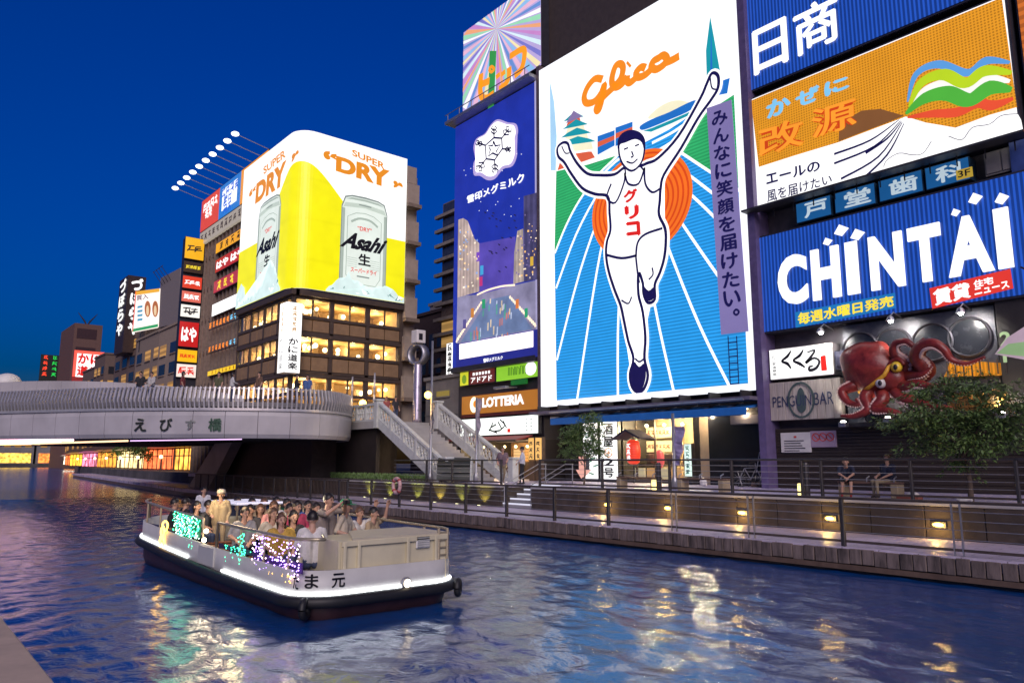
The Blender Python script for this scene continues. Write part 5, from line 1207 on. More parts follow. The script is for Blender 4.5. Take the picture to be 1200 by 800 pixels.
# red lantern with little roof
lx = onY(742, 520, 29.6).x
t = thing('lantern', 'red paper lantern with white pattern under a small dark roof', 'lantern', (lx, 29.6, UZ))
MB().lathe((lx, 29.6, 0), [(.16, 2.55), (.3, 2.65), (.36, 3.0), (.36, 3.3), (.3, 3.68), (.16, 3.78)], 18).build('paper_body', lamp_mat('lantern_red', 'e8402a', 1.1, ('Z', .12, .7, .5), sample=1), t, True)
bm_ = MB()
for q_ in range(3): scrawl(bm_, Plane('Y', 29.23), lx, 2.88 + q_ * .29, .13, q_ + 60, 0)
bm_.build('writing', W_TXT, t)
rf = MB().prism([(lx - .95, 29.0, 3.85), (lx, 29.0, 4.3), (lx + .95, 29.0, 3.85), (lx + .9, 29.0, 3.78), (lx, 29.0, 4.2), (lx - .9, 29.0, 3.78)], (0, 1.2, 0)).build('roof', mat('lantern_roof', (.06, .05, .08), .5), t)
MB().box(lx - .03, lx + .03, 29.58, 29.64, UZ, 2.56).build('post', STEEL, t)
MB().box(lx - .02, lx + .02, 29.58, 29.62, 3.77, 4.2).build('post', STEEL, t)
# long blue awning
aw = thing('awning', 'long blue awning running under the runner billboard', 'awning', (-24.5, 28.6, 4.9))
MB().prism([(-29.7, 29.3, 5.18), (-29.7, 27.6, 4.95), (-29.7, 27.6, 4.62), (-29.7, 27.72, 4.62), (-29.7, 27.75, 4.88), (-29.7, 29.3, 5.08)], (11.9, 0, 0)).build('cloth', mat('awning_blue', (.02, .16, .5), .5, var=.12), aw)
for t in range(10): MB().tube([(-29.5 + t * 1.2, 27.7, 4.95), (-29.5 + t * 1.2, 28.9, 5.22)], .03, 6).build('rib', STEEL_L, aw)
MB().tube([(-29.7, 27.55, 5.25), (-17.8, 27.55, 5.25)], .05, 6).build('pipe', STEEL_L, aw)
t = thing('lintel_sign', 'blank grey lintel board over the dark glass front', 'sign', (-19, 29.9, 4.4))
MB().bbox(onY(857, 490, 29.9).x, -17.9, 29.8, 30.19, 4.35, 4.75, .01).build('board', mat('lintel_grey', (.28, .25, .27), .6), t)
MB().box(onY(857, 490, 29.9).x, -17.9, 29.85, 30.19, 4.755, 5.05).build('bracket', STEEL, t)
# ================================================================== beer corner building
c0 = onY(345, 337, 25.0); AX = c0.x; AY = 25.0
AL = Plane('Y', AY); AR = Plane('X', AX)
ax0 = onY(281, 363, AY).x; ay1 = onX(471, 358, AX).y
SZ0 = c0.z; SZ1 = onY(352, 150, AY).z - .25
bA = thing('restaurant_building', 'brown restaurant building with glowing windows below the beer billboard', 'building', ((ax0 + AX) / 2, AY, ZP - .2))
BRN = mat('brown_frame', (.085, .06, .045), .55, var=.2, scale=2)
OCH = mat('ochre_panel', (.30, .19, .10), .6, var=.15, scale=2)
MB().box(ax0 + .2, AX - .2, AY + .2, ay1, SZ0 - .1, SZ1 - .2).build('upper_core', BRN, bA)
MB().box(ax0 + .2, AX - 4.5, AY + 4.5, ay1, UZ, SZ0 - .11).build('core', OCH, bA)
zr = [onX(365, y, AX).z for y in (349, 351, 371, 393, 395, 414, 439, 442, 461)]
rows = [(zr[2], zr[1]), (zr[5], zr[4]), (zr[8], zr[7])]; panels = [(zr[3], zr[2]), (zr[6], zr[5])]
INW = mat('warm_interior', (.55, .36, .16), .7, var=.25, scale=1.5)
for k_, (z0, z1) in enumerate(rows):
    MB().box(ax0 + .25, AX - .25, AY + .25, ay1 - .2, z1 + .02, z1 + .3).build('ceiling_slab', INW, bA)
    MB().box(ax0 + .25, AX - .25, AY + .25, ay1 - .2, z0 - .5, z0 - .3).build('floor_slab', INW, bA)
    for t in range(5):
        point('room_light', (ax0 + 1.5 + t * 2.6, AY + 2.2, z1 - .5), 200, (1, .68, .28), bA, .2)
        if t < 4: point('room_light', (AX - 2.2, AY + 2.2 + t * 2.2, z1 - .5), 200, (1, .68, .28), bA, .2)
MB().box(ax0 + .3, ax0 + .5, AY + .25, AY + 4.45, ZP, SZ0 - .2).build('end_wall', INW, bA)
MB().box(AX - 4.45, AX - .25, ay1 - .35, ay1 - .15, ZP, SZ0 - .2).build('end_wall', INW, bA)
def facade(pl, ua, ub, nb, sub, colw):
    w_ = (ub - ua) / nb
    for k_ in range(nb + 1):
        u_ = ua + k_ * w_
        MB().pbox(pl, u_ - colw / 2, u_ + colw / 2, ZP - .2, SZ0 - .12, -.1, .04).build('column', BRN, bA)
    for k_, (z0, z1) in enumerate(rows):
        for a, (za, zb2) in ((0, (z1, z1 + .28)), (1, (z0 - .22, z0))):
            MB().pbox(pl, ua, ub, za + .003, zb2 - .003, -.12, .12 if a == 0 else .06).build('spandrel_beam', BRN, bA)
        for b in range(nb):
            for q_ in range(sub):
                ul, ur = ua + b * w_ + colw / 2 + q_ * (w_ - colw) / sub, ua + b * w_ + colw / 2 + (q_ + 1) * (w_ - colw) / sub
                wn_ = MB().pbox(pl, ul + .07, ur - .07, z0 + .06, z1 - .06, -.09, -.08).build('window', GLASS, bA)
                f_ = MB()
                for (p_, q2, r_, s_) in ((ul + .002, ul + .07, z0, z1), (ur - .07, ur - .002, z0, z1), (ul + .072, ur - .072, z0, z0 + .06), (ul + .072, ur - .072, z1 - .06, z1)):
                    f_.pbox(pl, p_, q2, r_ + .003, s_ - .003, -.12, -.03)
                f_.build('frame', BRN, wn_)
                for g_ in range(rnd.choice((1, 2, 2, 3))):
                    uu = rnd.uniform(ul + .4, ur - .3); dd = rnd.uniform(.8, 3.2); zz = z1 - rnd.uniform(.35, .9)
                    MB().ball(pl.at(uu, zz, -dd), rnd.uniform(.13, .22), 8, 6).build('globe_lamp', lamp_mat('globe_lamp', (1, .8, .42), 5.5), wn_, True)
                if rnd.random() < .6:
                    uu = rnd.uniform(ul + .3, ur - .6); MB().pbox(pl, uu, uu + rnd.uniform(.4, .9), z0 + .05, z0 + rnd.uniform(.6, 1.3), -3.0, -2.6).build('screen', rnd.choice((BROWN, OCH, BEIGE)), wn_)
                if k_ < 2:
                    zp0, zp1 = panels[k_]
                    MB().pbox(pl, ul + .05, ur - .05, zp0 + .35, zp1 - .3, -.2, .0).build('ochre_panel', OCH, bA)
    for (zp0, zp1) in panels:
        MB().pbox(pl, ua, ub, zp0 + .05, zp1 - .05, -.3, -.21).build('backing', BRN, bA)
        MB().pbox(pl, ua, ub, zp0 + .12, zp0 + .3, -.2, .04).build('sill_band', BRN, bA)
facade(AL, ax0, AX, 4, 2, .28)
facade(AR, AY, ay1, 3, 2, .34)
MB().pbox(AL, ax0, AX + .4, SZ0 - .6, SZ0 - .13, -.3, .4).build('cornice', BRN, bA)
MB().pbox(AR, AY + .003, ay1, SZ0 - .6, SZ0 - .13, -.3, .4).build('cornice', BRN, bA)
MB().box(ax0 + .2, AX - .3, AY + .6, ay1, UZ, ZP - .21).build('base_wall', DARKW, bA)
MB().pbox(AR, AY + 1, ay1, ZP, rows[2][0] - .25, -.8, -.6).build('street_shop', lamp_mat('street_shop', 'e0a050', .8, ('Y', .8, .5, .5)), bA)
# corner vertical crab restaurant sign: two lit faces
vz0, vz1 = onY(350, 433, AY - .8).z, onY(350, 349, AY - .8).z
cs = thing('corner_sign', 'tall white lit corner sign with black vertical writing on the restaurant building', 'sign', (AX, AY, vz0))
MB().box(AX - .35, AX + .95, AY - .95, AY + .35, vz0, vz1).build('case', WHITEP, cs)
p1 = Plane('Y', AY - .96); p2 = Plane('X', AX + .96)
MB().pbox(p1, AX - .33, AX + .93, vz0 + .04, vz1 - .04, 0, .02).build('face', WHITE_S, cs); MB().pbox(p2, AY - .93, AY + .33, vz0 + .04, vz1 - .04, 0, .02).build('face', WHITE_S, cs)
h_ = vz1 - vz0
lettering('かに道楽', p2, (AY - .72, AY + .12, vz0 + .04 * h_, vz0 + .50 * h_), K_TXT, cs, vertical=True, bold=.03, out=.04)
lettering('大阪名物', p2, (AY - .2, AY + .7, vz0 + .54 * h_, vz0 + .95 * h_), O_TXT, cs, vertical=True, bold=.0, out=.04) if False else None
bm_ = MB()
for t in range(5): scrawl(bm_, p2, AY - .3, vz1 - .5 - t * .075 * h_, .2, t + 80, .04); scrawl(bm_, p1, AX + .3, vz1 - .5 - t * .075 * h_, .2, t + 90, .04)
bm_.build('small_writing', lamp_mat('tan_letter', 'c89a5a', .8), cs)
lettering('かに道楽', p1, (AX - .1, AX + .7, vz0 + .04 * h_, vz0 + .50 * h_), K_TXT, cs, vertical=True, bold=.0, out=.04)
# beer billboard wrapped round the corner
B = thing('billboard', 'wraparound white and yellow beer billboard with giant cans on the corner building', 'billboard', (AX, AY, SZ0))
RC = 1.6
def per(s_):
    """plan point and outward normal at run s_ : left wall, rounded corner, right wall"""
    Ls = (AX - ax0) - RC + .35; q_ = RC * pi / 2
    if s_ < Ls: return Vector((ax0 + s_, AY - .35)), Vector((0, -1))
    if s_ < Ls + q_:
        a = (s_ - Ls) / RC; c = Vector((AX + .35 - RC, AY - .35 + RC)); n_ = Vector((sin(a), -cos(a))); return c + n_ * RC, n_
    return Vector((AX + .35, AY - .35 + RC + s_ - Ls - q_)), Vector((1, 0))
Ls = (AX - ax0) - RC + .35; STOT = Ls + RC * pi / 2 + (ay1 - AY + .35 - RC)
def wrap(name, s0, s1, zlo, zhi, mt, out=0, n_=60):
    mb = MB(); vs = []; 
    for t in range(n_ + 1):
        s_ = s0 + (s1 - s0) * t / n_; p, n2 = per(s_); p = p + n2 * out
        vs += [(p.x, p.y, zlo(s_) if callable(zlo) else zlo), (p.x, p.y, zhi(s_) if callable(zhi) else zhi)]
    mb.add(vs, [(t * 2, t * 2 + 2, t * 2 + 3, t * 2 + 1) for t in range(n_)]); return mb.build(name, mt, B)
wrap('backlit_skin', 0, STOT, SZ0, SZ1, lamp_mat('beer_white', (1, 1, .98), 1.12, ('Z', 3.5, .88, .985), sample=1, mottle=.05), 0)
mb = MB(); pl_ = [per(STOT * t / 60)[0] for t in range(61)] + [Vector((AX, ay1)), Vector((ax0, ay1 - 1))]
mb.poly([(p.x, p.y, SZ1) for p in pl_]); mb.build('top_cap', WHITEP, B)
mb = MB(); mb.poly([(p.x, p.y, SZ0) for p in pl_][::-1]); mb.build('bottom_cap', BRN, B)
wrap('edge_trim', 0, STOT, SZ0 - .18, SZ0 - .002, FRAME_D, .06)
H_ = SZ1 - SZ0; sc_ = Ls + RC * pi / 4
def ytop(s_):
    d = s_ - sc_
    left, right = Ls + RC * .78, STOT - sc_
    base = .40 if d < 0 else .42
    w_ = 6.6; pk = .80; x_ = min(1, abs(d) / w_)
    b_ = pk - (pk - base) * (x_ * x_ * 2.2 / (1 + 1.2 * x_ * x_) if x_ < 1 else 1)
    return SZ0 + H_ * b_
wrap('yellow_field', 0.02, STOT - .02, SZ0 + .02, ytop, lamp_mat('beer_yellow', 'f2ea10', .96, ('Z', 3.5, .88, .985), sample=1, mottle=.06), .02, 90)
ALs, ARs = Plane('Y', AY - .35), Plane('X', AX + .35)
def can(pl, bl, brx, topy_l, topy_r, botl, botr, texts, side):
    """beer can print on a wall plane; u range and z range in metres"""
    pass
CAN = lamp_mat('can_silver', 'dfe9df', .98, mottle=.06); CANR = lamp_mat('can_rim', 'aab8ac', .9); CAND = lamp_mat('can_grey', '8a9690', .85); ICE = lamp_mat('ice_pale', 'd6ece8', 1.0, mottle=.12); ICED = lamp_mat('ice_dark', '7fa8a4', .85, mottle=.3)
def cans(pl, u0, u1, z0, z1, txt_scale=1):
    w = u1 - u0; h = z1 - z0; U = lambda f: u0 + f * w; Z = lambda f: z0 + f * h
    A = lambda n, pts, mt, out, sm=0: art(n, pl, [(U(a), Z(b)) for a, b in pts], mt, B, out, px=False, smooth=sm)
    A('can_outline', [(-.02, .06), (-.02, .88), (.05, .985), (.2, 1.012), (.5, 1.02), (.8, 1.012), (.95, .985), (1.02, .88), (1.02, .06), (.9, -.02), (.1, -.02)], CAND, .04)
    A('can_body', [(0, .07), (0, .87), (.07, .97), (.2, .995), (.5, 1.0), (.8, .995), (.93, .97), (1, .87), (1, .07), (.9, 0), (.1, 0)], CAN, .05)
    A('can_rim', [(.06, .955), (.2, .985), (.5, .992), (.8, .985), (.94, .955), (.8, .965), (.5, .972), (.2, .965)], CANR, .06)
    A('can_shoulder', [(0.01, .86), (.06, .92), (.5, .945), (.94, .92), (.99, .86), (.94, .875), (.5, .90), (.06, .875)], lamp_mat('can_shoulder', 'c2cfc2', .95), .06)
    for a, b in ((.0, .06), (.94, 1.0)): A('can_edge', [(a, .08), (b, .08), (b, .86), (a, .86)], CANR, .058)
    fr = MB(); stroke(fr, pl, [(U(a), Z(b)) for a, b in ((.12, .18), (.12, .78), (.3, .83), (.5, .845), (.7, .83), (.88, .78), (.88, .18), (.78, .1), (.22, .1))], .07, px=False, out=.065, closed=True)
    for q_ in range(5): stroke(fr, pl, [(U(.14), Z(.36 - q_ * .022)), (U(.36), Z(.36 - q_ * .022))], .04, px=False, out=.062); stroke(fr, pl, [(U(.64), Z(.36 - q_ * .022)), (U(.86), Z(.36 - q_ * .022))], .04, px=False, out=.062)
    stroke(fr, pl, [(U(.2), Z(.73)), (U(.35), Z(.775)), (U(.5), Z(.785)), (U(.65), Z(.775)), (U(.8), Z(.73))], .2, px=False, smooth=3, out=.062)
    fr.build('can_line', CANR, B)
    L_ = lambda s_, a, b, c, d, mt, **k: lettering(s_, pl, (U(a), U(b), Z(c), Z(d)), mt, B, out=.08, **k)
    L_('“DRY”', .34, .66, .655, .70, R_TXT, bold=.02)
    L_('Asahi', .06, .96, .45, .62, K_TXT, bold=.045, shear=.22)
    L_('生', .38, .66, .30, .42, K_TXT, bold=.03)
    L_('スーパードライ', .22, .80, .215, .265, R_TXT, bold=.03)
    bb = MB()
    stroke(bb, pl, [(U(.36), Z(.18)), (U(.64), Z(.18))], .12, px=False, out=.07); stroke(bb, pl, [(U(.4), Z(.055)), (U(.6), Z(.055))], .2, px=False, out=.07); stroke(bb, pl, [(U(.36), Z(.925)), (U(.64), Z(.925))], .1, px=False, out=.07); bb.build('small_print', CAND, B)
def ice(pl, u0, u1, zb, prof, seed):
    r_ = random.Random(seed); n_ = 26; pts = [(u1, zb), (u0, zb)]
    for t in range(n_ + 1):
        f = t / n_; i_ = min(len(prof) - 2, int(f * (len(prof) - 1))); g = f * (len(prof) - 1) - i_
        pts.append((u0 + f * (u1 - u0), zb + prof[i_] * (1 - g) + prof[i_ + 1] * g + r_.uniform(-.35, .35) * (.4 if t in (0, n_) else 1)))
    art('ice', pl, pts, ICE, B, .09, px=False)
    for t in range(34):
        f = r_.random(); i_ = min(len(prof) - 2, int(f * (len(prof) - 1))); cu = u0 + .3 + f * (u1 - u0 - .6); cz = zb + .25 + r_.random() * max(.1, prof[i_] - .7); r = r_.uniform(.12, .42)
        if t < 16: art('ice_facet', pl, [(cu + r * cos(a), max(zb + .03, cz + r * .7 * sin(a))) for a in sorted(r_.uniform(0, 2 * pi) for _ in range(3))], ICED if t % 3 else W_TXT, B, .10 + t * .0006, px=False)
# right face prints
uR = lambda x, y=270: ARs.px(x, y)[0]; zR = lambda x, y: ARs.px(x, y)[1]
ORG = lamp_mat('gold_letter', 'e08a1e', 1.0)
def ser(name, pl, s_, box, mt, bold=.02): return lettering(s_, pl, box, mt, B, out=.05, bold=bold)
q8 = lambda x, y: (270 + x / 3.332, 130 + y / 3.333)
def pq(pl, s_, pts, mt, bold=.02, out=.05):
    return lettering(s_, pl, None, mt, B, quad=[pl.px(*q8(*p)) for p in pts], bold=bold, out=out)
pq(ARs, 'SUPER', ((475, 175), (602, 232), (602, 205), (474, 150)), ORG, .03)
pq(ARs, 'DRY', ((410, 235), (620, 305), (622, 235), (412, 175)), ORG, .055)
pq(ARs, '“', ((362, 185), (415, 205), (415, 170), (362, 148)), ORG, .05); pq(ARs, '”', ((635, 300), (672, 312), (672, 285), (635, 270)), ORG, .05)
pq(ALs, 'SUPER', ((132, 250), (218, 180), (216, 148), (130, 222)), ORG, .03)
pq(ALs, 'DRY', ((98, 365), (215, 285), (222, 190), (104, 285)), ORG, .055)
pq(ALs, '“', ((74, 340), (100, 318), (102, 290), (76, 312)), ORG, .05); pq(ALs, '”', ((240, 205), (268, 180), (270, 150), (242, 172)), ORG, .05)
u0, u1 = ARs.px(*q8(432, 500))[0], ARs.px(*q8(606, 520))[0]; z0, z1 = ARs.px(*q8(432, 655))[1], ARs.px(*q8(432, 322))[1]
cans(ARs, u0, u1, z0 - 1.1, z1)
u0, u1 = ALs.px(*q8(108, 520))[0], ALs.px(*q8(192, 480))[0]
cans(ALs, u0, u1, z0 - 1.1, z1)
ice(ARs, ARs.px(*q8(345, 690))[0] + .6, STOT - Ls - RC * pi / 2 + AY - .35 + RC - .05, SZ0 + .03, [.2, 1.0, 1.9, 1.0, .7, .8, 1.2, .8, .4], 3)
ice(ALs, ax0 + .05, ax0 + .05 + 11.0 * .93, SZ0 + .03, [1.2, 2.0, 1.0, .6, .8, 1.5, 3.1, 2.0, .4], 5)
# beige wing with stepped balconies to the right of the corner building
wg = thing('balcony_building', 'beige building with stepped balcony boxes beside the beer billboard', 'building', (AX - 1, ay1 + 1.5, ZP - .2))
BX = AX + .1; by0, by1 = ay1 + .02, onX(481, 300, AX).y
MB().box(BX - 6, BX - .6, by0, by1 + .9, ZP - .2, SZ1 - 1.2).build('wall', BEIGE, wg)
zt = SZ1 - 1.0; fh = 3.6
for k_ in range(7):
    z_ = SZ1 - 4.2 - k_ * fh
    if z_ < ZP + 1: break
    b2 = MB().box(BX - .6, BX + .35, by0 + .05, by1 + .55, z_, z_ + 1.9).build('balcony', BEIGE, wg)
    MB().box(BX - .6, BX + .5, by0 + .04, by1 + .75, z_ - .35, z_ - .01).build('balcony_slab', mat('beige_dark', (.25, .19, .14), .8), wg)
MB().box(BX - .6, BX + .2, by0 + .05, by1 + .3, SZ1 - 4.2 + 2.0, SZ1 - .6).build('roof_box', BEIGE, wg)

# ================================================================== neighbours down the canal
PLN = Plane('Y', AY + .3)
def rect(pl, xl, yt, yb, xr):
    a = pl.px(xl, yt); b_ = pl.px(xl, yb); c = pl.px(xr, yt); return a[0], c[0], b_[1], a[1]
lb0 = PLN.px(236, 300)[0]
bL = thing('sign_building', 'brown ribbed building stacked with coloured signs beside the beer billboard', 'building', ((lb0 + ax0) / 2, AY + .3, UZ))
ltop = PLN.px(238, 236)[1] - .2
MB().box(lb0, ax0 - .05, AY + .9, AY + 11, UZ, ltop - 3).build('wall', mat('ribbed_brown', (.13, .095, .075), .7, var=.2), bL)
nr = 13
for k_ in range(nr): 
    x = lb0 + (ax0 - lb0 - .4) * k_ / (nr - 1)
    MB().box(x + .05, x + .3, AY + .55, AY + .9, UZ, ltop - 4.2).build('rib', mat('rib_beige', (.24, .18, .14), .7), bL)
for k_ in range(6): MB().box(lb0, ax0 - .06, AY + .7, AY + 1.2, 6.8 + k_ * 3.5, 7.2 + k_ * 3.5).build('floor_band', mat('ribbed_brown', (.13, .095, .075), .7, var=.2), bL)
tb_ = thing('rooftop_billboard', 'rooftop billboard in red blue and orange sections lit by arm lamps', 'billboard', (lb0 + 5, AY + .3, ltop - 5))
bx = [PLN.px(x, 230)[0] for x in (237.5, 257.5, 281.5, 312)]
z0_, z1_ = PLN.px(237, 271)[1], PLN.px(238, 236)[1]
MB().box(bx[0], bx[3], AY + .32, AY + 1.1, z0_ - .1, z1_ + .1).build('case', FRAME_D, tb_)
for k_, c in enumerate(('d84a2e', '2f78c8', 'e8962e')):
    MB().pbox(PLN, bx[k_] + .03, bx[k_ + 1] - .03, z0_, z1_, -.01, .02).build('panel', lamp_mat('roof_' + c, c, .98, sample=1), tb_)
    iw_ = bx[k_ + 1] - bx[k_]
    if k_ == 1: art('white_area', PLN, [(bx[1] + .15 * iw_, z0_ + .7), (bx[2] - .15 * iw_, z0_ + .7), (bx[2] - .15 * iw_, z1_ - .5), (bx[1] + .15 * iw_, z1_ - .5)], W_TXT, tb_, .03, px=False)
    wr = MB()
    for r_ in range(2 if k_ == 0 else 3):
        for q_ in range(4 if r_ == 0 else 2):
            cu = bx[k_] + iw_ * (.2 + .2 * q_ + (.0 if r_ == 0 else .12)); cz = z1_ - (z1_ - z0_) * (.28 + .26 * r_)
            scrawl(wr, PLN, cu + .1, cz, .55, k_ * 20 + r_ * 5 + q_, .05)
    wr.build('writing', W_TXT if k_ != 1 else B_TXT, tb_)
MB().pbox(PLN, bx[0], bx[3], z0_ - 1.55, z0_ - .12, -.3, .0).build('caption_strip', lamp_mat('caption_strip', 'b8ac9c', .75), tb_)
wr = MB()
for q_ in range(13):
    cu = bx[0] + .8 + q_ * 1.25; scrawl(wr, PLN, cu, z0_ - .83, .42, q_ + 100, .02)
wr.build('writing', mat('caption_ink', (.12, .08, .07), .5), tb_)
for k_ in range(10):
    x = bx[0] + .4 + (bx[3] - bx[0] - .6) * k_ / 9
    MB().tube([(x, AY + .5, z1_ + .1), (x - .6, AY - 2.6, z1_ + 1.0)], .04, 5).build('lamp_arm', STEEL_L, tb_)
    MB().ball((x - .6, AY - 2.6, z1_ + .98), (.36, .36, .2), 10, 6).build('lamp_head', lamp_mat('arm_lamp', (1, 1, .96), 2.5), tb_, True)
def fsign(label, pl, r4, face, text=None, tm=None, n=0, vert=False, group='signs on the ribbed building', depth=.3, bold=.03, inset=.12, name='wall_sign', rowsn=1):
    t = flat_sign(name, label, 'sign', pl, *r4, face, depth=depth, group=group)
    u0, u1, z0, z1 = r4; w, h = u1 - u0, z1 - z0
    if text: lettering(text, pl, (u0 + inset * w, u1 - inset * w, z0 + .2 * h, z1 - .2 * h), tm, t, bold=bold, out=.05, vertical=vert)
    elif n:
        mb = MB()
        for r_ in range(rowsn):
            for q_ in range(n):
                cu = u0 + w * (.12 + .76 * (q_ + .5) / n); s_ = min(w / n * .32, h / rowsn * .3); cz = z1 - h * (r_ + .5) / rowsn
                scrawl(mb, pl, cu, cz, s_ * 1.25, hash(label) % 997 if False else len(label) * 13 + q_ * 7 + r_, .05)
        mb.build('writing', tm, t)
    return t
fsign('orange yellow sign with dark writing below the rooftop billboard', PLN, rect(PLN, 253.5, 286, 297.5, 287), lamp_mat('amber_sign', 'f2a81e', .95), n=4, tm=K_TXT)
fsign('red sign with thick white characters above the white sign', PLN, rect(PLN, 253, 305, 320, 287), lamp_mat('crimson_sign', 'b82a24', .9), 'はや はや', W_TXT, bold=.05, inset=.05)
fsign('pink red sign with cream writing below the red sign', PLN, rect(PLN, 251, 330, 344, 279), lamp_mat('rose_sign', 'b83a48', .85), n=3, tm=Y_TXT)
fsign('plain white lit sign with two tiny black characters', PLN, rect(PLN, 249, 357, 371, 284), WHITE_S, n=0)
for k_, (y0, y1) in enumerate(((379, 386), (407, 413.5))):
    r4 = rect(PLN, 246 - k_, y0, y1, 283 - k_)
    t = thing('neon_lettering', ('upper' if k_ == 0 else 'lower') + ' row of orange neon letters with a blue end on the ribbed building', 'sign', (r4[0], AY, r4[2]), 'rows of neon letters')
    MB().pbox(PLN, r4[0], r4[1], r4[2] - .12, r4[2] - .02, .0, .1).build('rail', STEEL, t)
    for q_ in range(9):
        cu = r4[0] + (r4[1] - r4[0]) * (q_ + .5) / 9; mb = MB(); s_ = (r4[3] - r4[2]) * .5; cz = (r4[2] + r4[3]) / 2
        scrawl(mb, PLN, cu, cz, s_, q_ + 130, .1)
        mb.build('neon_letter', lamp_mat('neon_orange', 'ff8a1e', 1.3) if q_ < 6 else lamp_mat('neon_cyan', '6fd0ff', 1.3), t)
fsign('long yellow lit sign low on the ribbed building', PLN, rect(PLN, 243.5, 435, 441, 281), lamp_mat('yellow_sign', 'f8c81e', 1.0), n=7, tm=mat('amber_ink', (.45, .2, .02), .5))
# projecting stack of signs
PX = Plane('X', PLN.px(240, 300)[0] - .8)
ys0, ys1 = PX.px(213, 340)[0], PX.px(236, 345)[0]
pst = thing('sign_pylon', 'dark projecting pylon that carries the stack of small signs', 'pylon', (PX.val - .6, (ys0 + ys1) / 2, UZ))
pz = lambda y: PX.px(214, y)[1]
MB().box(PX.val - 1.1, PX.val - .32, ys0 + .1, AY + .9, 5.0, pz(277)).build('frame', FRAME_D, pst)
for (y0, y1, c, lab, txt, tm, n_) in ((276, 302, 'f0b01e', 'yellow sign with bold black characters topping the stack', None, K_TXT, 2), (305, 318, '3a2a22', 'dark sign with pale writing second in the stack', None, Y_TXT, 4), (322, 337, 'd8402a', 'orange red sign with white characters third in the stack', None, W_TXT, 3),
        (340, 353, 'd86a5a', 'salmon sign with cream writing fourth in the stack', None, W_TXT, 3), (356, 371, 'fbf6ec', 'white sign with black mark fifth in the stack', None, K_TXT, 2), (376, 406, 'c01e1e', 'tall red sign with thick white kana sixth in the stack', 'はや', W_TXT, 2), (409, 424, 'f2b81a', 'amber sign with brown writing seventh in the stack', None, R_TXT, 4), (426, 442, 'f6e6da', 'white and orange sign lowest in the stack', None, R_TXT, 2)):
    t = fsign(lab, PX, (ys0, ys1, pz(y1), pz(y0)), lamp_mat('stack_' + c, c, .97), txt, tm, n=n_, group='signs in the projecting stack', depth=.3, name='stacked_sign', bold=.05)

# beige blocks, grey sign back, rooftop signs further down
def block(label, x0, x1, y, z1, mt, wins=(2, 3), depth=8, cat='building', name='background_building', lit=.3, group='houses down the canal'):
    t = thing(name, label, cat, ((x0 + x1) / 2, y, UZ), group)
    MB().box(x0, x1, y, y + depth, -.5, z1).build('wall', mt, t)
    MB().box(x0 - .2, x1 + .2, y - .2, y + depth, z1, z1 + .4).build('parapet', mt, t)
    nr_, nc = wins; pl = Plane('Y', y)
    for r_ in range(nr_):
        for c_ in range(nc):
            w_ = (x1 - x0) / nc; u0_ = x0 + (c_ + .2) * w_; zz = z1 - 1.2 - (r_ + 1) * 3.2
            if zz < UZ: continue
            f = MB().pbox(pl, u0_, u0_ + .6 * w_, zz, zz + 1.8, .0, .06).build('window', mat('pane_dark', (.03, .03, .035), .2) if rnd.random() > lit else lamp_mat('pane_lit', 'd8a050', .7, ('Z', .9, .5, .5)), t)
            MB().pbox(pl, u0_ - .1, u0_ + .6 * w_ + .1, zz - .15, zz - .003, .0, .2).build('sill', mt, f)
    pl = Plane('X', x1)
    for r_ in range(nr_):
        for c_ in range(2):
            zz = z1 - 1.2 - (r_ + 1) * 3.2; u0_ = y + .8 + c_ * depth / 2
            if zz > UZ: MB().pbox(pl, u0_, u0_ + depth * .3, zz, zz + 1.7, .0, .05).build('window', mat('pane_dark', (.03, .03, .035), .2) if rnd.random() > lit else lamp_mat('pane_lit', 'd8a050', .7, ('Z', .9, .5, .5)), t)
    return t
P25 = Plane('Y', 34.5)
xg = [P25.px(x, 380)[0] for x in (150, 162, 186, 212)]
block('beige house with recessed balconies beside the stack of signs', xg[2] + 1, xg[3] - .2, 34.5, P25.px(212, 378)[1], mat('tan_render', (.34, .26, .19), .8, var=.15), (4, 2))
block('lower tan house with dark windows left of the balconied house', xg[1] - 2, xg[2] + .9, 35, P25.px(162, 398)[1], mat('tan_render2', (.27, .21, .16), .8, var=.15), (3, 3))
block('dark brown house under the brown vertical kana sign', P25.px(124, 400)[0], xg[1] - 2.1, 36.5, Plane('Y', 36.5).px(140, 392)[1], mat('umber_render', (.16, .11, .085), .8, var=.15), (4, 4))
for k_, (x0, x1, yt) in enumerate(((112, 124, 415), (98, 112, 431))):
    p_ = Plane('Y', 38 + k_ * 2); block('dark stepped roof house before the crab sign, ' + ('taller' if k_ == 0 else 'lower') + ' step', p_.px(x0, yt)[0], p_.px(x1, yt)[0], p_.val, p_.px(x1, yt)[1], mat('umber_render', (.16, .11, .085), .8, var=.15), (2, 3))
gs_ = thing('blank_billboard', 'plain grey back of a rooftop sign on the beige house', 'billboard', (xg[2], 34.5, P25.px(186, 384)[1]))
q4 = [P25.px(*p) for p in ((186, 384), (210, 378), (212, 314), (189, 326))]
art('panel', P25, q4, mat('sign_back_grey', (.27, .23, .21), .7, var=.1), gs_, .1, px=False, thick=.4)
MB().box(xg[2] + 1.5, xg[2] + 1.8, 34.55, 35, P25.px(190, 392)[1] - 3, q4[1][1] + 3).build('post', STEEL, gs_)
an = thing('roof_antenna', 'thin roof aerial above the grey sign back', 'aerial', (xg[2] + 2, 34.8, q4[2][1]))
for k_ in range(4): MB().tube([(xg[2] + 1 + k_ * 1.6, 34.7, q4[2][1] - 1.6), (xg[2] + k_ * 1.6, 33, q4[2][1] + 1.2)], .05, 5).build('rod', STEEL, an)
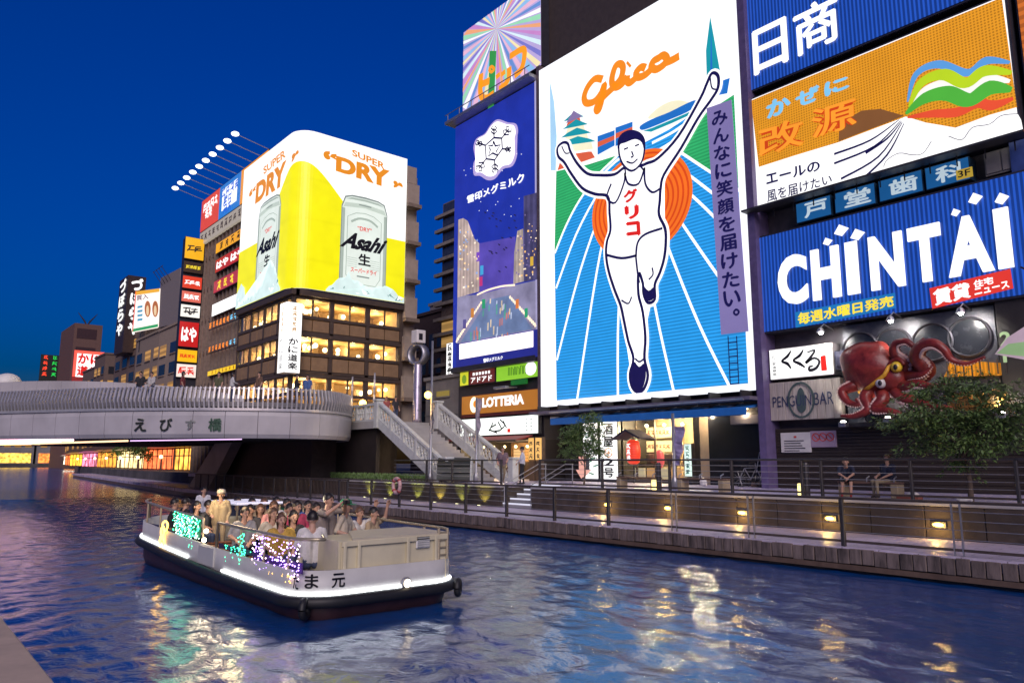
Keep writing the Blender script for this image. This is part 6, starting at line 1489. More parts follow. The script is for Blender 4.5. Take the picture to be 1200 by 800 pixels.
MB().tube([(xg[2] - .4, 33.1, q4[2][1] + 1.1), (xg[2] + 5.4, 33.1, q4[2][1] + 1.2)], .05, 5).build('rod', STEEL, an)
# sandal picture sign
pS = Plane('Y', 34.4); q4 = [pS.px(*p) for p in ((155.5, 389), (186, 383), (188, 338), (159.5, 341.5))]
sd = thing('picture_sign', 'white picture sign with two brown sandals and green foot strip', 'sign', (q4[0][0], pS.val, q4[0][1]))
art('panel', pS, q4, lamp_mat('picture_white', 'fff2e6', 1.15, sample=1), sd, .1, px=False, thick=.5)
art('red_edge', pS, [q4[0], (q4[0][0] + .8, q4[0][1]), (q4[3][0] + .8, q4[3][1]), q4[3]], lamp_mat('picture_red', 'e05038', .95), sd, .13, px=False)
art('yellow_head', pS, [pS.px(*p) for p in ((159.5, 341.5), (188, 338), (187.8, 342), (159.2, 346))], lamp_mat('picture_yellow', 'f0b020', .95), sd, .13, px=False)
art('green_foot', pS, [pS.px(*p) for p in ((155.5, 389), (186, 383), (186.2, 379.5), (155.8, 385.5))], lamp_mat('picture_green', '3aa05a', .95), sd, .13, px=False)
for x in (174, 183):
    art('sandal', pS, [pS.px(x + 3.6 * cos(a), 362 + 9.5 * sin(a)) for a in [k * pi / 10 for k in range(20)]], lamp_mat('sandal_brown', 'b86a2a', .9), sd, .14, px=False)
    art('sandal_insole', pS, [pS.px(x + 1.6 * cos(a), 364 + 6 * sin(a)) for a in [k * pi / 10 for k in range(20)]], lamp_mat('sandal_cream', 'f0d0a0', .95), sd, .16, px=False)
lettering('買入', pS, None, lamp_mat('picture_ink', '6a3a5a', .6), sd, quad=[pS.px(*p) for p in ((161, 352.5), (175, 350), (175, 344), (161, 346.5))], out=.14)
wr = MB()
for q_ in range(4): stroke(wr, pS, [(162, 360 + q_ * 5), (168, 359 + q_ * 5)], .4, out=.14)
wr.build('writing', lamp_mat('picture_cyan', '58a8c8', .8), sd)
MB().box(q4[0][0] + 3, q4[0][0] + 3.4, 34.92, 35.1, q4[0][1] - 4, q4[0][1] + 3).build('post', STEEL, sd)
# brown vertical kana sign, two faces
zc_ = thing('vertical_sign', 'dark brown rooftop sign with thick white kana on two faces', 'sign', (P25.px(147, 390)[0], 35, P25.px(147, 392)[1]))
cor = P25.px(147.5, 360); zt_, zb2 = P25.px(148, 324)[1], P25.px(147, 393)[1]
xl = P25.px(138, 360)[0]; pX = Plane('X', cor[0]); yr = pX.px(170, 345)[0]
MB().box(xl, cor[0], 34.5, yr, zb2 - 3, zt_).build('case', mat('sign_umber', (.045, .025, .02), .5), zc_)
hh = zt_ - zb2
for i_, ch in enumerate('づぼらや'):
    z1_ = zt_ - hh * (.03 + i_ * .24)
    lettering(ch, pX, (34.5 + (yr - 34.5) * .18, 34.5 + (yr - 34.5) * .85, z1_ - hh * .21, z1_), W_TXT, zc_, bold=.05, out=.1)
    lettering(ch, P25, (xl + .15 * (cor[0] - xl), cor[0] - .15 * (cor[0] - xl), z1_ - hh * .21, z1_), W_TXT, zc_, bold=.05, out=.1)
# crab sign
pC = Plane('Y', 44.0); q4 = [pC.px(*p) for p in ((85, 441), (122, 438), (123.5, 412), (86.5, 408.5))]
pX2 = Plane('X', q4[0][0]); 
cr = thing('rooftop_sign', 'white sign with red kana and glowing red border beyond the stepped roofs', 'sign', (q4[0][0], 44, q4[0][1]))
wC = 34; 
yA, yB = pX2.px(86, 425)[0], pX2.px(123, 425)[0]; zA, zB2 = pX2.px(86, 441)[1], pX2.px(86, 410)[1]
MB().box(pX2.val - 1, pX2.val, yA, yB, zA - 6, zB2).build('case', mat('crab_red_case', (.5, .04, .03), .5), cr)
for (a, b_, c, d) in ((yA, yB, zB2 - .9, zB2), (yA, yA + .8, zA, zB2 - .91), (yB - .8, yB, zA, zB2 - .91)): MB().pbox(pX2, a, b_, c, d, .0, .3).build('neon_border', lamp_mat('crab_border', 'f05a48', 1.3), cr)
MB().pbox(pX2, yA + .81, yB - .81, zA, zB2 - .91, .0, .1).build('face', WHITE_S, cr)
wS = yB - yA; hS = zB2 - zA
for ch, (a, c) in zip('かに道楽', ((.12, .5), (.52, .5), (.12, .04), (.52, .04))):
    lettering(ch, pX2, (yA + a * wS, yA + (a + .36) * wS, zA + c * hS, zA + (c + .4) * hS), R_TXT, cr, bold=.05, out=.2)
# tower with horned ornament, neon sign
pT = Plane('Y', 56.0); tx0, tx1 = pT.px(69, 420)[0], pT.px(84, 420)[0]; tz1 = pT.px(78, 385)[1]
tw = thing('chimney_tower', 'slim brown tower with dark panels and a horned ornament on top', 'tower', ((tx0 + tx1) / 2, 56, UZ))
MB().box(tx0, tx1, 56, 66, -.5, tz1).build('shaft', mat('tower_brown', (.15, .08, .06), .7, var=.2), tw)
for k_ in range(4): MB().pbox(Plane('X', tx1), 57, 64, tz1 - 6 - k_ * 7.5, tz1 - 2 - k_ * 7.5, 0, .15).build('panel', mat('tower_panel', (.05, .02, .02), .5), tw)
cxt = tx1 - 4; 
MB().tube([(cxt, 57.5, tz1 + 5), (cxt, 60, tz1 + 1.8), (cxt, 61, tz1), (cxt, 62, tz1 + 1.8), (cxt, 64.5, tz1 + 5.2)], [.1, .35, .5, .35, .1], 6).build('horn_ornament', STEEL, tw)
pN = Plane('X', pT.px(60, 430)[0]); ya, yb = pN.px(47, 430)[0], pN.px(69, 430)[0]; za, zb3 = pN.px(50, 441)[1], pN.px(50, 415)[1]
nn_ = thing('rooftop_sign', 'dark rooftop sign with red and green neon characters beside the slim tower', 'sign', (pN.val, ya, za))
MB().box(pN.val - 1, pN.val, ya, yb, za - 8, zb3).build('case', mat('neon_case', (.02, .025, .02), .5), nn_)
for q_ in range(4):
    for r_ in range(2):
        mb = MB(); cu = ya + (yb - ya) * (.25 + .5 * r_); cz = zb3 - (zb3 - za) * (q_ + .5) / 4; s_ = (yb - ya) * .13
        scrawl(mb, pN, cu, cz, s_, q_ * 3 + r_ + 160, .2)
        mb.build('neon_character', lamp_mat('neon_red', 'ff4a30', 1.2) if r_ == 0 else lamp_mat('neon_green', '2ac850', 1.1), nn_)
dm = thing('dome_canopy', 'pale fabric dome peeking over the bridge wall', 'canopy', (-75, 8, ZP))
u_ = onX(10, 438, -72)
MB().ball((u_.x, u_.y, u_.z - .75), (1.0, 1.0, .8), 16, 10).build('fabric', WHITEP, dm, True)
MB().tube([(u_.x, u_.y, ZP - .1), (u_.x, u_.y, u_.z)], .08, 6).build('mast', STEEL, dm)

# ================================================================== between: far tower block, low grey house, dark block
pB = Plane('Y', 46.0); tx0 = pB.px(516, 300)[0]; tz = pB.px(516, 241)[1]
tb2 = thing('apartment_tower', 'slim apartment tower with dark gridded glass top and warm lower floors', 'building', (tx0 + 6, 46, 0))
MB().box(tx0 + .4, tx0 + 14, 46, 58, -.5, tz).build('wall', mat('tower_tan', (.20, .14, .10), .7, var=.15), tb2)
nf = 15; fh = (tz - 6) / nf
for k_ in range(nf):
    z_ = 6 + k_ * fh
    MB().box(tx0 - .5, tx0 + 14, 45.5, 45.99, z_, z_ + .35).build('floor_slab', mat('slab_grey', (.25, .22, .2), .7), tb2)
    for c_ in range(5):
        mt_ = mat('grid_glass', (.05, .06, .09), .15, .2) if k_ > nf * .52 else (lamp_mat('tower_lit', 'd8a860', .6, ('Z', 1.1, .6, .5)) if rnd.random() < .45 else mat('tower_pane', (.12, .09, .07), .3))
        MB().box(tx0 + .6 + c_ * 2.6, tx0 + 2.9 + c_ * 2.6, 45.9, 45.98, z_ + .4, z_ + fh - .15).build('window', mt_, tb2)
pV = Plane('Y', 44.5); t = flat_sign('vertical_sign', 'tall white vertical sign on the apartment tower beside the dairy billboard', 'sign', pV, pV.px(523, 430)[0], pV.px(531, 430)[0], pV.px(525, 443)[1], pV.px(525, 402)[1], WHITE_S)
w3 = MB(); ua, ub = pV.px(524.5, 430)[0], pV.px(529.5, 430)[0]; zA, zB2 = pV.px(525, 441)[1], pV.px(525, 404)[1]
for q_ in range(6): cz = zB2 - (zB2 - zA) * (q_ + .5) / 6; scrawl(w3, pV, (ua + ub) / 2, cz, .38, q_ + 180, .04)
w3.build('writing', K_TXT, t); MB().box(ua, ub, 44.75, 45.5, zA + 1, zA + 1.3).build('bracket', STEEL, t)
pD = Plane('Y', 52.0); block('dark block far behind the ring lamp', pD.px(484, 400)[0], pD.px(520, 400)[0], 52, pD.px(490, 372)[1], mat('night_block', (.05, .03, .028), .8), (5, 4), lit=.1)
block('pale low block behind the dark one', pD.px(474, 372)[0] - 6, pD.px(488, 372)[0] - 3, 60, pD.px(480, 366)[1] + 3, mat('night_pale', (.16, .15, .17), .8), (4, 3), lit=.15)
pL = Plane('Y', 31.0); gx0_, gx1_ = pL.px(499, 470)[0], -40.35
lg = thing('low_house', 'low grey rendered house with one small window behind the stair', 'building', ((gx0_ + gx1_) / 2, 31, UZ))
MB().box(gx0_, gx1_, 31, 40, UZ, pL.px(505, 446)[1]).build('wall', GREYW, lg)
MB().box(gx0_ - .15, gx1_, 30.85, 40, pL.px(505, 446)[1], pL.px(505, 446)[1] + .25).build('parapet', GREYW, lg)
a, b_ = pL.px(512, 465), pL.px(527, 457); f = MB().box(a[0], b_[0], 30.95, 31.02, a[1], b_[1]).build('window', lamp_mat('small_lit_window', 'b8a04a', .5, ('X', .25, .6, .5)), lg)
MB().box(a[0] - .1, b_[0] + .1, 30.9, 30.99, a[1] - .12, a[1] - .003).build('sill', GREYW, f)
for t in range(3): MB().box(gx0_, gx1_, 30.93, 30.99, UZ + 1.2 + t * 1.6, UZ + 1.25 + t * 1.6).build('joint_band', GREYW, lg)

# ================================================================== bank beyond the bridge, seen under it
fb = MB(); line = [(-62, 22.5), (-100, 25), (-150, 29.5), (-220, 40), (-440, 80)]
for (xa, ya_), (xb, yb_) in zip(line, line[1:]):
    fb.prism([(xa, ya_, -.5), (xb, yb_, -.5), (xb, yb_ + 60, -.5), (xa, ya_ + 60, -.5)], (0, 0, UZ + .45))
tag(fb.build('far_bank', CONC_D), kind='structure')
eb = MB().box(-445, -400, -120, 120, -.6, 1.6); tag(eb.build('end_bank', CONC_D), kind='structure')
for k_, (ya_, c) in enumerate(((-52, 'f0b050'), (-34, 'e87a3a'), (-16, 'f8e0a8'), (2, 'e89a40'), (20, 'f0608a'), (38, 'f0c050'), (56, 'e8803a'))):
    t = thing('canal_end_house', 'house with lit ground floor closing the far end of the canal, %s roof' % ('amber', 'rust', 'pale', 'tan', 'rose', 'gold', 'umber')[k_], 'building', (-402, ya_ + 8, UZ), 'houses at the far end of the canal')
    MB().box(-414, -402, ya_, ya_ + 17, 1.5, 16 + 4 * (k_ % 3)).build('wall', GREYW, t)
    MB().box(-402.0, -401.8, ya_ + 1, ya_ + 16, 2.0, 6.2).build('shop_window', lamp_mat('end_glow_' + c, c, 2.0, mottle=.7), t)
    MB().box(-415, -401, ya_ - .2, ya_ + 17.2, 16.01 + 4 * (k_ % 3), 16.8 + 4 * (k_ % 3)).build('roof', mat('end_roof_%d' % (k_ % 3), ((.12, .07, .05), (.2, .18, .16), (.08, .08, .09))[k_ % 3], .8), t)
    for q_ in range(4): MB().box(-402.0, -401.85, ya_ + 1.5 + q_ * 4, ya_ + 4 + q_ * 4, 9, 12).build('window', lamp_mat('pane_lit', 'd8a050', .7, ('Z', .9, .5, .5)), t)
k_ = 0
for X, Yb in ((-88, 28.8), (-103, 29.6), (-121, 30.6), (-140, 32), (-162, 34), (-188, 36.6), (-218, 41), (-254, 47), (-300, 55.5), (-350, 64.5)):
    w_ = 12 + k_ * 2.2
    t = thing('waterside_shop', ('warm lit shop front beyond the bridge, %s awning' % ('amber', 'red', 'cream', 'ochre', 'pink', 'gold', 'rust', 'white', 'orange', 'yellow')[k_]), 'shop', (X, Yb, UZ), 'shops beyond the bridge')
    MB().box(X - w_, X, Yb, Yb + 4.2, UZ - .1, 7.6 + (k_ % 3) * .8).build('wall', BROWN, t)
    c = ('e8a040', 'e86a3a', 'f0d090', 'd88a30', 'e87a9a', 'f0b030', 'd0602a', 'f8ecd0', 'f09030', 'f8d040')[k_]
    MB().box(X - w_ + .5, X - .5, Yb - .1, Yb - .01, UZ + .1, UZ + 2.6).build('shop_window', lamp_mat('shop_glow_' + c, c, 2.4, mottle=.75, sample=1), t)
    for q_ in range(7): MB().box(X - w_ + .5 + q_ * (w_ - 1) / 6 - .08, X - w_ + .5 + q_ * (w_ - 1) / 6 + .08, Yb - .2, Yb - .102, UZ, UZ + 2.7).build('mullion', BROWN, t)
    MB().box(X - w_ + .4, X - .4, Yb - .18, Yb - .103, UZ + 1.7, UZ + 1.82).build('transom', BROWN, t)
    MB().prism([(X - w_, Yb - .01, UZ + 3.2), (X - w_, Yb - 1.2, UZ + 2.8), (X - w_, Yb - .01, UZ + 2.8)], (w_, 0, 0)).build('awning', lamp_mat('awn_' + c, c, .35), t)
    for q_ in range(4): MB().pbox(Plane('Y', Yb), X - w_ + 1 + q_ * w_ / 4, X - w_ + 3 + q_ * w_ / 4, 5.6, 7.2, 0, .05).build('window', lamp_mat('pane_lit', 'd8a050', .7, ('Z', .9, .5, .5)), t)
    k_ += 1
for q_ in range(7):
    X, Yc = -92 - q_ * 16, 22.6 + q_ * 1.5
    t = thing('promenade_lamp', 'globe lamp post on the bank beyond the bridge, %s away from the bridge' % ('nearest', 'second', 'third', 'fourth', 'fifth', 'sixth', 'farthest')[q_], 'lamp', (X, Yc, UZ), 'globe lamps beyond the bridge')
    MB().tube([(X, Yc + 2.4, UZ - .1), (X, Yc + 2.4, UZ + 1.5)], .05, 6).build('pole', STEEL, t); MB().ball((X, Yc + 2.4, UZ + 1.6), .2, 8, 6).build('globe', WARM_L, t, True)
# ================================================================== stair from the bridge down to the promenade
SYa, SYb = 23.3, 27.2
pS1 = Plane('Y', SYa)
BAL = mat('pale_balustrade', (.52, .54, .52), .6, var=.15, scale=3)
LX0, LX1, LX2 = -47.5, pS1.px(441, 478)[0], pS1.px(497, 540)[0] + 2.0
ZL = ZP - .35                                             # landing level
stt = thing('bridge_stair', 'broad stone stair with pierced pale balustrades from bridge to promenade', 'stair', (LX1, SYa, UZ))
MB().box(LX0, LX1, SYa, SYb, ZL - .45, ZL).build('landing', CONC, stt)
nS = 18; dx_ = (LX2 - LX1) / nS; dz_ = (ZL - UZ) / nS
for k_ in range(nS):
    MB().box(LX1 + k_ * dx_, LX1 + (k_ + 1) * dx_ + .01, SYa + .2, SYb - .2, ZL - (k_ + 1) * dz_ - .35 if k_ < nS - 2 else UZ - .05, ZL - (k_ + 1) * dz_).build('step', CONC, stt)
def balustrade(x0, z0, x1, z1, y, n):
    """posts, rails and pierced panels between two floor points"""
    Zt = lambda x: z0 + (z1 - z0) * (x - x0) / (x1 - x0)
    MB().prism([(x0, y - .14, z0 + .95), (x1, y - .14, z1 + .95), (x1, y - .14, z1 + 1.1), (x0, y - .14, z0 + 1.1)], (0, .28, 0)).build('coping_rail', BAL, stt)
    MB().prism([(x0, y - .12, z0 - .45), (x1, y - .12, z1 - .45), (x1, y - .12, z1 + .12), (x0, y - .12, z0 + .12)], (0, .24, 0)).build('string', BAL, stt)
    for k_ in range(n):
        a, b_ = x0 + (x1 - x0) * k_ / n, x0 + (x1 - x0) * (k_ + 1) / n
        mb = MB(); m_ = max(2, int(abs(b_ - a) / .28))
        for q_ in range(m_):
            p_, r_ = a + (b_ - a) * q_ / m_, a + (b_ - a) * (q_ + 1) / m_; c = (p_ + r_) / 2
            for s0, s1 in (((p_, .13), (c, .53)), ((c, .53), (p_, .94)), ((r_, .13), (c, .53)), ((c, .53), (r_, .94))):
                mb.tube([(s0[0], y, Zt(s0[0]) + s0[1]), (s1[0], y, Zt(s1[0]) + s1[1])], .045, 4)
            mb.ball((c, y, Zt(c) + .53), .1, 6, 4)
        tag(mb.build('pierced_panel', BAL, stt), kind='stuff')
        if k_: MB().bbox(a - .1, a + .1, y - .13, y + .13, Zt(a) - .2, Zt(a) + 1.0, .02).build('baluster_post', BAL, stt)
balustrade(LX0 + 3, ZL, LX1 - .25, ZL, SYa + .15, 3)
balustrade(LX1 + .25, ZL, LX2 - .2, UZ, SYa + .15, 5)
balustrade(LX1 + .25 + 1.2, ZL, LX2 + 1.0, UZ, SYb - .15, 5)
for x, z, y in ((LX1, ZL, SYa + .15), (LX2, UZ, SYa + .15), (LX1 + 1.2, ZL, SYb - .15), (LX2 + 1.2, UZ, SYb - .15)):
    MB().bbox(x - .22, x + .22, y - .22, y + .22, z - .46, z + 1.2, .03).build('newel', BAL, stt); MB().bbox(x - .28, x + .28, y - .28, y + .28, z + 1.2, z + 1.32, .03).build('newel_cap', BAL, stt)
MB().box(LX0, LX1 - .5, SYa + .35, SYa + .6, UZ, ZL - .46).build('support_wall', DARKW, stt)
# ribbed hood beside the stair foot, its axis across the walkway
hc = onY(533, 545, 23.9); hL = 1.75
hd_ = thing('ribbed_hood', 'dark half round ribbed hood with a pale wheel shaped end by the stair foot', 'hood', (hc.x, 23.9, UZ), rz=atan2(RT.y, RT.x))
HD = mat('hood_dark', (.035, .04, .035), .5, .3)
for k_ in range(9):
    a0, a1 = pi * k_ / 9, pi * (k_ + .82) / 9; R1, R0 = .95, .86; n_ = 4; vs = []
    for t in range(n_ + 1):
        a = a0 + (a1 - a0) * t / n_
        for x in (-hL / 2, hL / 2):
            for R_ in (R0, R1): vs.append((x, -R_ * cos(a), .1 + R_ * 1.25 * sin(a)))
    fs = []
    for t in range(n_):
        b = t * 4; fs += [(b + 1, b + 3, b + 7, b + 5), (b, b + 4, b + 6, b + 2), (b, b + 1, b + 5, b + 4), (b + 2, b + 6, b + 7, b + 3)]
    fs += [(0, 2, 3, 1), (n_ * 4, n_ * 4 + 1, n_ * 4 + 3, n_ * 4 + 2)]
    MB().add(vs, fs).build('rib', HD, hd_, local=True)
for R_ in (.95, .6): MB().tube([(hL / 2 + .03, -R_ * cos(pi * t / 20), .1 + R_ * 1.25 * sin(pi * t / 20)) for t in range(21)], .045, 6).build('end_ring', BAL, hd_, local=True)
for k_ in range(7): a = pi * k_ / 6; MB().tube([(hL / 2 + .03, 0, .12), (hL / 2 + .03, -.93 * cos(a), .12 + 1.16 * sin(a))], .03, 5).build('spoke', BAL, hd_, local=True)
for x in (-.7, .7): MB().box(x - .05, x + .05, -.95, .95, 0, .15).build('foot', STEEL, hd_, local=True)
# ring lamp column on the plaza
rx, ry = onY(489, 470, 27.6).x, 27.6; rz = onY(490, 417, 27.6).z
rl_ = thing('ring_lamp', 'silver column lamp with a big steel ring and square head', 'lamp', (rx, ry, ZP - .35))
MB().lathe((rx, ry, 0), [(.36, ZP - .35), (.3, ZP), (.28, rz - .5), (.24, rz - .4)], 16).build('column', mat('lilac_steel', (.42, .38, .45), .3, .6), rl_, True)
R_ = .72; sx, sy = sin(YAW), cos(YAW)
mb = MB(); vs = []; fs = []; n_ = 32
for t in range(n_):
    a = 2 * pi * t / n_
    for rr, dd in ((R_, -.28), (R_, .28), (R_ - .13, .28), (R_ - .13, -.28)):
        q_ = rr * cos(a); vs.append((rx + q_ * .95 - dd * .1, ry + q_ * .3 + dd * .98, rz + .1 + rr * sin(a)))
for t in range(n_):
    for k_ in range(4): fs.append((t * 4 + k_, ((t + 1) % n_) * 4 + k_, ((t + 1) % n_) * 4 + (k_ + 1) % 4, t * 4 + (k_ + 1) % 4))
mb.add(vs, fs).build('steel_ring', STEEL_L, rl_, True)
MB().bbox(rx - .36, rx + .36, ry - .36, ry + .36, rz + .85, rz + 1.75, .04).build('square_head', WHITEP, rl_)
MB().box(rx + .2, rx + .365, ry - .2, ry + .1, rz + 1.05, rz + 1.5).build('head_opening', K_TXT, rl_)
# street lamps with banners
def pole(px_, Y, ytop, ylamp, label, banner, ball_r=.2, zb=UZ, lit=True):
    x = onY(px_, 540, Y).x; zt_ = onY(px_, ytop, Y).z
    t = thing('street_lamp', label, 'lamp', (x, Y, zb))
    MB().lathe((x, Y, 0), [(.16, zb), (.14, zb + .4), (.07, zb + .5), (.06, zt_)], 10).build('pole', STEEL_L, t, True)
    if ylamp:
        zl = onY(px_, ylamp, Y).z
        MB().ball((x - .05, Y - .2, zl), ball_r, 12, 8).build('globe', AMBER_L, t, True); point('lamp_light', (x - .1, Y - .6, zl), 70, (1, .6, .2), t, .2)
        MB().tube([(x, Y, zl + .1), (x - .03, Y - .18, zl + .1)], .03, 6).build('bracket', STEEL, t)
    if banner:
        za, zb_ = onY(px_, banner[0], Y).z, onY(px_, banner[1], Y).z
        vs = []; n_ = 10
        for q_ in range(n_ + 1):
            z = za + (zb_ - za) * q_ / n_; w_ = banner[2] * (1 - .55 * (q_ / n_) ** 1.5)
            vs += [(x + .07, Y - .02 + .05 * sin(q_), z), (x + .07 + w_, Y - .05 + .08 * sin(q_ * 1.3), z)]
        MB().add(vs, [(q_ * 2, q_ * 2 + 1, q_ * 2 + 3, q_ * 2 + 2) for q_ in range(n_)]).add([Vector(v) + Vector((0, .015, 0)) for v in vs], [(q_ * 2, q_ * 2 + 2, q_ * 2 + 3, q_ * 2 + 1) for q_ in range(n_)]).build('banner', mat(banner[3], banner[4], .8, var=.3, scale=4), t)
    return t
pole(504.5, 23.0, 400, 463, 'tall lamp post with glowing amber globe and furled dark banner by the stair', (472, 508, .26, 'banner_slate', (.16, .16, .2)))
pole(558, 24.3, 466, None, 'slim post with a pale furled banner before the burger shop', (467, 520, .38, 'banner_lilac', (.45, .4, .45)))
pole(790, 24.5, 484, None, 'white pole with a lilac vertical banner before the bar window', (500, 545, .5, 'banner_violet', (.35, .3, .48)))
t = thing('plaza_lamp', 'bright amber globe lamp on a short post at the stair head', 'lamp', (onY(425, 474, 24.4).x, 24.4, ZL))
px_ = onY(425, 474, 24.4); MB().tube([(px_.x, 24.4, ZL - .02), (px_.x, 24.4, px_.z)], .05, 6).build('post', STEEL, t); MB().ball((px_.x, 24.4, px_.z + .1), .24, 12, 8).build('globe', AMBER_L, t, True)
point('lamp_light', (px_.x + .2, 23.8, px_.z + .2), 60, (1, .62, .2), t, .2)
for k_, x_ in enumerate((412, 438)):
    p_ = onY(x_, 480, 25.5); t = thing('signal_post', ('thin striped post before the restaurant windows, beside the amber globe' if k_ == 0 else 'thin striped post before the restaurant windows, at the top of the stair'), 'post', (p_.x, 25.5, ZL), 'striped posts on the plaza')
    for q_ in range(7): MB().tube([(p_.x, 25.5, ZL - .02 + q_ * .5), (p_.x, 25.5, ZL + .48 + q_ * .5)], .07, 8).build('band', (STEEL_L, WHITEP)[q_ % 2], t)

# ================================================================== benches, bollards, bicycle, life ring, clutter
BW = mat('bench_wood', (.17, .10, .07), .6, var=.3, scale=4, stretch=(.3, 3, 3)); BE = mat('bench_end', (.42, .33, .2), .7, var=.15)
def bench(label, xa, xb, y, h=.48):
    t = thing('bench', label, 'bench', ((xa + xb) / 2, y, UZ), 'benches on the upper walkway')
    for q_ in range(3): MB().bbox(xa, xb, y - .22 + q_ * .155, y - .08 + q_ * .155, UZ + h - .06, UZ + h, .01).build('seat_slat', BW, t)
    for x in (xa + .02, xb - .24):
        MB().bbox(x, x + .22, y - .22, y + .24, UZ, UZ + h - .062, .02).build('end_block', BE, t)
    for x in (xa + .12, (xa + xb) / 2, xb - .12):
        MB().tube([(x, y - .2, UZ + h - .01), (x, y - .2, UZ + h + .1), (x, y - .02, UZ + h + .16)], .022, 6).build('divider', STEEL_L, t)
    return t
by = 23.6
bX = lambda x: onY(x, 565, by).x
bench('wooden bench with arm dividers facing the bar window', bX(726), bX(772), by)
bench('wooden bench between the bar window and the parked bicycle', bX(797), bX(852), by)
bench('wooden bench with two seated people by the small tree', bX(985), bX(1056), by)
for k_, x_ in enumerate((775, 948)):
    p_ = onZ(x_, 575 if k_ == 0 else 578, UZ); t = thing('bollard', ('dark bollard with lit yellow base next to the lilac banner pole' if k_ == 0 else 'dark bollard with lit yellow base by the bench with people'), 'bollard', (p_.x, 23.5, UZ), 'lit bollards')
    x = bX(x_)
    MB().lathe((x, 23.45, 0), [(.1, UZ), (.1, UZ + 1.0), (.08, UZ + 1.05)], 10).build('shaft', STEEL, t)
    MB().bbox(x - .26, x - .11, 23.3, 23.5, UZ, UZ + .38, .02).build('lit_base', lamp_mat('bollard_light', (1, .8, .3), 2.2, sample=1), t)
# bicycle
bx_, byy = onY(880, 560, 29.2).x, 29.2
bc = thing('bicycle', 'parked silver bicycle leaning before the dark glass front', 'bicycle', (bx_, byy, UZ))
SIL = mat('bike_silver', (.4, .4, .42), .35, .7)
for dx in (-.55, .5):
    w = MB().tube([(bx_ + dx + .33 * cos(2 * pi * t / 24), byy, UZ + .34 + .33 * sin(2 * pi * t / 24)) for t in range(25)], .025, 6, cap=False).build('wheel', BLACKM, bc, True)
    sp = MB()
    for t in range(10): sp.tube([(bx_ + dx, byy, UZ + .34), (bx_ + dx + .32 * cos(2 * pi * t / 10), byy, UZ + .34 + .32 * sin(2 * pi * t / 10))], .006, 4)
    tag(sp.build('spoke', SIL, w), kind='stuff')
fr_ = MB()
for a, b_ in (((-.55, .34), (-.3, .8)), ((-.3, .8), (.28, .82)), ((-.3, .8), (0, .32)), ((0, .32), (.28, .82)), ((0, .32), (-.55, .34)), ((.28, .82), (.5, .34)), ((.28, .82), (.24, 1.02))): fr_.tube([(bx_ + a[0], byy, UZ + a[1]), (bx_ + b_[0], byy, UZ + b_[1])], .022, 6)
fr_.build('frame', SIL, bc)
MB().tube([(bx_ + .1, byy - .25, UZ + 1.02), (bx_ + .24, byy, UZ + 1.04), (bx_ + .1, byy + .25, UZ + 1.02)], .02, 6).build('handlebar', STEEL, bc)
MB().bbox(bx_ - .44, bx_ - .2, byy - .08, byy + .08, UZ + .82, UZ + .9, .03).build('saddle', BLACKM, bc)
MB().tube([(bx_ + .02, byy - .1, UZ + .3), (bx_ - .05, byy - .12, UZ + .02)], .015, 5).build('kickstand', STEEL, bc)
# mop buckets / poles by the dark front
for k_, x_ in enumerate((886, 892)):
    p_ = onY(x_, 535, 29.6); t = thing('broom', ('broom' if k_ == 0 else 'mop') + ' leaning by the parked bicycle', 'broom', (p_.x, 29.6, UZ), 'brooms by the bicycle')
    MB().tube([(p_.x, 29.4, UZ + .2), (p_.x, 29.9, UZ + 1.5)], .018, 6).build('handle', WHITEP, t); MB().bbox(p_.x - .15, p_.x + .15, 29.33, 29.45, UZ, UZ + .2, .02).build('head', BW, t)
p_ = onZ(924, 566, UZ); t = thing('litter_bag', 'small white carrier bag left on the upper walkway', 'bag', (p_.x, p_.y, UZ))
mb = MB().ball((p_.x, min(p_.y, 28.4), UZ + .18), (.18, .14, .19), 10, 7)
for v in mb.v: v.x += rnd.uniform(-.02, .02); v.z = max(UZ, v.z + rnd.uniform(-.02, .02))
mb.build('bag_body', WHITEP, t); MB().tube([(p_.x - .08, min(p_.y, 28.4), UZ + .34), (p_.x - .1, min(p_.y, 28.4), UZ + .46), (p_.x - .02, min(p_.y, 28.4), UZ + .4)], .02, 5).build('bag_handle', WHITEP, t)
for x_, y_, nm, lab in ((1066, 584, 'planter_box', 'small red trough at the foot of the upper railing'), ):
    x = onY(x_, y_, 23.2).x; t = thing(nm, lab, 'trough', (x, 23.2, UZ)); MB().bbox(x - .32, x + .32, 23.05, 23.35, UZ, UZ + .14, .02).build('box', mat('trough_red', (.28, .09, .06), .7), t); MB().ball((x + .1, 23.2, UZ + .15), (.18, .12, .07), 8, 5).build('crumpled_cloth', WHITEP, t)
x = onY(1130, 584, 23.2).x; t = thing('paper_scrap', 'crumpled white paper lying by the tree trunk', 'litter', (x, 23.2, UZ))
mb = MB().ball((x, 23.2, UZ + .05), (.22, .14, .06), 10, 6)
for v in mb.v: v.z = max(UZ + .002, v.z + rnd.uniform(-.03, .03))
mb.build('sheet', WHITEP, t)
# notice decals painted on the upper walkway
for k_, (x_, y_) in enumerate(((825, 569), (880, 571))):
    p_ = onZ(x_, y_, UZ); 
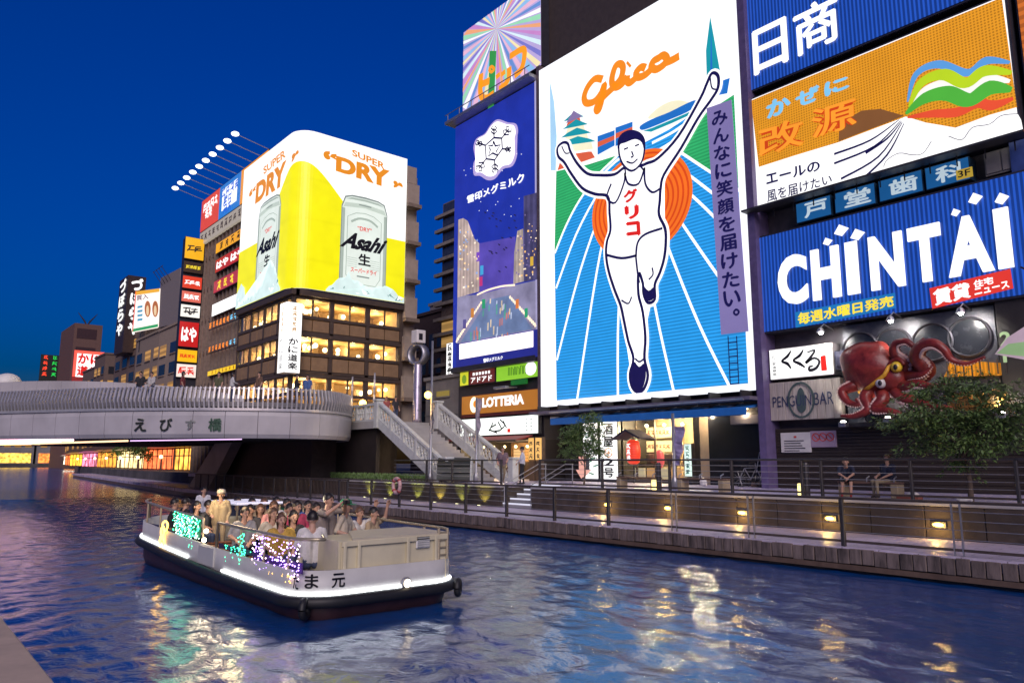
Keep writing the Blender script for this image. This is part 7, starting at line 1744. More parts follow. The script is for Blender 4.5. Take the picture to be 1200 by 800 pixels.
# life ring hung on its post
lp = lowp[2]; zl = DZ + .98
lr = thing('life_ring', 'faded pink life ring hung on a railing post', 'life ring', (lp, LY - .1, zl))
mb = MB().tube([(lp + .3 * cos(2 * pi * t / 24), LY - .17, zl + .3 * 1.1 * sin(2 * pi * t / 24)) for t in range(25)], .085, 8, cap=False)
mb.build('ring', mat('life_ring_pink', (.6, .36, .34), .6, var=.2), lr, True)
for k_ in range(4):
    a = pi / 4 + k_ * pi / 2; c = Vector((lp + .3 * cos(a), LY - .17, zl + .33 * sin(a))); d = Vector((-sin(a), 0, cos(a))) * .05
    MB().tube([c - d, c + d], .094, 8).build('band', mat('life_ring_red', (.4, .07, .06), .6), lr, True)
MB().tube([(lp, LY - .09, zl + .33), (lp, LY - .01, zl + .28)], .02, 5).build('hook', STEEL, lr)

# ================================================================== trees
def leaf_tree(name, label, base, h_trunk, lean, clumps, leaf, n_leaf, cols, r0, seed, flat=.5):
    r_ = random.Random(seed); t = thing(name, label, 'tree', base); b0 = Vector(base)
    top = b0 + Vector((lean[0], lean[1], h_trunk))
    tk = MB(); mid = b0.lerp(top, .5) + Vector((.04, .03, 0))
    tk.tube(spline([b0 - Vector((0, 0, .05)), mid, top], 5), [r0 * (1 - .5 * k / 10) for k in range(11)], 8)
    for c, rad in clumps:
        c = b0 + Vector(c); m_ = top.lerp(c, .5) + Vector((r_.uniform(-.1, .1), r_.uniform(-.1, .1), -.12))
        tk.tube(spline([top - Vector((0, 0, r_.uniform(0, h_trunk * .35))), m_, c], 4), [r0 * .45, r0 * .4, r0 * .35, r0 * .3, r0 * .25, r0 * .2, r0 * .15, r0 * .1, r0 * .06], 5)
        for q_ in range(5):
            e = c + Vector((r_.gauss(0, 1), r_.gauss(0, 1), r_.gauss(0, .4))).normalized() * Vector(rad).x * .85; tk.tube([c, (c + e) / 2 + Vector((0, 0, .05)), e], [r0 * .12, r0 * .09, r0 * .04], 4)
    tk.build('trunk', mat('bark', (.12, .085, .06), .9, var=.3, scale=6, bump=.4), t, True)
    tot = sum(v[1][0] * v[1][1] * v[1][2] for v in clumps); MBs = [MB() for _ in cols]
    for c, rad in clumps:
        c = b0 + Vector(c); n_ = int(n_leaf * rad[0] * rad[1] * rad[2] / tot)
        twigs = [Vector((r_.gauss(0, .5), r_.gauss(0, .5), r_.gauss(0, .45))) for _ in range(max(6, n_ // 16))]
        for q_ in range(n_):
            tw_ = twigs[r_.randrange(len(twigs))]; v = tw_ + Vector((r_.gauss(0, .13), r_.gauss(0, .13), r_.gauss(0, .08)))
            p = c + Vector((v.x * rad[0], v.y * rad[1], v.z * rad[2] - .12 * (v.x ** 2 + v.y ** 2)))
            L_ = leaf * r_.uniform(.6, 1.3); W_ = L_ * r_.uniform(.28, .42); d = Vector((tw_.x + r_.gauss(0, .6), tw_.y + r_.gauss(0, .6), r_.gauss(-.35, .45))).normalized()
            s_ = d.cross(Vector((r_.gauss(0, .5), r_.gauss(0, .5), 1))).normalized(); k = r_.randrange(len(cols))
            MBs[k].add([p, p + d * L_ * .5 + s_ * W_ / 2, p + d * L_, p + d * L_ * .5 - s_ * W_ / 2], [(0, 1, 2, 3)])
    big = MB(); 
    for k, m_ in enumerate(MBs): big.add(m_.v, m_.f, k)
    big.build('crown', cols, t); return t
LF = [mat('leaf_%d' % k, c, .55, var=.35, scale=4) for k, c in enumerate(((.075, .14, .03), (.10, .18, .045), (.06, .10, .028), (.13, .2, .055)))]
pt = onZ(1138, 588, UZ); ty = 23.35; txx = onY(1138, 585, ty).x
cl_ = []
def T(px_, py_, dy, rx_, rz_): q_ = onY(px_, py_, ty + dy); cl_.append(((q_.x - txx, dy, q_.z - UZ), (rx_, rx_ * .9, rz_)))
for a in ((1085, 462, .1, .75, .42), (1120, 450, .4, .85, .4), (1160, 458, 0, .8, .4), (1055, 492, -.1, .8, .36), (1100, 485, -.4, 1.0, .42), (1145, 490, .2, 1.0, .45), (1180, 478, -.2, .7, .45), (1105, 512, .3, 1.0, .4), (1150, 518, -.2, .95, .42), (1085, 520, .5, .6, .3), (1175, 508, .4, .7, .4), (1128, 540, 0, .6, .3)): T(*a)
leaf_tree('street_tree', 'small spreading green tree before the octopus restaurant', (txx, ty, UZ), 1.5, (-.12, .05), cl_, .14, 12500, LF, .085, 4)
ty2 = 25.2; tx2 = onY(684, 560, ty2).x; cl_ = []
def T2(px_, py_, dy, rx_, rz_): q_ = onY(px_, py_, ty2 + dy); cl_.append(((q_.x - tx2, dy, q_.z - UZ), (rx_, rx_ * .9, rz_)))
for a in ((693, 492, 0, .55, .5), (680, 502, .3, .6, .45), (668, 510, 0, .55, .4), (698, 510, -.2, .5, .5), (684, 522, .1, .7, .45), (665, 530, .2, .45, .35), (700, 528, .3, .45, .4)): T2(*a)
leaf_tree('street_tree', 'slim bushy young tree standing before the white lit bar signs', (tx2, ty2, UZ), 1.2, (.05, 0), cl_, .13, 7000, [LF[1], LF[3], LF[0]], .05, 9)
for k_, (x_, y_, s_) in enumerate(((655, 565, .5),)):
    pass
# shrubs under the stair and on the bank beyond the bridge
sh = thing('shrub_bed', 'low green plants on top of the wall under the stair', 'plants', (-40, 23.1, UZ)); mb = MB(); r_ = random.Random(2)
for q_ in range(1800):
    p = Vector((r_.uniform(-46, -34.5), r_.uniform(22.95, 23.25), UZ + r_.uniform(0, .28))); d = Vector((r_.gauss(0, .5), r_.gauss(0, .5), 1)).normalized(); s_ = d.orthogonal().normalized()
    mb.add([p, p + d * .08 + s_ * .03, p + d * .18, p + d * .08 - s_ * .03], [(0, 1, 2, 3)])
tag(mb.build('leaf_mass', LF[1], sh), kind='stuff')
for k_, (X, Yb) in enumerate(((-112, 27.6), (-134, 29.8))):
    cc_ = [((r_.uniform(-2, 2), r_.uniform(-1, 1), 2.2 + r_.uniform(0, 1.2)), (1.6, 1.4, 1.0)) for _ in range(5)]
    leaf_tree('bank_tree', ('bushy tree on the bank beyond the bridge beside the lit shops' if k_ == 0 else 'further bushy tree on the bank beyond the bridge'), (X, Yb, UZ - .1), 1.6, (0, 0), cc_, .45, 1200, LF[:2], .12, 20 + k_)
# ================================================================== people: one continuous skin per pose, remeshed
SKIN = mat('skin', (.50, .29, .20), .55, var=.08); HAIR = mat('hair_black', (.015, .011, .01), .45, var=.2); HAIR_B = mat('hair_brown', (.10, .05, .03), .5, var=.2)
def cap_mesh(mb, a, b_, ra, rb_, n=10):
    a, b_ = Vector(a), Vector(b_); d = (b_ - a); L_ = d.length; d = d / L_ if L_ > 1e-6 else Vector((0, 0, 1))
    pts = []; rr = []
    for k in range(4): t = pi / 2 * (1 - k / 3.0) * .98; pts.append(a - d * ra * sin(t)); rr.append(max(.002, ra * cos(t)))
    for k in range(1, 4): pts.append(a.lerp(b_, k / 4)); rr.append(ra + (rb_ - ra) * k / 4)
    for k in range(4): t = pi / 2 * (k / 3.0) * .98; pts.append(b_ + d * rb_ * sin(t)); rr.append(max(.002, rb_ * cos(t)))
    mb.tube(pts, rr, n)
_pose = {}
def pose_mesh(key, J, long_sleeve=False, shorts=False, skirt=False):
    """J: joint positions; returns mesh with slots skin, top, legs, shoes"""
    if key in _pose: return _pose[key]
    S = []  # (a, b, ra, rb, slot)
    hip, chest, neck, head = Vector(J['hip']), Vector(J['chest']), Vector(J['neck']), Vector(J['head'])
    fwd = Vector(J.get('face', (0, -1, 0))).normalized(); side = Vector((-fwd.y, fwd.x, 0)).normalized()
    W = J.get('w', 1.0)
    for s in (-1, 1):
        S.append((hip + side * .085 * s, chest + side * .10 * s - Vector((0, 0, .02)), .125 * W, .125 * W, 1))
        S.append((chest + side * .06 * s, neck + side * .13 * s - Vector((0, 0, .055)), .115 * W, .062 * W, 1))
        S.append((hip + side * .09 * s, hip + side * .09 * s + Vector((0, 0, -.04)), .125 * W, .12 * W, 2))
    S.append((neck - Vector((0, 0, .05)), head - Vector((0, 0, .04)), .058, .052, 0))
    S.append((head + Vector((0, 0, .02)) - fwd * .012, head + Vector((0, 0, .055)) - fwd * .012, .092, .086, 0))
    S.append((head - Vector((0, 0, .03)) + fwd * .018, head - Vector((0, 0, .07)) + fwd * .03, .066, .042, 0))
    S.append((head + fwd * .09 - Vector((0, 0, .005)), head + fwd * .112 - Vector((0, 0, .025)), .012, .016, 0))
    for s in (-1, 1): S.append((head + side * .088 * s + Vector((0, 0, .01)), head + side * .09 * s - Vector((0, 0, .025)), .017, .013, 0))
    for s, sd in ((-1, 'l'), (1, 'r')):
        sh = neck + side * .185 * s * W - Vector((0, 0, .07)); el, wr = Vector(J['el_' + sd]), Vector(J['wr_' + sd])
        S.append((sh, el, .062, .047, 1)); S.append((el, wr, .044, .030, 1 if long_sleeve else 0))
        if not long_sleeve: S.append((sh.lerp(el, .6), el, .0471, .0466, 0))
        d = (wr - el).normalized(); up = Vector(J.get('palm_' + sd, (0, 0, 1))); up = (up - d * up.dot(d)); up = up.normalized() if up.length > 1e-3 else d.orthogonal().normalized(); la = d.cross(up)
        pm = wr + d * .05
        S.append((wr + la * .012, pm + d * .035 + la * .024, .024, .019, 0)); S.append((wr - la * .012, pm + d * .035 - la * .024, .024, .019, 0))
        for k, (o, L_) in enumerate(((-.034, .058), (-.012, .074), (.012, .07), (.033, .052))):
            b0 = pm + d * .04 + la * o; m1 = b0 + d * L_ * .55 - up * .012; S.append((b0, m1, .0105, .0098, 0)); S.append((m1, m1 + d * L_ * .35 - up * .03, .0098, .009, 0))
        th = wr + d * .03 + la * .032 * (-s); S.append((th, th + d * .035 + la * .028 * (-s), .0125, .011, 0)); S.append((th + d * .035 + la * .028 * (-s), th + d * .065 + la * .034 * (-s) - up * .012, .011, .0095, 0))
        hp = hip + side * .095 * s; kn, an_ = Vector(J['kn_' + sd]), Vector(J['an_' + sd])
        S.append((hp, kn, .092 * W, .062, 2)); S.append((kn, an_, .058, .040, 0 if shorts else 2)); 
        f2 = Vector(J.get('toe_' + sd, tuple(fwd))); S.append((an_ - Vector((0, 0, .035)) - f2 * .03, an_ + f2 * .14 - Vector((0, 0, .05)), .042, .033, 3))
    mb = MB()
    for a, b_, ra, rb_, _ in S: cap_mesh(mb, a, b_, ra, rb_)
    o = mb.build('person_proto', SKIN); md = o.modifiers.new('skin_surface', 'REMESH'); md.mode = 'VOXEL'; md.voxel_size = .0125
    sm = o.modifiers.new('soften', 'SMOOTH'); sm.factor = .5; sm.iterations = 3
    bpy.context.view_layer.update()
    me = bpy.data.meshes.new_from_object(o.evaluated_get(bpy.context.evaluated_depsgraph_get())); bpy.data.objects.remove(o)
    me.materials.clear()
    import numpy as np
    nv = len(me.vertices); co = np.empty(nv * 3); me.vertices.foreach_get('co', co); co = co.reshape(-1, 3)
    A = np.array([s[0] for s in S]); Bq = np.array([s[1] for s in S]); RA = np.array([s[2] for s in S]); RB = np.array([s[3] for s in S]); SL = np.array([s[4] for s in S])
    best = np.full(nv, 9e9); lab = np.zeros(nv, int)
    for i in range(len(S)):
        ab = Bq[i] - A[i]; t = np.clip(((co - A[i]) @ ab) / max(1e-9, ab @ ab), 0, 1); d = np.linalg.norm(co - A[i] - t[:, None] * ab, axis=1) - (RA[i] + (RB[i] - RA[i]) * t)
        m_ = d < best; best[m_] = d[m_]; lab[m_] = SL[i]
    np_ = len(me.polygons); ls = np.empty(np_, int); me.polygons.foreach_get('loop_start', ls); lv = np.empty(len(me.loops), int); me.loops.foreach_get('vertex_index', lv)
    me.polygons.foreach_set('material_index', lab[lv[ls]].astype(int)); me.polygons.foreach_set('use_smooth', [True] * np_)
    for k in range(4): me.materials.append(SKIN)
    _pose[key] = (me, head.copy(), fwd.copy(), side.copy()); return _pose[key]
def hair_mesh(long=False, bald=False):
    mb = MB(); n, m_ = 18, 12; vs = []; fs = []
    for j in range(m_ + 1):
        for k in range(n):
            a = pi * .62 * j / m_; b_ = 2 * pi * k / n
            front = max(0, -sin(b_)); lim = 1.0 if not bald else .9
            aa = a * (1 - .42 * front ** 1.5) * (1.25 if long and front < .3 else 1) * lim
            r = .104 + .006 * sin(7 * b_ + 3 * j)
            z = r * cos(aa) * 1.08; zz = z if not (long and aa > 1.7 and front < .3) else z - .10 * (aa - 1.7) / .6
            vs.append((r * sin(aa) * cos(b_) * .93, r * sin(aa) * sin(b_) * 1.04 + .012, zz + .035))
    for j in range(m_):
        for k in range(n): fs.append((j * n + k, (j + 1) * n + k, (j + 1) * n + (k + 1) % n, j * n + (k + 1) % n))
    mb.add(vs, fs)
    inner = [(v[0] * .9, v[1] * .9, v[2] * .9 + .004) for v in vs]; base = len(mb.v)
    mb.add(inner, [tuple(reversed(f)) for f in fs]); L0 = m_ * n
    mb.f += [(L0 + k, L0 + (k + 1) % n, base + L0 + (k + 1) % n, base + L0 + k) for k in range(n)]; mb.mi += [0] * n
    return mb
_hair = {}
TOPS = {}
def cloth(name, c): return mat('cloth_' + name, c, .85, var=.22, scale=7, bump=.15, bscale=18)
BLK = cloth('black', (.02, .02, .024)); DEN = cloth('denim', (.05, .07, .13)); KHK = cloth('khaki', (.30, .24, .15)); SHOE = mat('shoe_dark', (.03, .025, .025), .5)
def person(label, pose, loc, face_deg, top, legs=DEN, hair='short', hairm=HAIR, shoes=SHOE, scale=1.0, group='people', cap=None, hold=None):
    """face_deg: direction the pose's -Y turns to, about Z"""
    me, head, fwd, side = pose_mesh(pose, POSES[pose], **POSE_OPT.get(pose, {}))
    o = bpy.data.objects.new('person', me); COL.objects.link(o); o.location = loc; o.rotation_euler = (0, 0, radians(face_deg)); o.scale = (scale,) * 3
    tag(o, label, 'person', group)
    for k, mt_ in enumerate((SKIN, top, legs, shoes)): o.material_slots[k].link = 'OBJECT'; o.material_slots[k].material = mt_
    hk = hair if cap is None else 'short'
    if hk not in _hair: _hair[hk] = hair_mesh(hk == 'long').build('hair', HAIR, None, True).data; bpy.data.objects.remove([x for x in bpy.data.objects if x.data is _hair[hk]][0]); 
    rz = atan2(fwd.x, -fwd.y)
    if hair != 'none':
        h = bpy.data.objects.new('hair', _hair[hk]); COL.objects.link(h); h.parent = o; h.location = head; h.rotation_euler = (0, 0, rz)
        h.material_slots[0].link = 'OBJECT'; h.material_slots[0].material = hairm
    if 'eyes' not in _hair:
        mb = MB()
        for s in (-1, 1): mb.ball((s * .033, -.088, .012), (.012, .008, .007), 8, 6)
        for s in (-1, 1): mb.tube([(s * .018, -.094, .034), (s * .033, -.093, .038), (s * .048, -.084, .033)], .004, 5)
        mb.tube([(-.022, -.093, -.055), (0, -.099, -.057), (.022, -.093, -.055)], .004, 5)
        e = mb.build('face_features', mat('face_dark', (.06, .03, .025), .5)); _hair['eyes'] = e.data; bpy.data.objects.remove(e)
    e = bpy.data.objects.new('face_features', _hair['eyes']); COL.objects.link(e); e.parent = o; e.location = head; e.rotation_euler = (0, 0, rz)
    if cap:
        if 'cap' not in _hair:
            mb = MB(); mb.lathe((0, .012, .03), [(.112, 0), (.113, .04), (.10, .08), (.06, .105), (.01, .112)], 18)
            mb.add([(-.085, -.09, .035), (.085, -.09, .035), (.06, -.19, .025), (-.06, -.19, .025), (-.085, -.09, .043), (.085, -.09, .043), (.06, -.19, .032), (-.06, -.19, .032)], [(0, 3, 2, 1), (4, 5, 6, 7), (0, 1, 5, 4), (1, 2, 6, 5), (2, 3, 7, 6), (3, 0, 4, 7)])
            c_ = mb.build('cap', HAIR); _hair['cap'] = c_.data; bpy.data.objects.remove(c_)
        c_ = bpy.data.objects.new('cap', _hair['cap']); COL.objects.link(c_); c_.parent = o; c_.location = head + Vector((0, 0, .02)); c_.rotation_euler = (0, 0, rz); c_.material_slots[0].link = 'OBJECT'; c_.material_slots[0].material = cap
    return o
# poses, facing -Y, origin on the floor under the hips
POSES = {
 'stand': dict(hip=(0, 0, .93), chest=(0, .01, 1.28), neck=(0, .01, 1.48), head=(0, -.01, 1.61), el_l=(-.25, .02, 1.16), wr_l=(-.24, -.08, .93), el_r=(.25, .02, 1.16), wr_r=(.24, -.08, .93), kn_l=(-.10, -.02, .5), an_l=(-.11, .02, .09), kn_r=(.10, -.02, .5), an_r=(.11, .02, .09)),
 'walk': dict(hip=(0, 0, .92), chest=(0, -.03, 1.27), neck=(0, -.03, 1.47), head=(0, -.06, 1.6), el_l=(-.26, .10, 1.18), wr_l=(-.24, -.06, 1.0), el_r=(.24, -.06, 1.17), wr_r=(.17, -.25, 1.08), kn_l=(-.10, -.22, .52), an_l=(-.11, -.26, .10), kn_r=(.10, .10, .5), an_r=(.11, .38, .18), toe_r=(0, -.8, -.5)),
 'talk': dict(hip=(0, 0, .93), chest=(0, .02, 1.28), neck=(0, .02, 1.48), head=(0.01, -.01, 1.61), face=(.25, -1, 0), el_l=(-.27, -.02, 1.18), wr_l=(-.14, -.22, 1.12), el_r=(.26, .02, 1.17), wr_r=(.2, -.16, 1.0), kn_l=(-.10, -.02, .5), an_l=(-.14, .02, .09), kn_r=(.11, -.03, .5), an_r=(.14, -.06, .09)),
 'sit': dict(hip=(0, .05, .50), chest=(0, .06, .84), neck=(0, .05, 1.03), head=(0, .03, 1.16), el_l=(-.26, .0, .72), wr_l=(-.16, -.22, .60), el_r=(.26, .0, .72), wr_r=(.16, -.22, .60), kn_l=(-.12, -.38, .50), an_l=(-.12, -.36, .09), kn_r=(.12, -.38, .50), an_r=(.12, -.36, .09)),
 'sit_turn': dict(hip=(0, .05, .50), chest=(0.02, .05, .84), neck=(.02, .04, 1.03), head=(.04, .02, 1.16), face=(.55, -.8, 0), el_l=(-.24, -.06, .74), wr_l=(-.06, -.26, .66), el_r=(.27, .06, .74), wr_r=(.2, -.2, .62), kn_l=(-.12, -.38, .50), an_l=(-.12, -.36, .09), kn_r=(.12, -.38, .50), an_r=(.12, -.36, .09)),
 'sit_photo': dict(hip=(0, .05, .52), chest=(0, .06, .88), neck=(0, .04, 1.08), head=(0, .0, 1.21), el_l=(-.25, -.16, .98), wr_l=(-.07, -.33, 1.16), el_r=(.27, -.14, 1.02), wr_r=(.08, -.33, 1.19), kn_l=(-.12, -.38, .50), an_l=(-.12, -.36, .09), kn_r=(.12, -.38, .50), an_r=(.12, -.36, .09)),
 'sit_wave': dict(hip=(0, .05, .50), chest=(0, .06, .84), neck=(0, .05, 1.03), head=(0, .03, 1.16), el_l=(-.26, .0, .72), wr_l=(-.16, -.22, .60), el_r=(.32, -.05, 1.06), wr_r=(.28, -.12, 1.30), kn_l=(-.12, -.38, .50), an_l=(-.12, -.36, .09), kn_r=(.12, -.38, .50), an_r=(.12, -.36, .09)),
 'sit_hunch': dict(hip=(0, .08, .52), chest=(0, -.06, .82), neck=(0, -.17, .98), head=(0, -.27, 1.08), el_l=(-.22, -.28, .72), wr_l=(-.06, -.45, .62), el_r=(.22, -.28, .72), wr_r=(.06, -.45, .60), kn_l=(-.12, -.42, .50), an_l=(-.16, -.36, .09), kn_r=(.12, -.42, .50), an_r=(.1, -.5, .09)),
 'guide': dict(hip=(0, 0, .93), chest=(0, .01, 1.28), neck=(0, .01, 1.48), head=(0, -.01, 1.61), el_l=(-.26, -.04, 1.16), wr_l=(-.16, -.26, 1.10), el_r=(.25, .02, 1.16), wr_r=(.22, -.14, .95), kn_l=(-.10, -.02, .5), an_l=(-.11, .02, .09), kn_r=(.10, -.02, .5), an_r=(.11, .02, .09)),
}
POSE_OPT = {'guide': dict(long_sleeve=True), 'sit_hunch': dict(shorts=True), 'talk': dict(long_sleeve=True)}
# two men talking before the snack shop
p_ = onY(589, 550, 23.6); person('person in a dark sweater and khaki trousers walking before the snack shop', 'walk', (p_.x, 23.6, UZ), 60, cloth('maroon_grey', (.16, .11, .13)), KHK, shoes=cloth('tan_shoe', (.2, .15, .1)), scale=1.04, group='people on the promenade')
p_ = onY(612, 550, 24.0); person('person in a pale shirt and dark trousers standing before the paper lanterns', 'talk', (p_.x, 24.0, UZ), -60, cloth('pale_shirt', (.55, .56, .62)), BLK, scale=1.03, group='people on the promenade')
# two on the bench: one upright in dark clothes, one leaning forward
person('person in dark clothes and shorts sitting hunched on the bench beside the bollard', 'sit_hunch', (bX(993), by - .02, UZ), 25, cloth('navy', (.02, .025, .05)), BLK, group='people on the bench', shoes=cloth('red_shoe', (.3, .03, .03)))
person('person in a dark shirt with light short hair leaning back on the bench', 'sit_turn', (bX(1040), by - .02, UZ), -40, cloth('navy', (.02, .025, .05)), KHK, hairm=HAIR_B, group='people on the bench')
# on the bridge
def on_bridge(px_, back, label, top, pose='stand', face=200, hair='short', cap=None):
    best = None
    for t in range(500):
        p, nn = along(acc[-1] * t / 500); d = Vector((p.x, p.y, 6)) - CAM; x_ = 600 + F_PX * d.dot(RT) / d.dot(FW)
        if d.dot(FW) > 0 and (best is None or abs(x_ - px_) < best[0]): best = (abs(x_ - px_), p, nn)
    _, p, nn = best; q_ = p - nn * back
    return person(label, pose, (q_.x, q_.y, ZP + .47), face, top, DEN, hair=hair, group='people on the bridge', cap=cap)
on_bridge(153, .75, 'person in a black top with dark hair leaning by the bridge railing', cloth('black', (.02, .02, .024)), 'guide', 60)
on_bridge(163, 1.0, 'person in a light grey top next to the black clad one on the bridge', cloth('light_grey', (.45, .44, .42)), 'talk', 20)
on_bridge(203, .9, 'person in a dark red top on the bridge below the sign stack', cloth('dark_red', (.2, .04, .04)), 'stand', 150, 'long')
on_bridge(246, 1.1, 'person in an olive top on the bridge before the yellow lit sign', cloth('olive', (.10, .10, .05)), 'stand', 40)
on_bridge(262, 1.4, 'person in a white top on the bridge under the ribbed building', cloth('white', (.55, .55, .53)), 'guide', 170, 'long')
on_bridge(300, .9, 'person in a brown top on the bridge under the ribbed wall corner', cloth('brown', (.14, .08, .05)), 'stand', 20)
on_bridge(352, 1.0, 'person in a black top on the bridge before the corner sign', cloth('black', (.02, .02, .024)), 'guide', 160)
on_bridge(372, 1.2, 'person in a blue top on the bridge near its rounded end', cloth('blue', (.06, .12, .3)), 'stand', 60, 'long')
for k_, (x_, c, lab) in enumerate(((452, (.3, .08, .07), 'person in a rust top coming down the stair head'), (463, (.03, .03, .035), 'person in black at the stair head beside the rust top'), (402, (.25, .22, .18), 'person in a beige top standing at the restaurant corner'))):
    p_ = onY(x_, 500, 25.4 + .4 * k_); person(lab, 'stand', (min(p_.x, LX1 - .3 + .35 * k_ if k_ < 2 else p_.x), 25.4 + .4 * k_, ZL), 40 + 60 * k_, cloth('stair_%d' % k_, c), DEN, group='people at the stair head')
# ================================================================== sightseeing boat
bt = thing('sightseeing_boat', 'flat sightseeing boat full of passengers with white light strips and cream stern housing', 'boat', (-17.5, 7.5, 0))
BX0, BX1, BY0, BY1 = -23.7, -12.25, 5.7, 9.05            # bow, stern, near side, far side
BY1r = 9.25
def sheer(x): t = max(0, min(1, (BX1 - x) / (BX1 - BX0))); return .30 * t * t + .04 * t
def outline(ins=0.0, n=10):
    """plan outline counter-clockwise from above: near stern corner rounded, bow swept round"""
    pts = []
    rs, rb = .75, 1.7
    def arc(cx, cy, r, a0, a1, m_): 
        for k in range(m_ + 1):
            a = a0 + (a1 - a0) * k / m_; pts.append((cx + (r - ins) * cos(a), cy + (r - ins) * sin(a)))
    arc(BX0 + rb, BY0 + rb, rb, pi, 1.5 * pi, n)
    for k in range(1, 12): pts.append((BX0 + rb + (BX1 - rs - BX0 - rb) * k / 12, BY0 + ins))
    arc(BX1 - rs, BY0 + rs, rs, 1.5 * pi, 2 * pi, n)
    for k in range(1, 6): pts.append((BX1 - ins, BY0 + rs + (BY1 - 2 * rs - BY0) * k / 6))
    arc(BX1 - rs, BY1 - rs, rs, 0, .5 * pi, n)
    for k in range(1, 12): pts.append((BX1 - rs + (BX0 + rb - BX1 + rs) * k / 12, BY1 - ins))
    arc(BX0 + rb, BY1 - rb, rb, .5 * pi, pi, n)
    return pts
OUT = outline()
NO = len(OUT)
def skin(name, prof, mt, closed=True, sel=None, solid=0):
    """ring of the hull: prof = [(inset, z above base, follows sheer?)...]"""
    mb = MB(); rings = []
    for ins, z, sh_ in prof:
        rings.append([(x, y, z + (sheer(x) if sh_ else 0)) for x, y in outline(ins)])
    vs = [p for r_ in rings for p in r_]; fs = []
    for j in range(len(rings) - 1):
        for k in range(NO if closed else NO - 1):
            if sel and not sel(k): continue
            fs.append((j * NO + k, j * NO + (k + 1) % NO, (j + 1) * NO + (k + 1) % NO, (j + 1) * NO + k))
    return mb.add(vs, fs).build(name, mt, bt, True)
CREAM = mat('cream_paint', (.60, .54, .36), .42, var=.08, scale=2, var2=.08); HULLW = mat('hull_grey_white', (.55, .54, .50), .45, var=.08, scale=2); HULLD = mat('hull_dark_red', (.05, .02, .022), .5, var=.3); HULLB = mat('hull_violet', (.07, .05, .10), .5, var=.2)
skin('lower_hull', [(.55, -.25, 0), (.12, .02, 0), (.06, .2, 0), (.05, .34, 1)], [HULLD])
skin('bulwark', [(.03, .33, 1), (.0, .40, 1), (0, .84, 1), (.05, .84, 1), (.05, .33, 1)], HULLW)
def ring_pts(ins, z): return [Vector((x, y, z + sheer(x))) for x, y in outline(ins)]
rp = ring_pts(-.07, .33); MB().tube(rp + rp[:1], .10, 10, cap=False).build('rubber_fender', BLACKM, bt, True)
LED = lamp_mat('led_white', (.92, .96, 1.0), 7, sample=2)
rp = ring_pts(-.03, .452)
gate = (onY(233, 660, BY0).x, onY(251, 660, BY0).x)
seg1 = [p for p in rp[:NO] if p.y < BY0 + 1.6 and p.x < gate[0]]; 
for pts in ([p for p in rp[2:24] if p.x <= gate[0]], [p for p in rp[10:46] if p.x >= gate[1] + .05]):
    if len(pts) > 1: MB().tube(pts, .022, 6).build('light_strip', LED, bt, True)
# gate plate: slightly proud panel in the near side
MB().box(gate[0], gate[1], BY0 - .03, BY0 - .002, .42 + sheer(gate[0]), .8 + sheer(gate[0])).build('boarding_gate', HULLW, bt)
# deck
dkp = [(x, y, .24 + .3 * sheer(x)) for x, y in outline(.06)]; MB().poly(dkp).build('deck', mat('boat_deck', (.16, .12, .09), .6, var=.2), bt)
# rails
RAILM = mat('boat_rail', (.45, .38, .26), .35, .5, var=.1)
rp = ring_pts(.04, 1.36)
def rail(pts, name='rail'): MB().tube(pts, .03, 8).build(name, RAILM, bt, True)
near = [p for p in rp[6:22]]
xa = [p for p in near if p.x < gate[0] + .05]; xb = [Vector((gate[1], BY0 + .04, 1.36 + sheer(gate[1])))] + [p for p in rp[:30] if p.x > gate[1] and p.y < BY0 + .9]
rail([Vector((xa[0].x, xa[0].y, .84 + sheer(xa[0].x)))] + xa + [Vector((gate[0], BY0 + .04, 1.36 + sheer(gate[0]))), Vector((gate[0] + .06, BY0 + .04, .84 + sheer(gate[0])))])
rail([Vector((gate[1] - .04, BY0 + .04, .84 + sheer(gate[1])))] + xb + [Vector((BX1 - .55, BY0 + .6, 1.38))])
far = [p for p in rp if p.y > BY1 - .3 and -22 < p.x < -12.6]; rail(far)
for x in [xa[0].x + 1.0, xa[0].x + 2.2, gate[1] + 1.3, gate[1] + 2.5, gate[1] + 3.6]:
    MB().tube([(x, BY0 + .04, .82 + sheer(x)), (x, BY0 + .04, 1.36 + sheer(x))], .024, 6).build('rail_post', RAILM, bt)
for x in (-21.5, -19.5, -17.5, -15.5, -13.6): MB().tube([(x, BY1 - .04, .8 + sheer(x)), (x, BY1 - .04, 1.36 + sheer(x))], .024, 6).build('rail_post', RAILM, bt)
# dark blue weather cloths on the rails
NAVY = mat('weather_cloth', (.03, .03, .09), .8, var=.2)
for x0, x1 in ((xa[0].x + .9, gate[0] - .05), (gate[1] + .02, BX1 - 2.0)):
    MB().box(x0, x1, BY0 + .07, BY0 + .09, .85 + sheer(x0) * .9, .98 + sheer(x1) * .6).build('weather_cloth', NAVY, bt)
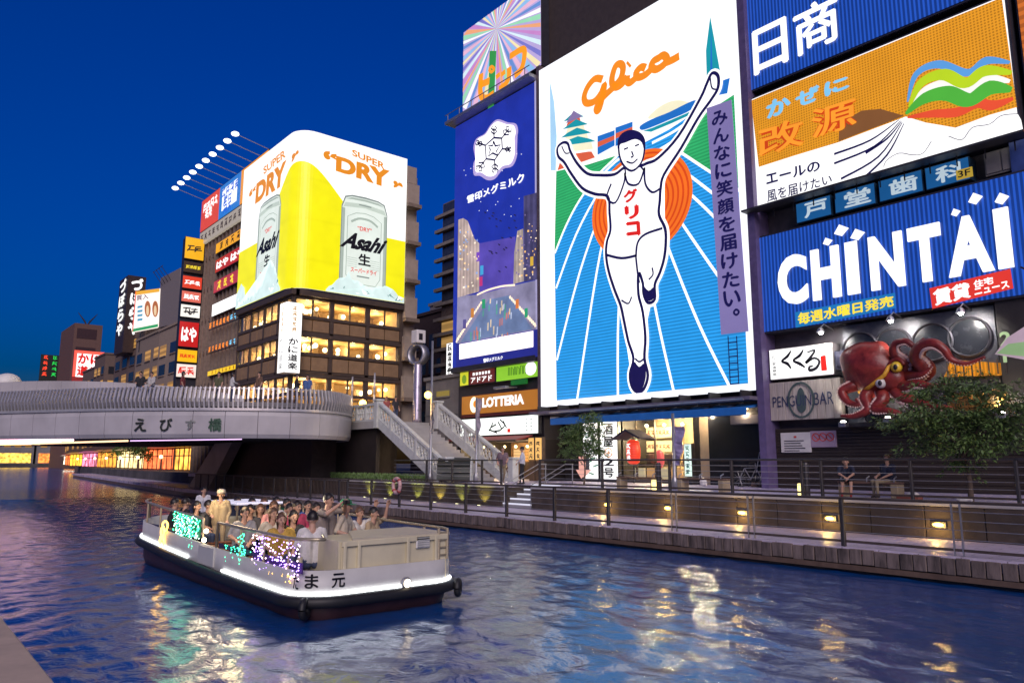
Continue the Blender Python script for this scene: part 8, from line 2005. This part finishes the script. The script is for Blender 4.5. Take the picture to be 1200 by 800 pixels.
# stern housing with panels
hx0, hx1 = -13.75, BX1 - .10; hy0, hy1 = BY0 + .75, BY1 - .35; hz = 1.29
MB().prism([(hx0, hy0, .26), (hx1, hy0, .26), (hx1, hy1, .26), (hx0, hy1, .26)], (0, 0, hz - .26)).build('stern_housing', CREAM, bt)
MB().prism([(hx0 - .05, hy0 + .9, hz + .003), (hx1 + .02, hy0 + .2, hz + .003), (hx1 + .02, hy1 + .05, hz + .003), (hx0 - .05, hy1 + .05, hz + .003)], (0, 0, .05)).build('housing_lid', mat('cream_lid', (.5, .45, .34), .5, var=.08), bt)
MB().box(hx1 - .55, hx1 - .02, hy0 - .05, hy0 - .003, .45, hz + .02).build('corner_cabinet', CREAM, bt)
for y in (hy0 + .02, hy0 + .30, hy0 + 1.32, hy1 - .3): MB().bbox(hx1 + .003, hx1 + .06, y, y + .06, .80, hz, .01).build('panel_stile', CREAM, bt)
MB().bbox(hx1 + .003, hx1 + .05, hy0, hy1, hz - .08, hz + .02, .01).build('panel_rail', CREAM, bt)
vt = MB().bbox(hx1 + .003, hx1 + .05, hy1 - .72, hy1 - .42, 1.08, 1.3, .01).build('vent', WHITEP, bt)
for k_ in range(5): MB().box(hx1 + .05, hx1 + .065, hy1 - .70, hy1 - .44, 1.10 + k_ * .04, 1.12 + k_ * .04).build('louvre', mat('louvre_grey', (.4, .4, .36), .5), vt)
lp_ = (BX1 + .02, onX(474, 683, BX1).y, .50); 
hl = MB().lathe((0, 0, 0), [(.10, 0), (.11, .05), (.09, .08)], 14); hl.v = [Vector((lp_[0] + v.z, lp_[1] + v.x, lp_[2] + v.y)) for v in hl.v]; hl.build('stern_lamp_housing', STEEL_L, bt)
MB().ball((lp_[0] + .07, lp_[1], lp_[2]), .075, 10, 8).build('stern_lamp', lamp_mat('stern_lamp', (1, .85, .6), 5, sample=1), bt, True)
for y in (BY1 - .55, BY1 - .35): MB().tube([(BX1 - .08, y, .84), (BX1 - .08, y, 1.42)], .028, 6).build('ladder_post', RAILM, bt)
for k_ in range(4): MB().tube([(BX1 - .08, BY1 - .55, .92 + k_ * .14), (BX1 - .08, BY1 - .35, .92 + k_ * .14)], .018, 6).build('ladder_rung', RAILM, bt)
for (x, y, z, r_) in ((BX1 - .13, BY0 + .12, .24, .13), (BX1 - .05, BY1 - .1, .28, .12)):
    MB().tube([(x + r_ * cos(2 * pi * t / 18) * .7, y - r_ * cos(2 * pi * t / 18) * .7, z + r_ * sin(2 * pi * t / 18)) for t in range(19)], .065, 8, cap=False).build('tyre_fender', BLACKM, bt, True)
MB().tube([(-13.15, BY0 + .35, .26), (-13.15, BY0 + .35, 1.0)], .05, 8).build('mooring_post', CREAM, bt)
# name on the bow corner
pNear = Plane('Y', BY0)
for ch, px_, h_ in (('た', 347, .13), ('ま', 359, .1), ('元', 378, .13)):
    if px_ < 358: lettering(ch, pNear, (onY(px_ - 3, 690, BY0).x, onY(px_ + 3.5, 690, BY0).x, .56, .80), K_TXT, bt, bold=.02, out=.012)
for ch, a in (('ま', -.72), ('元', -.12)):
    c = Vector((BX1 - .75 + .762 * cos(a), BY0 + .75 + .762 * sin(a))); tdir = Vector((-sin(a), cos(a))); vs, fs, x0, x1, y0, y1 = glyph(ch, .02)
    MB().add([(c.x + tdir.x * ((x - x0) / (x1 - x0) - .5) * .24, c.y + tdir.y * ((x - x0) / (x1 - x0) - .5) * .24, .55 + (y - y0) / (y1 - y0) * .24) for x, y, _ in vs], fs).build('lettering', K_TXT, bt)
# wheelhouse canopy near the bow
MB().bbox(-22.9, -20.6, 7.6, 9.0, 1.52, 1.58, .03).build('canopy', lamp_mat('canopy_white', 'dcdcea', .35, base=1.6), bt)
for x, y in ((-22.5, 7.7), (-22.5, 8.9), (-20.8, 7.7), (-20.8, 8.9)): MB().tube([(x, y, .3), (x, y, 1.52)], .03, 6).build('canopy_post', RAILM, bt)
MB().bbox(-22.3, -21.6, 7.7, 8.6, .3, 1.15, .03).build('helm_console', CREAM, bt)
# seats in rows
for k_ in range(7): MB().bbox(-20.6 + k_ * .95, -20.25 + k_ * .95, 6.1, 9.0, .58, .64, .02).build('seat', mat('boat_seat', (.25, .10, .05), .6), bt); MB().box(-20.5 + k_ * .95, -20.4 + k_ * .95, 6.2, 8.9, .25, .579).build('seat_frame', STEEL, bt)
# fairy lights on the near rail: green net, orange figure, violet net
def lights(name, x0, x1, z0, z1, n, mts, y=BY0 + .02, sz=.012):
    for mt_ in mts:
        mb = MB()
        for q_ in range(n // len(mts)):
            x = rnd.uniform(x0, x1); mb.ball((x, y + rnd.uniform(-.02, .02), rnd.uniform(z0, z1) + sheer(x)), sz * rnd.uniform(.7, 1.3), 5, 4)
        tag(mb.build(name, mt_, bt), kind='stuff')
FX = lambda x: onY(x, 640, BY0).x
GRN = lamp_mat('fairy_green', (.05, 1.0, .45), 6); GRW = lamp_mat('fairy_mint', (.5, 1.0, .75), 6); VIO = lamp_mat('fairy_violet', (.45, .25, 1.0), 7); PNK = lamp_mat('fairy_pink', (1, .75, .85), 7); ORF = lamp_mat('fairy_orange', (1, .55, .08), 6)
MB().box(FX(199), FX(231), BY0 + .06, BY0 + .066, .9 + sheer(FX(215)), 1.36 + sheer(FX(215))).build('green_net', mat('net_green', (.02, .16, .08), .7), bt)
lights('fairy_light', FX(200), FX(231), .86, 1.36, 240, [GRN, GRW]); lights('fairy_light', FX(218), FX(226), .62, .86, 16, [GRN])
lights('fairy_light', FX(262), FX(292), .62, 1.0, 60, [GRN]); lights('fairy_light', FX(278), FX(284), .6, 1.3, 40, [GRN])
MB().box(FX(293), FX(352), BY0 + .06, BY0 + .066, .8 + sheer(FX(320)), .98 + sheer(FX(320))).build('violet_net', mat('net_violet', (.06, .02, .16), .7), bt)
lights('fairy_light', FX(294), FX(351), .70, 1.30, 190, [VIO, PNK, VIO]); lights('fairy_light', FX(315), FX(352), .62, .75, 30, [ORF])
fig = MB()
for (cx0, cz, a_, b_) in ((191, 636, .16, .20), (192, 624, .13, .16), (195, 616, .20, .12)):
    c = onY(cx0, cz, BY0); fig.tube([(c.x + a_ * cos(2 * pi * t / 20) * (1 + .15 * sin(6 * pi * t / 20)), BY0 - .03, c.z + b_ * sin(2 * pi * t / 20)) for t in range(21)], .022, 6, cap=False)
fig.build('rope_light', ORF, bt)
for x, z in ((FX(239.5), 1.12), (FX(237.5), .92)): MB().ball((x, BY0 + .02, z + sheer(x)), .05, 10, 8).build('gate_lamp', lamp_mat('gate_lamp', (1, .85, .55), 12, sample=1), bt, True)
point('deck_light', (-17.2, 6.4, 1.9), 40, (1, .72, .4), bt, .2); point('deck_light', (-20.0, 6.6, 1.9), 30, (1, .8, .5), bt, .2); point('deck_light', (-14.8, 6.9, 1.95), 26, (1, .85, .6), bt, .2)

# ---- passengers
DKZ = .27
pal = dict(black=(.02, .02, .024), charcoal=(.06, .06, .065), white=(.62, .60, .56), cream=(.55, .48, .36), pink=(.60, .28, .26), crimson=(.42, .05, .10), taupe=(.24, .20, .17), blue=(.05, .14, .40), grey=(.28, .28, .29), tan=(.40, .30, .18), green=(.05, .25, .10), rose=(.5, .2, .22), navy=(.03, .04, .09), mustard=(.45, .28, .05))
def seat_at(px_, py_, Y): p = onY(px_, py_, Y); return p.x
def passenger(px_, py_, Y, color, what, pose='sit', hair='short', hairm=HAIR, face=90, cap=None, lift=0):
    """py_: pixel of the crown of the head, which sets the height of the seat"""
    p = onY(px_, py_, Y); z = max(DKZ - .02, p.z - (1.40 if pose != 'sit_photo' else 1.46))
    z = min(z, DKZ + .3)
    return person(what, pose, (p.x, Y, z), face, cloth('boat_' + color, pal[color]), DEN if color != 'navy' else BLK, hair=hair, hairm=hairm, group='passengers on the boat', cap=cap, scale=1.1)
L = 'passenger in a %s, %s'
P_ = [
 (206, 600, 6.6, 'black', 'passenger in black beside the orange rope light at the bow', 'sit', 'short', HAIR, 160),
 (218, 598, 6.9, 'black', 'dark haired passenger in black behind the green light net', 'sit_turn', 'short', HAIR, 150),
 (232, 597, 6.6, 'black', 'passenger in black jacket turned away near the boarding gate', 'sit', 'long', HAIR, 120),
 (243, 600, 6.9, 'charcoal', 'passenger in charcoal sitting right by the boarding gate lamps', 'sit_turn', 'short', HAIR, 100),
 (285, 601, 6.5, 'grey', 'passenger in a grey shirt just behind the boarding gate', 'sit_turn', 'short', HAIR, 60),
 (296, 588, 8.3, 'black', 'tall passenger in black standing out behind the grey shirt', 'sit', 'long', HAIR, 90, None),
 (305, 600, 7.3, 'charcoal', 'passenger with long brown hair beside the grey shirt', 'sit', 'long', HAIR_B, 70),
 (310, 588, 8.5, 'tan', 'passenger in a tan top on the far side of the boat', 'sit', 'short', HAIR_B, 80),
 (322, 588, 7.4, 'pink', 'passenger in a pink top with light brown hair', 'sit', 'short', HAIR_B, 90),
 (318, 600, 6.9, 'cream', 'passenger in cream with long hair behind the violet lights', 'sit_turn', 'long', HAIR_B, 60),
 (331, 602, 6.35, 'mustard', 'passenger with long brown hair and amber shawl by the violet lights', 'sit', 'long', HAIR_B, 80),
 (335, 585, 8.6, 'white', 'passenger in white between pink and crimson tops', 'sit_turn', 'short', HAIR, 70),
 (340, 596, 7.9, 'rose', 'passenger in rose top beside the crimson shirt', 'sit', 'short', HAIR, 90),
 (350, 588, 7.6, 'crimson', 'passenger in a crimson shirt in mid boat', 'sit', 'short', HAIR, 100),
 (366, 600, 6.4, 'white', 'passenger in a white printed shirt with back to the light net', 'sit', 'short', HAIR, 260),
 (362, 588, 8.9, 'blue', 'passenger in a blue top on the far side', 'sit', 'short', HAIR, 90),
 (372, 592, 8.6, 'charcoal', 'passenger in charcoal beside the blue top', 'sit', 'long', HAIR, 90),
 (386, 578, 7.2, 'taupe', 'passenger in a taupe shirt holding up a camera with both hands', 'sit_photo', 'short', HAIR, 110),
 (405, 587, 7.6, 'cream', 'passenger in a cream shirt and green cap', 'sit_turn', 'short', HAIR, 100, 'green'),
 (423, 600, 8.6, 'white', 'passenger in white waving near the stern housing', 'sit_wave', 'short', HAIR_B, 100),
 (440, 598, 8.8, 'tan', 'passenger in tan raising a hand beside the stern housing', 'sit_wave', 'short', HAIR, 120),
 (278, 602, 8.2, 'navy', 'passenger in navy beside the standing guide', 'sit', 'short', HAIR, 90),
 (325, 583, 8.9, 'green', 'passenger in green on the far rail', 'sit', 'short', HAIR, 90),
 (292, 612, 7.0, 'charcoal', 'passenger in charcoal bending low behind the gate', 'sit', 'short', HAIR, 60),
 (345, 600, 6.9, 'black', 'passenger in black behind the white printed shirt', 'sit', 'long', HAIR, 90),
]
for r_ in P_:
    px_, py_, Y, c, what, ps_, hr, hm, fc = r_[:9]; cp = cloth('cap_green', (.03, .25, .10)) if len(r_) > 9 and r_[9] == 'green' else None
    o_ = passenger(px_, py_, Y, c, what, ps_, hr, hm, fc, cp)
    if ps_ == 'sit_photo': shooter = o_
gp = onY(258, 640, 7.0); person('guide in a tan uniform and pale cap standing on the boat', 'guide', (onY(258, 600, 7.1).x, 7.1, DKZ - .02), 60, cloth('uniform_tan', (.42, .32, .18)), cloth('uniform_tan', (.42, .32, .18)), cap=cloth('cap_pale', (.6, .52, .38)), group='crew on the boat', scale=.98)
gp = onY(235, 580, 8.2); person('skipper in a white shirt at the helm under the canopy edge', 'stand', (gp.x, 8.3, DKZ - .02), 90, cloth('skipper_white', (.62, .62, .64)), BLK, group='crew on the boat', scale=.93)
# camera held up by the taupe passenger
Rm = Matrix.Rotation(shooter.rotation_euler.z, 3, 'Z'); pc = shooter.location + Rm @ (Vector((0.0, -.43, 1.20)) * shooter.scale.x)
cm = thing('compact_camera', 'small dark camera held up by the passenger in the taupe shirt', 'camera', pc, rz=shooter.rotation_euler.z)
MB().bbox(-.085, .085, -.03, .03, -.045, .045, .01).build('body', BLACKM, cm, local=True)
lz = MB().lathe((0, 0, 0), [(.03, .03), (.032, .07), (.026, .075)], 12); lz.v = [Vector((v.x, -v.z, v.y)) for v in lz.v]; lz.build('lens', STEEL, cm, local=True)

# tiny joined marks that nobody could pick apart
for o in bpy.data.objects:
    if o.type == 'MESH' and o.parent and o.name.split('.')[0] in ('writing', 'small_writing', 'small_print', 'face_features', 'runner_outline', 'brush_lettering', 'picture_star', 'picture_bird', 'picture_light', 'print_line', 'menu_print', 'can_line', 'snowflake_line', 'prohibition_ring'): o['kind'] = 'stuff'
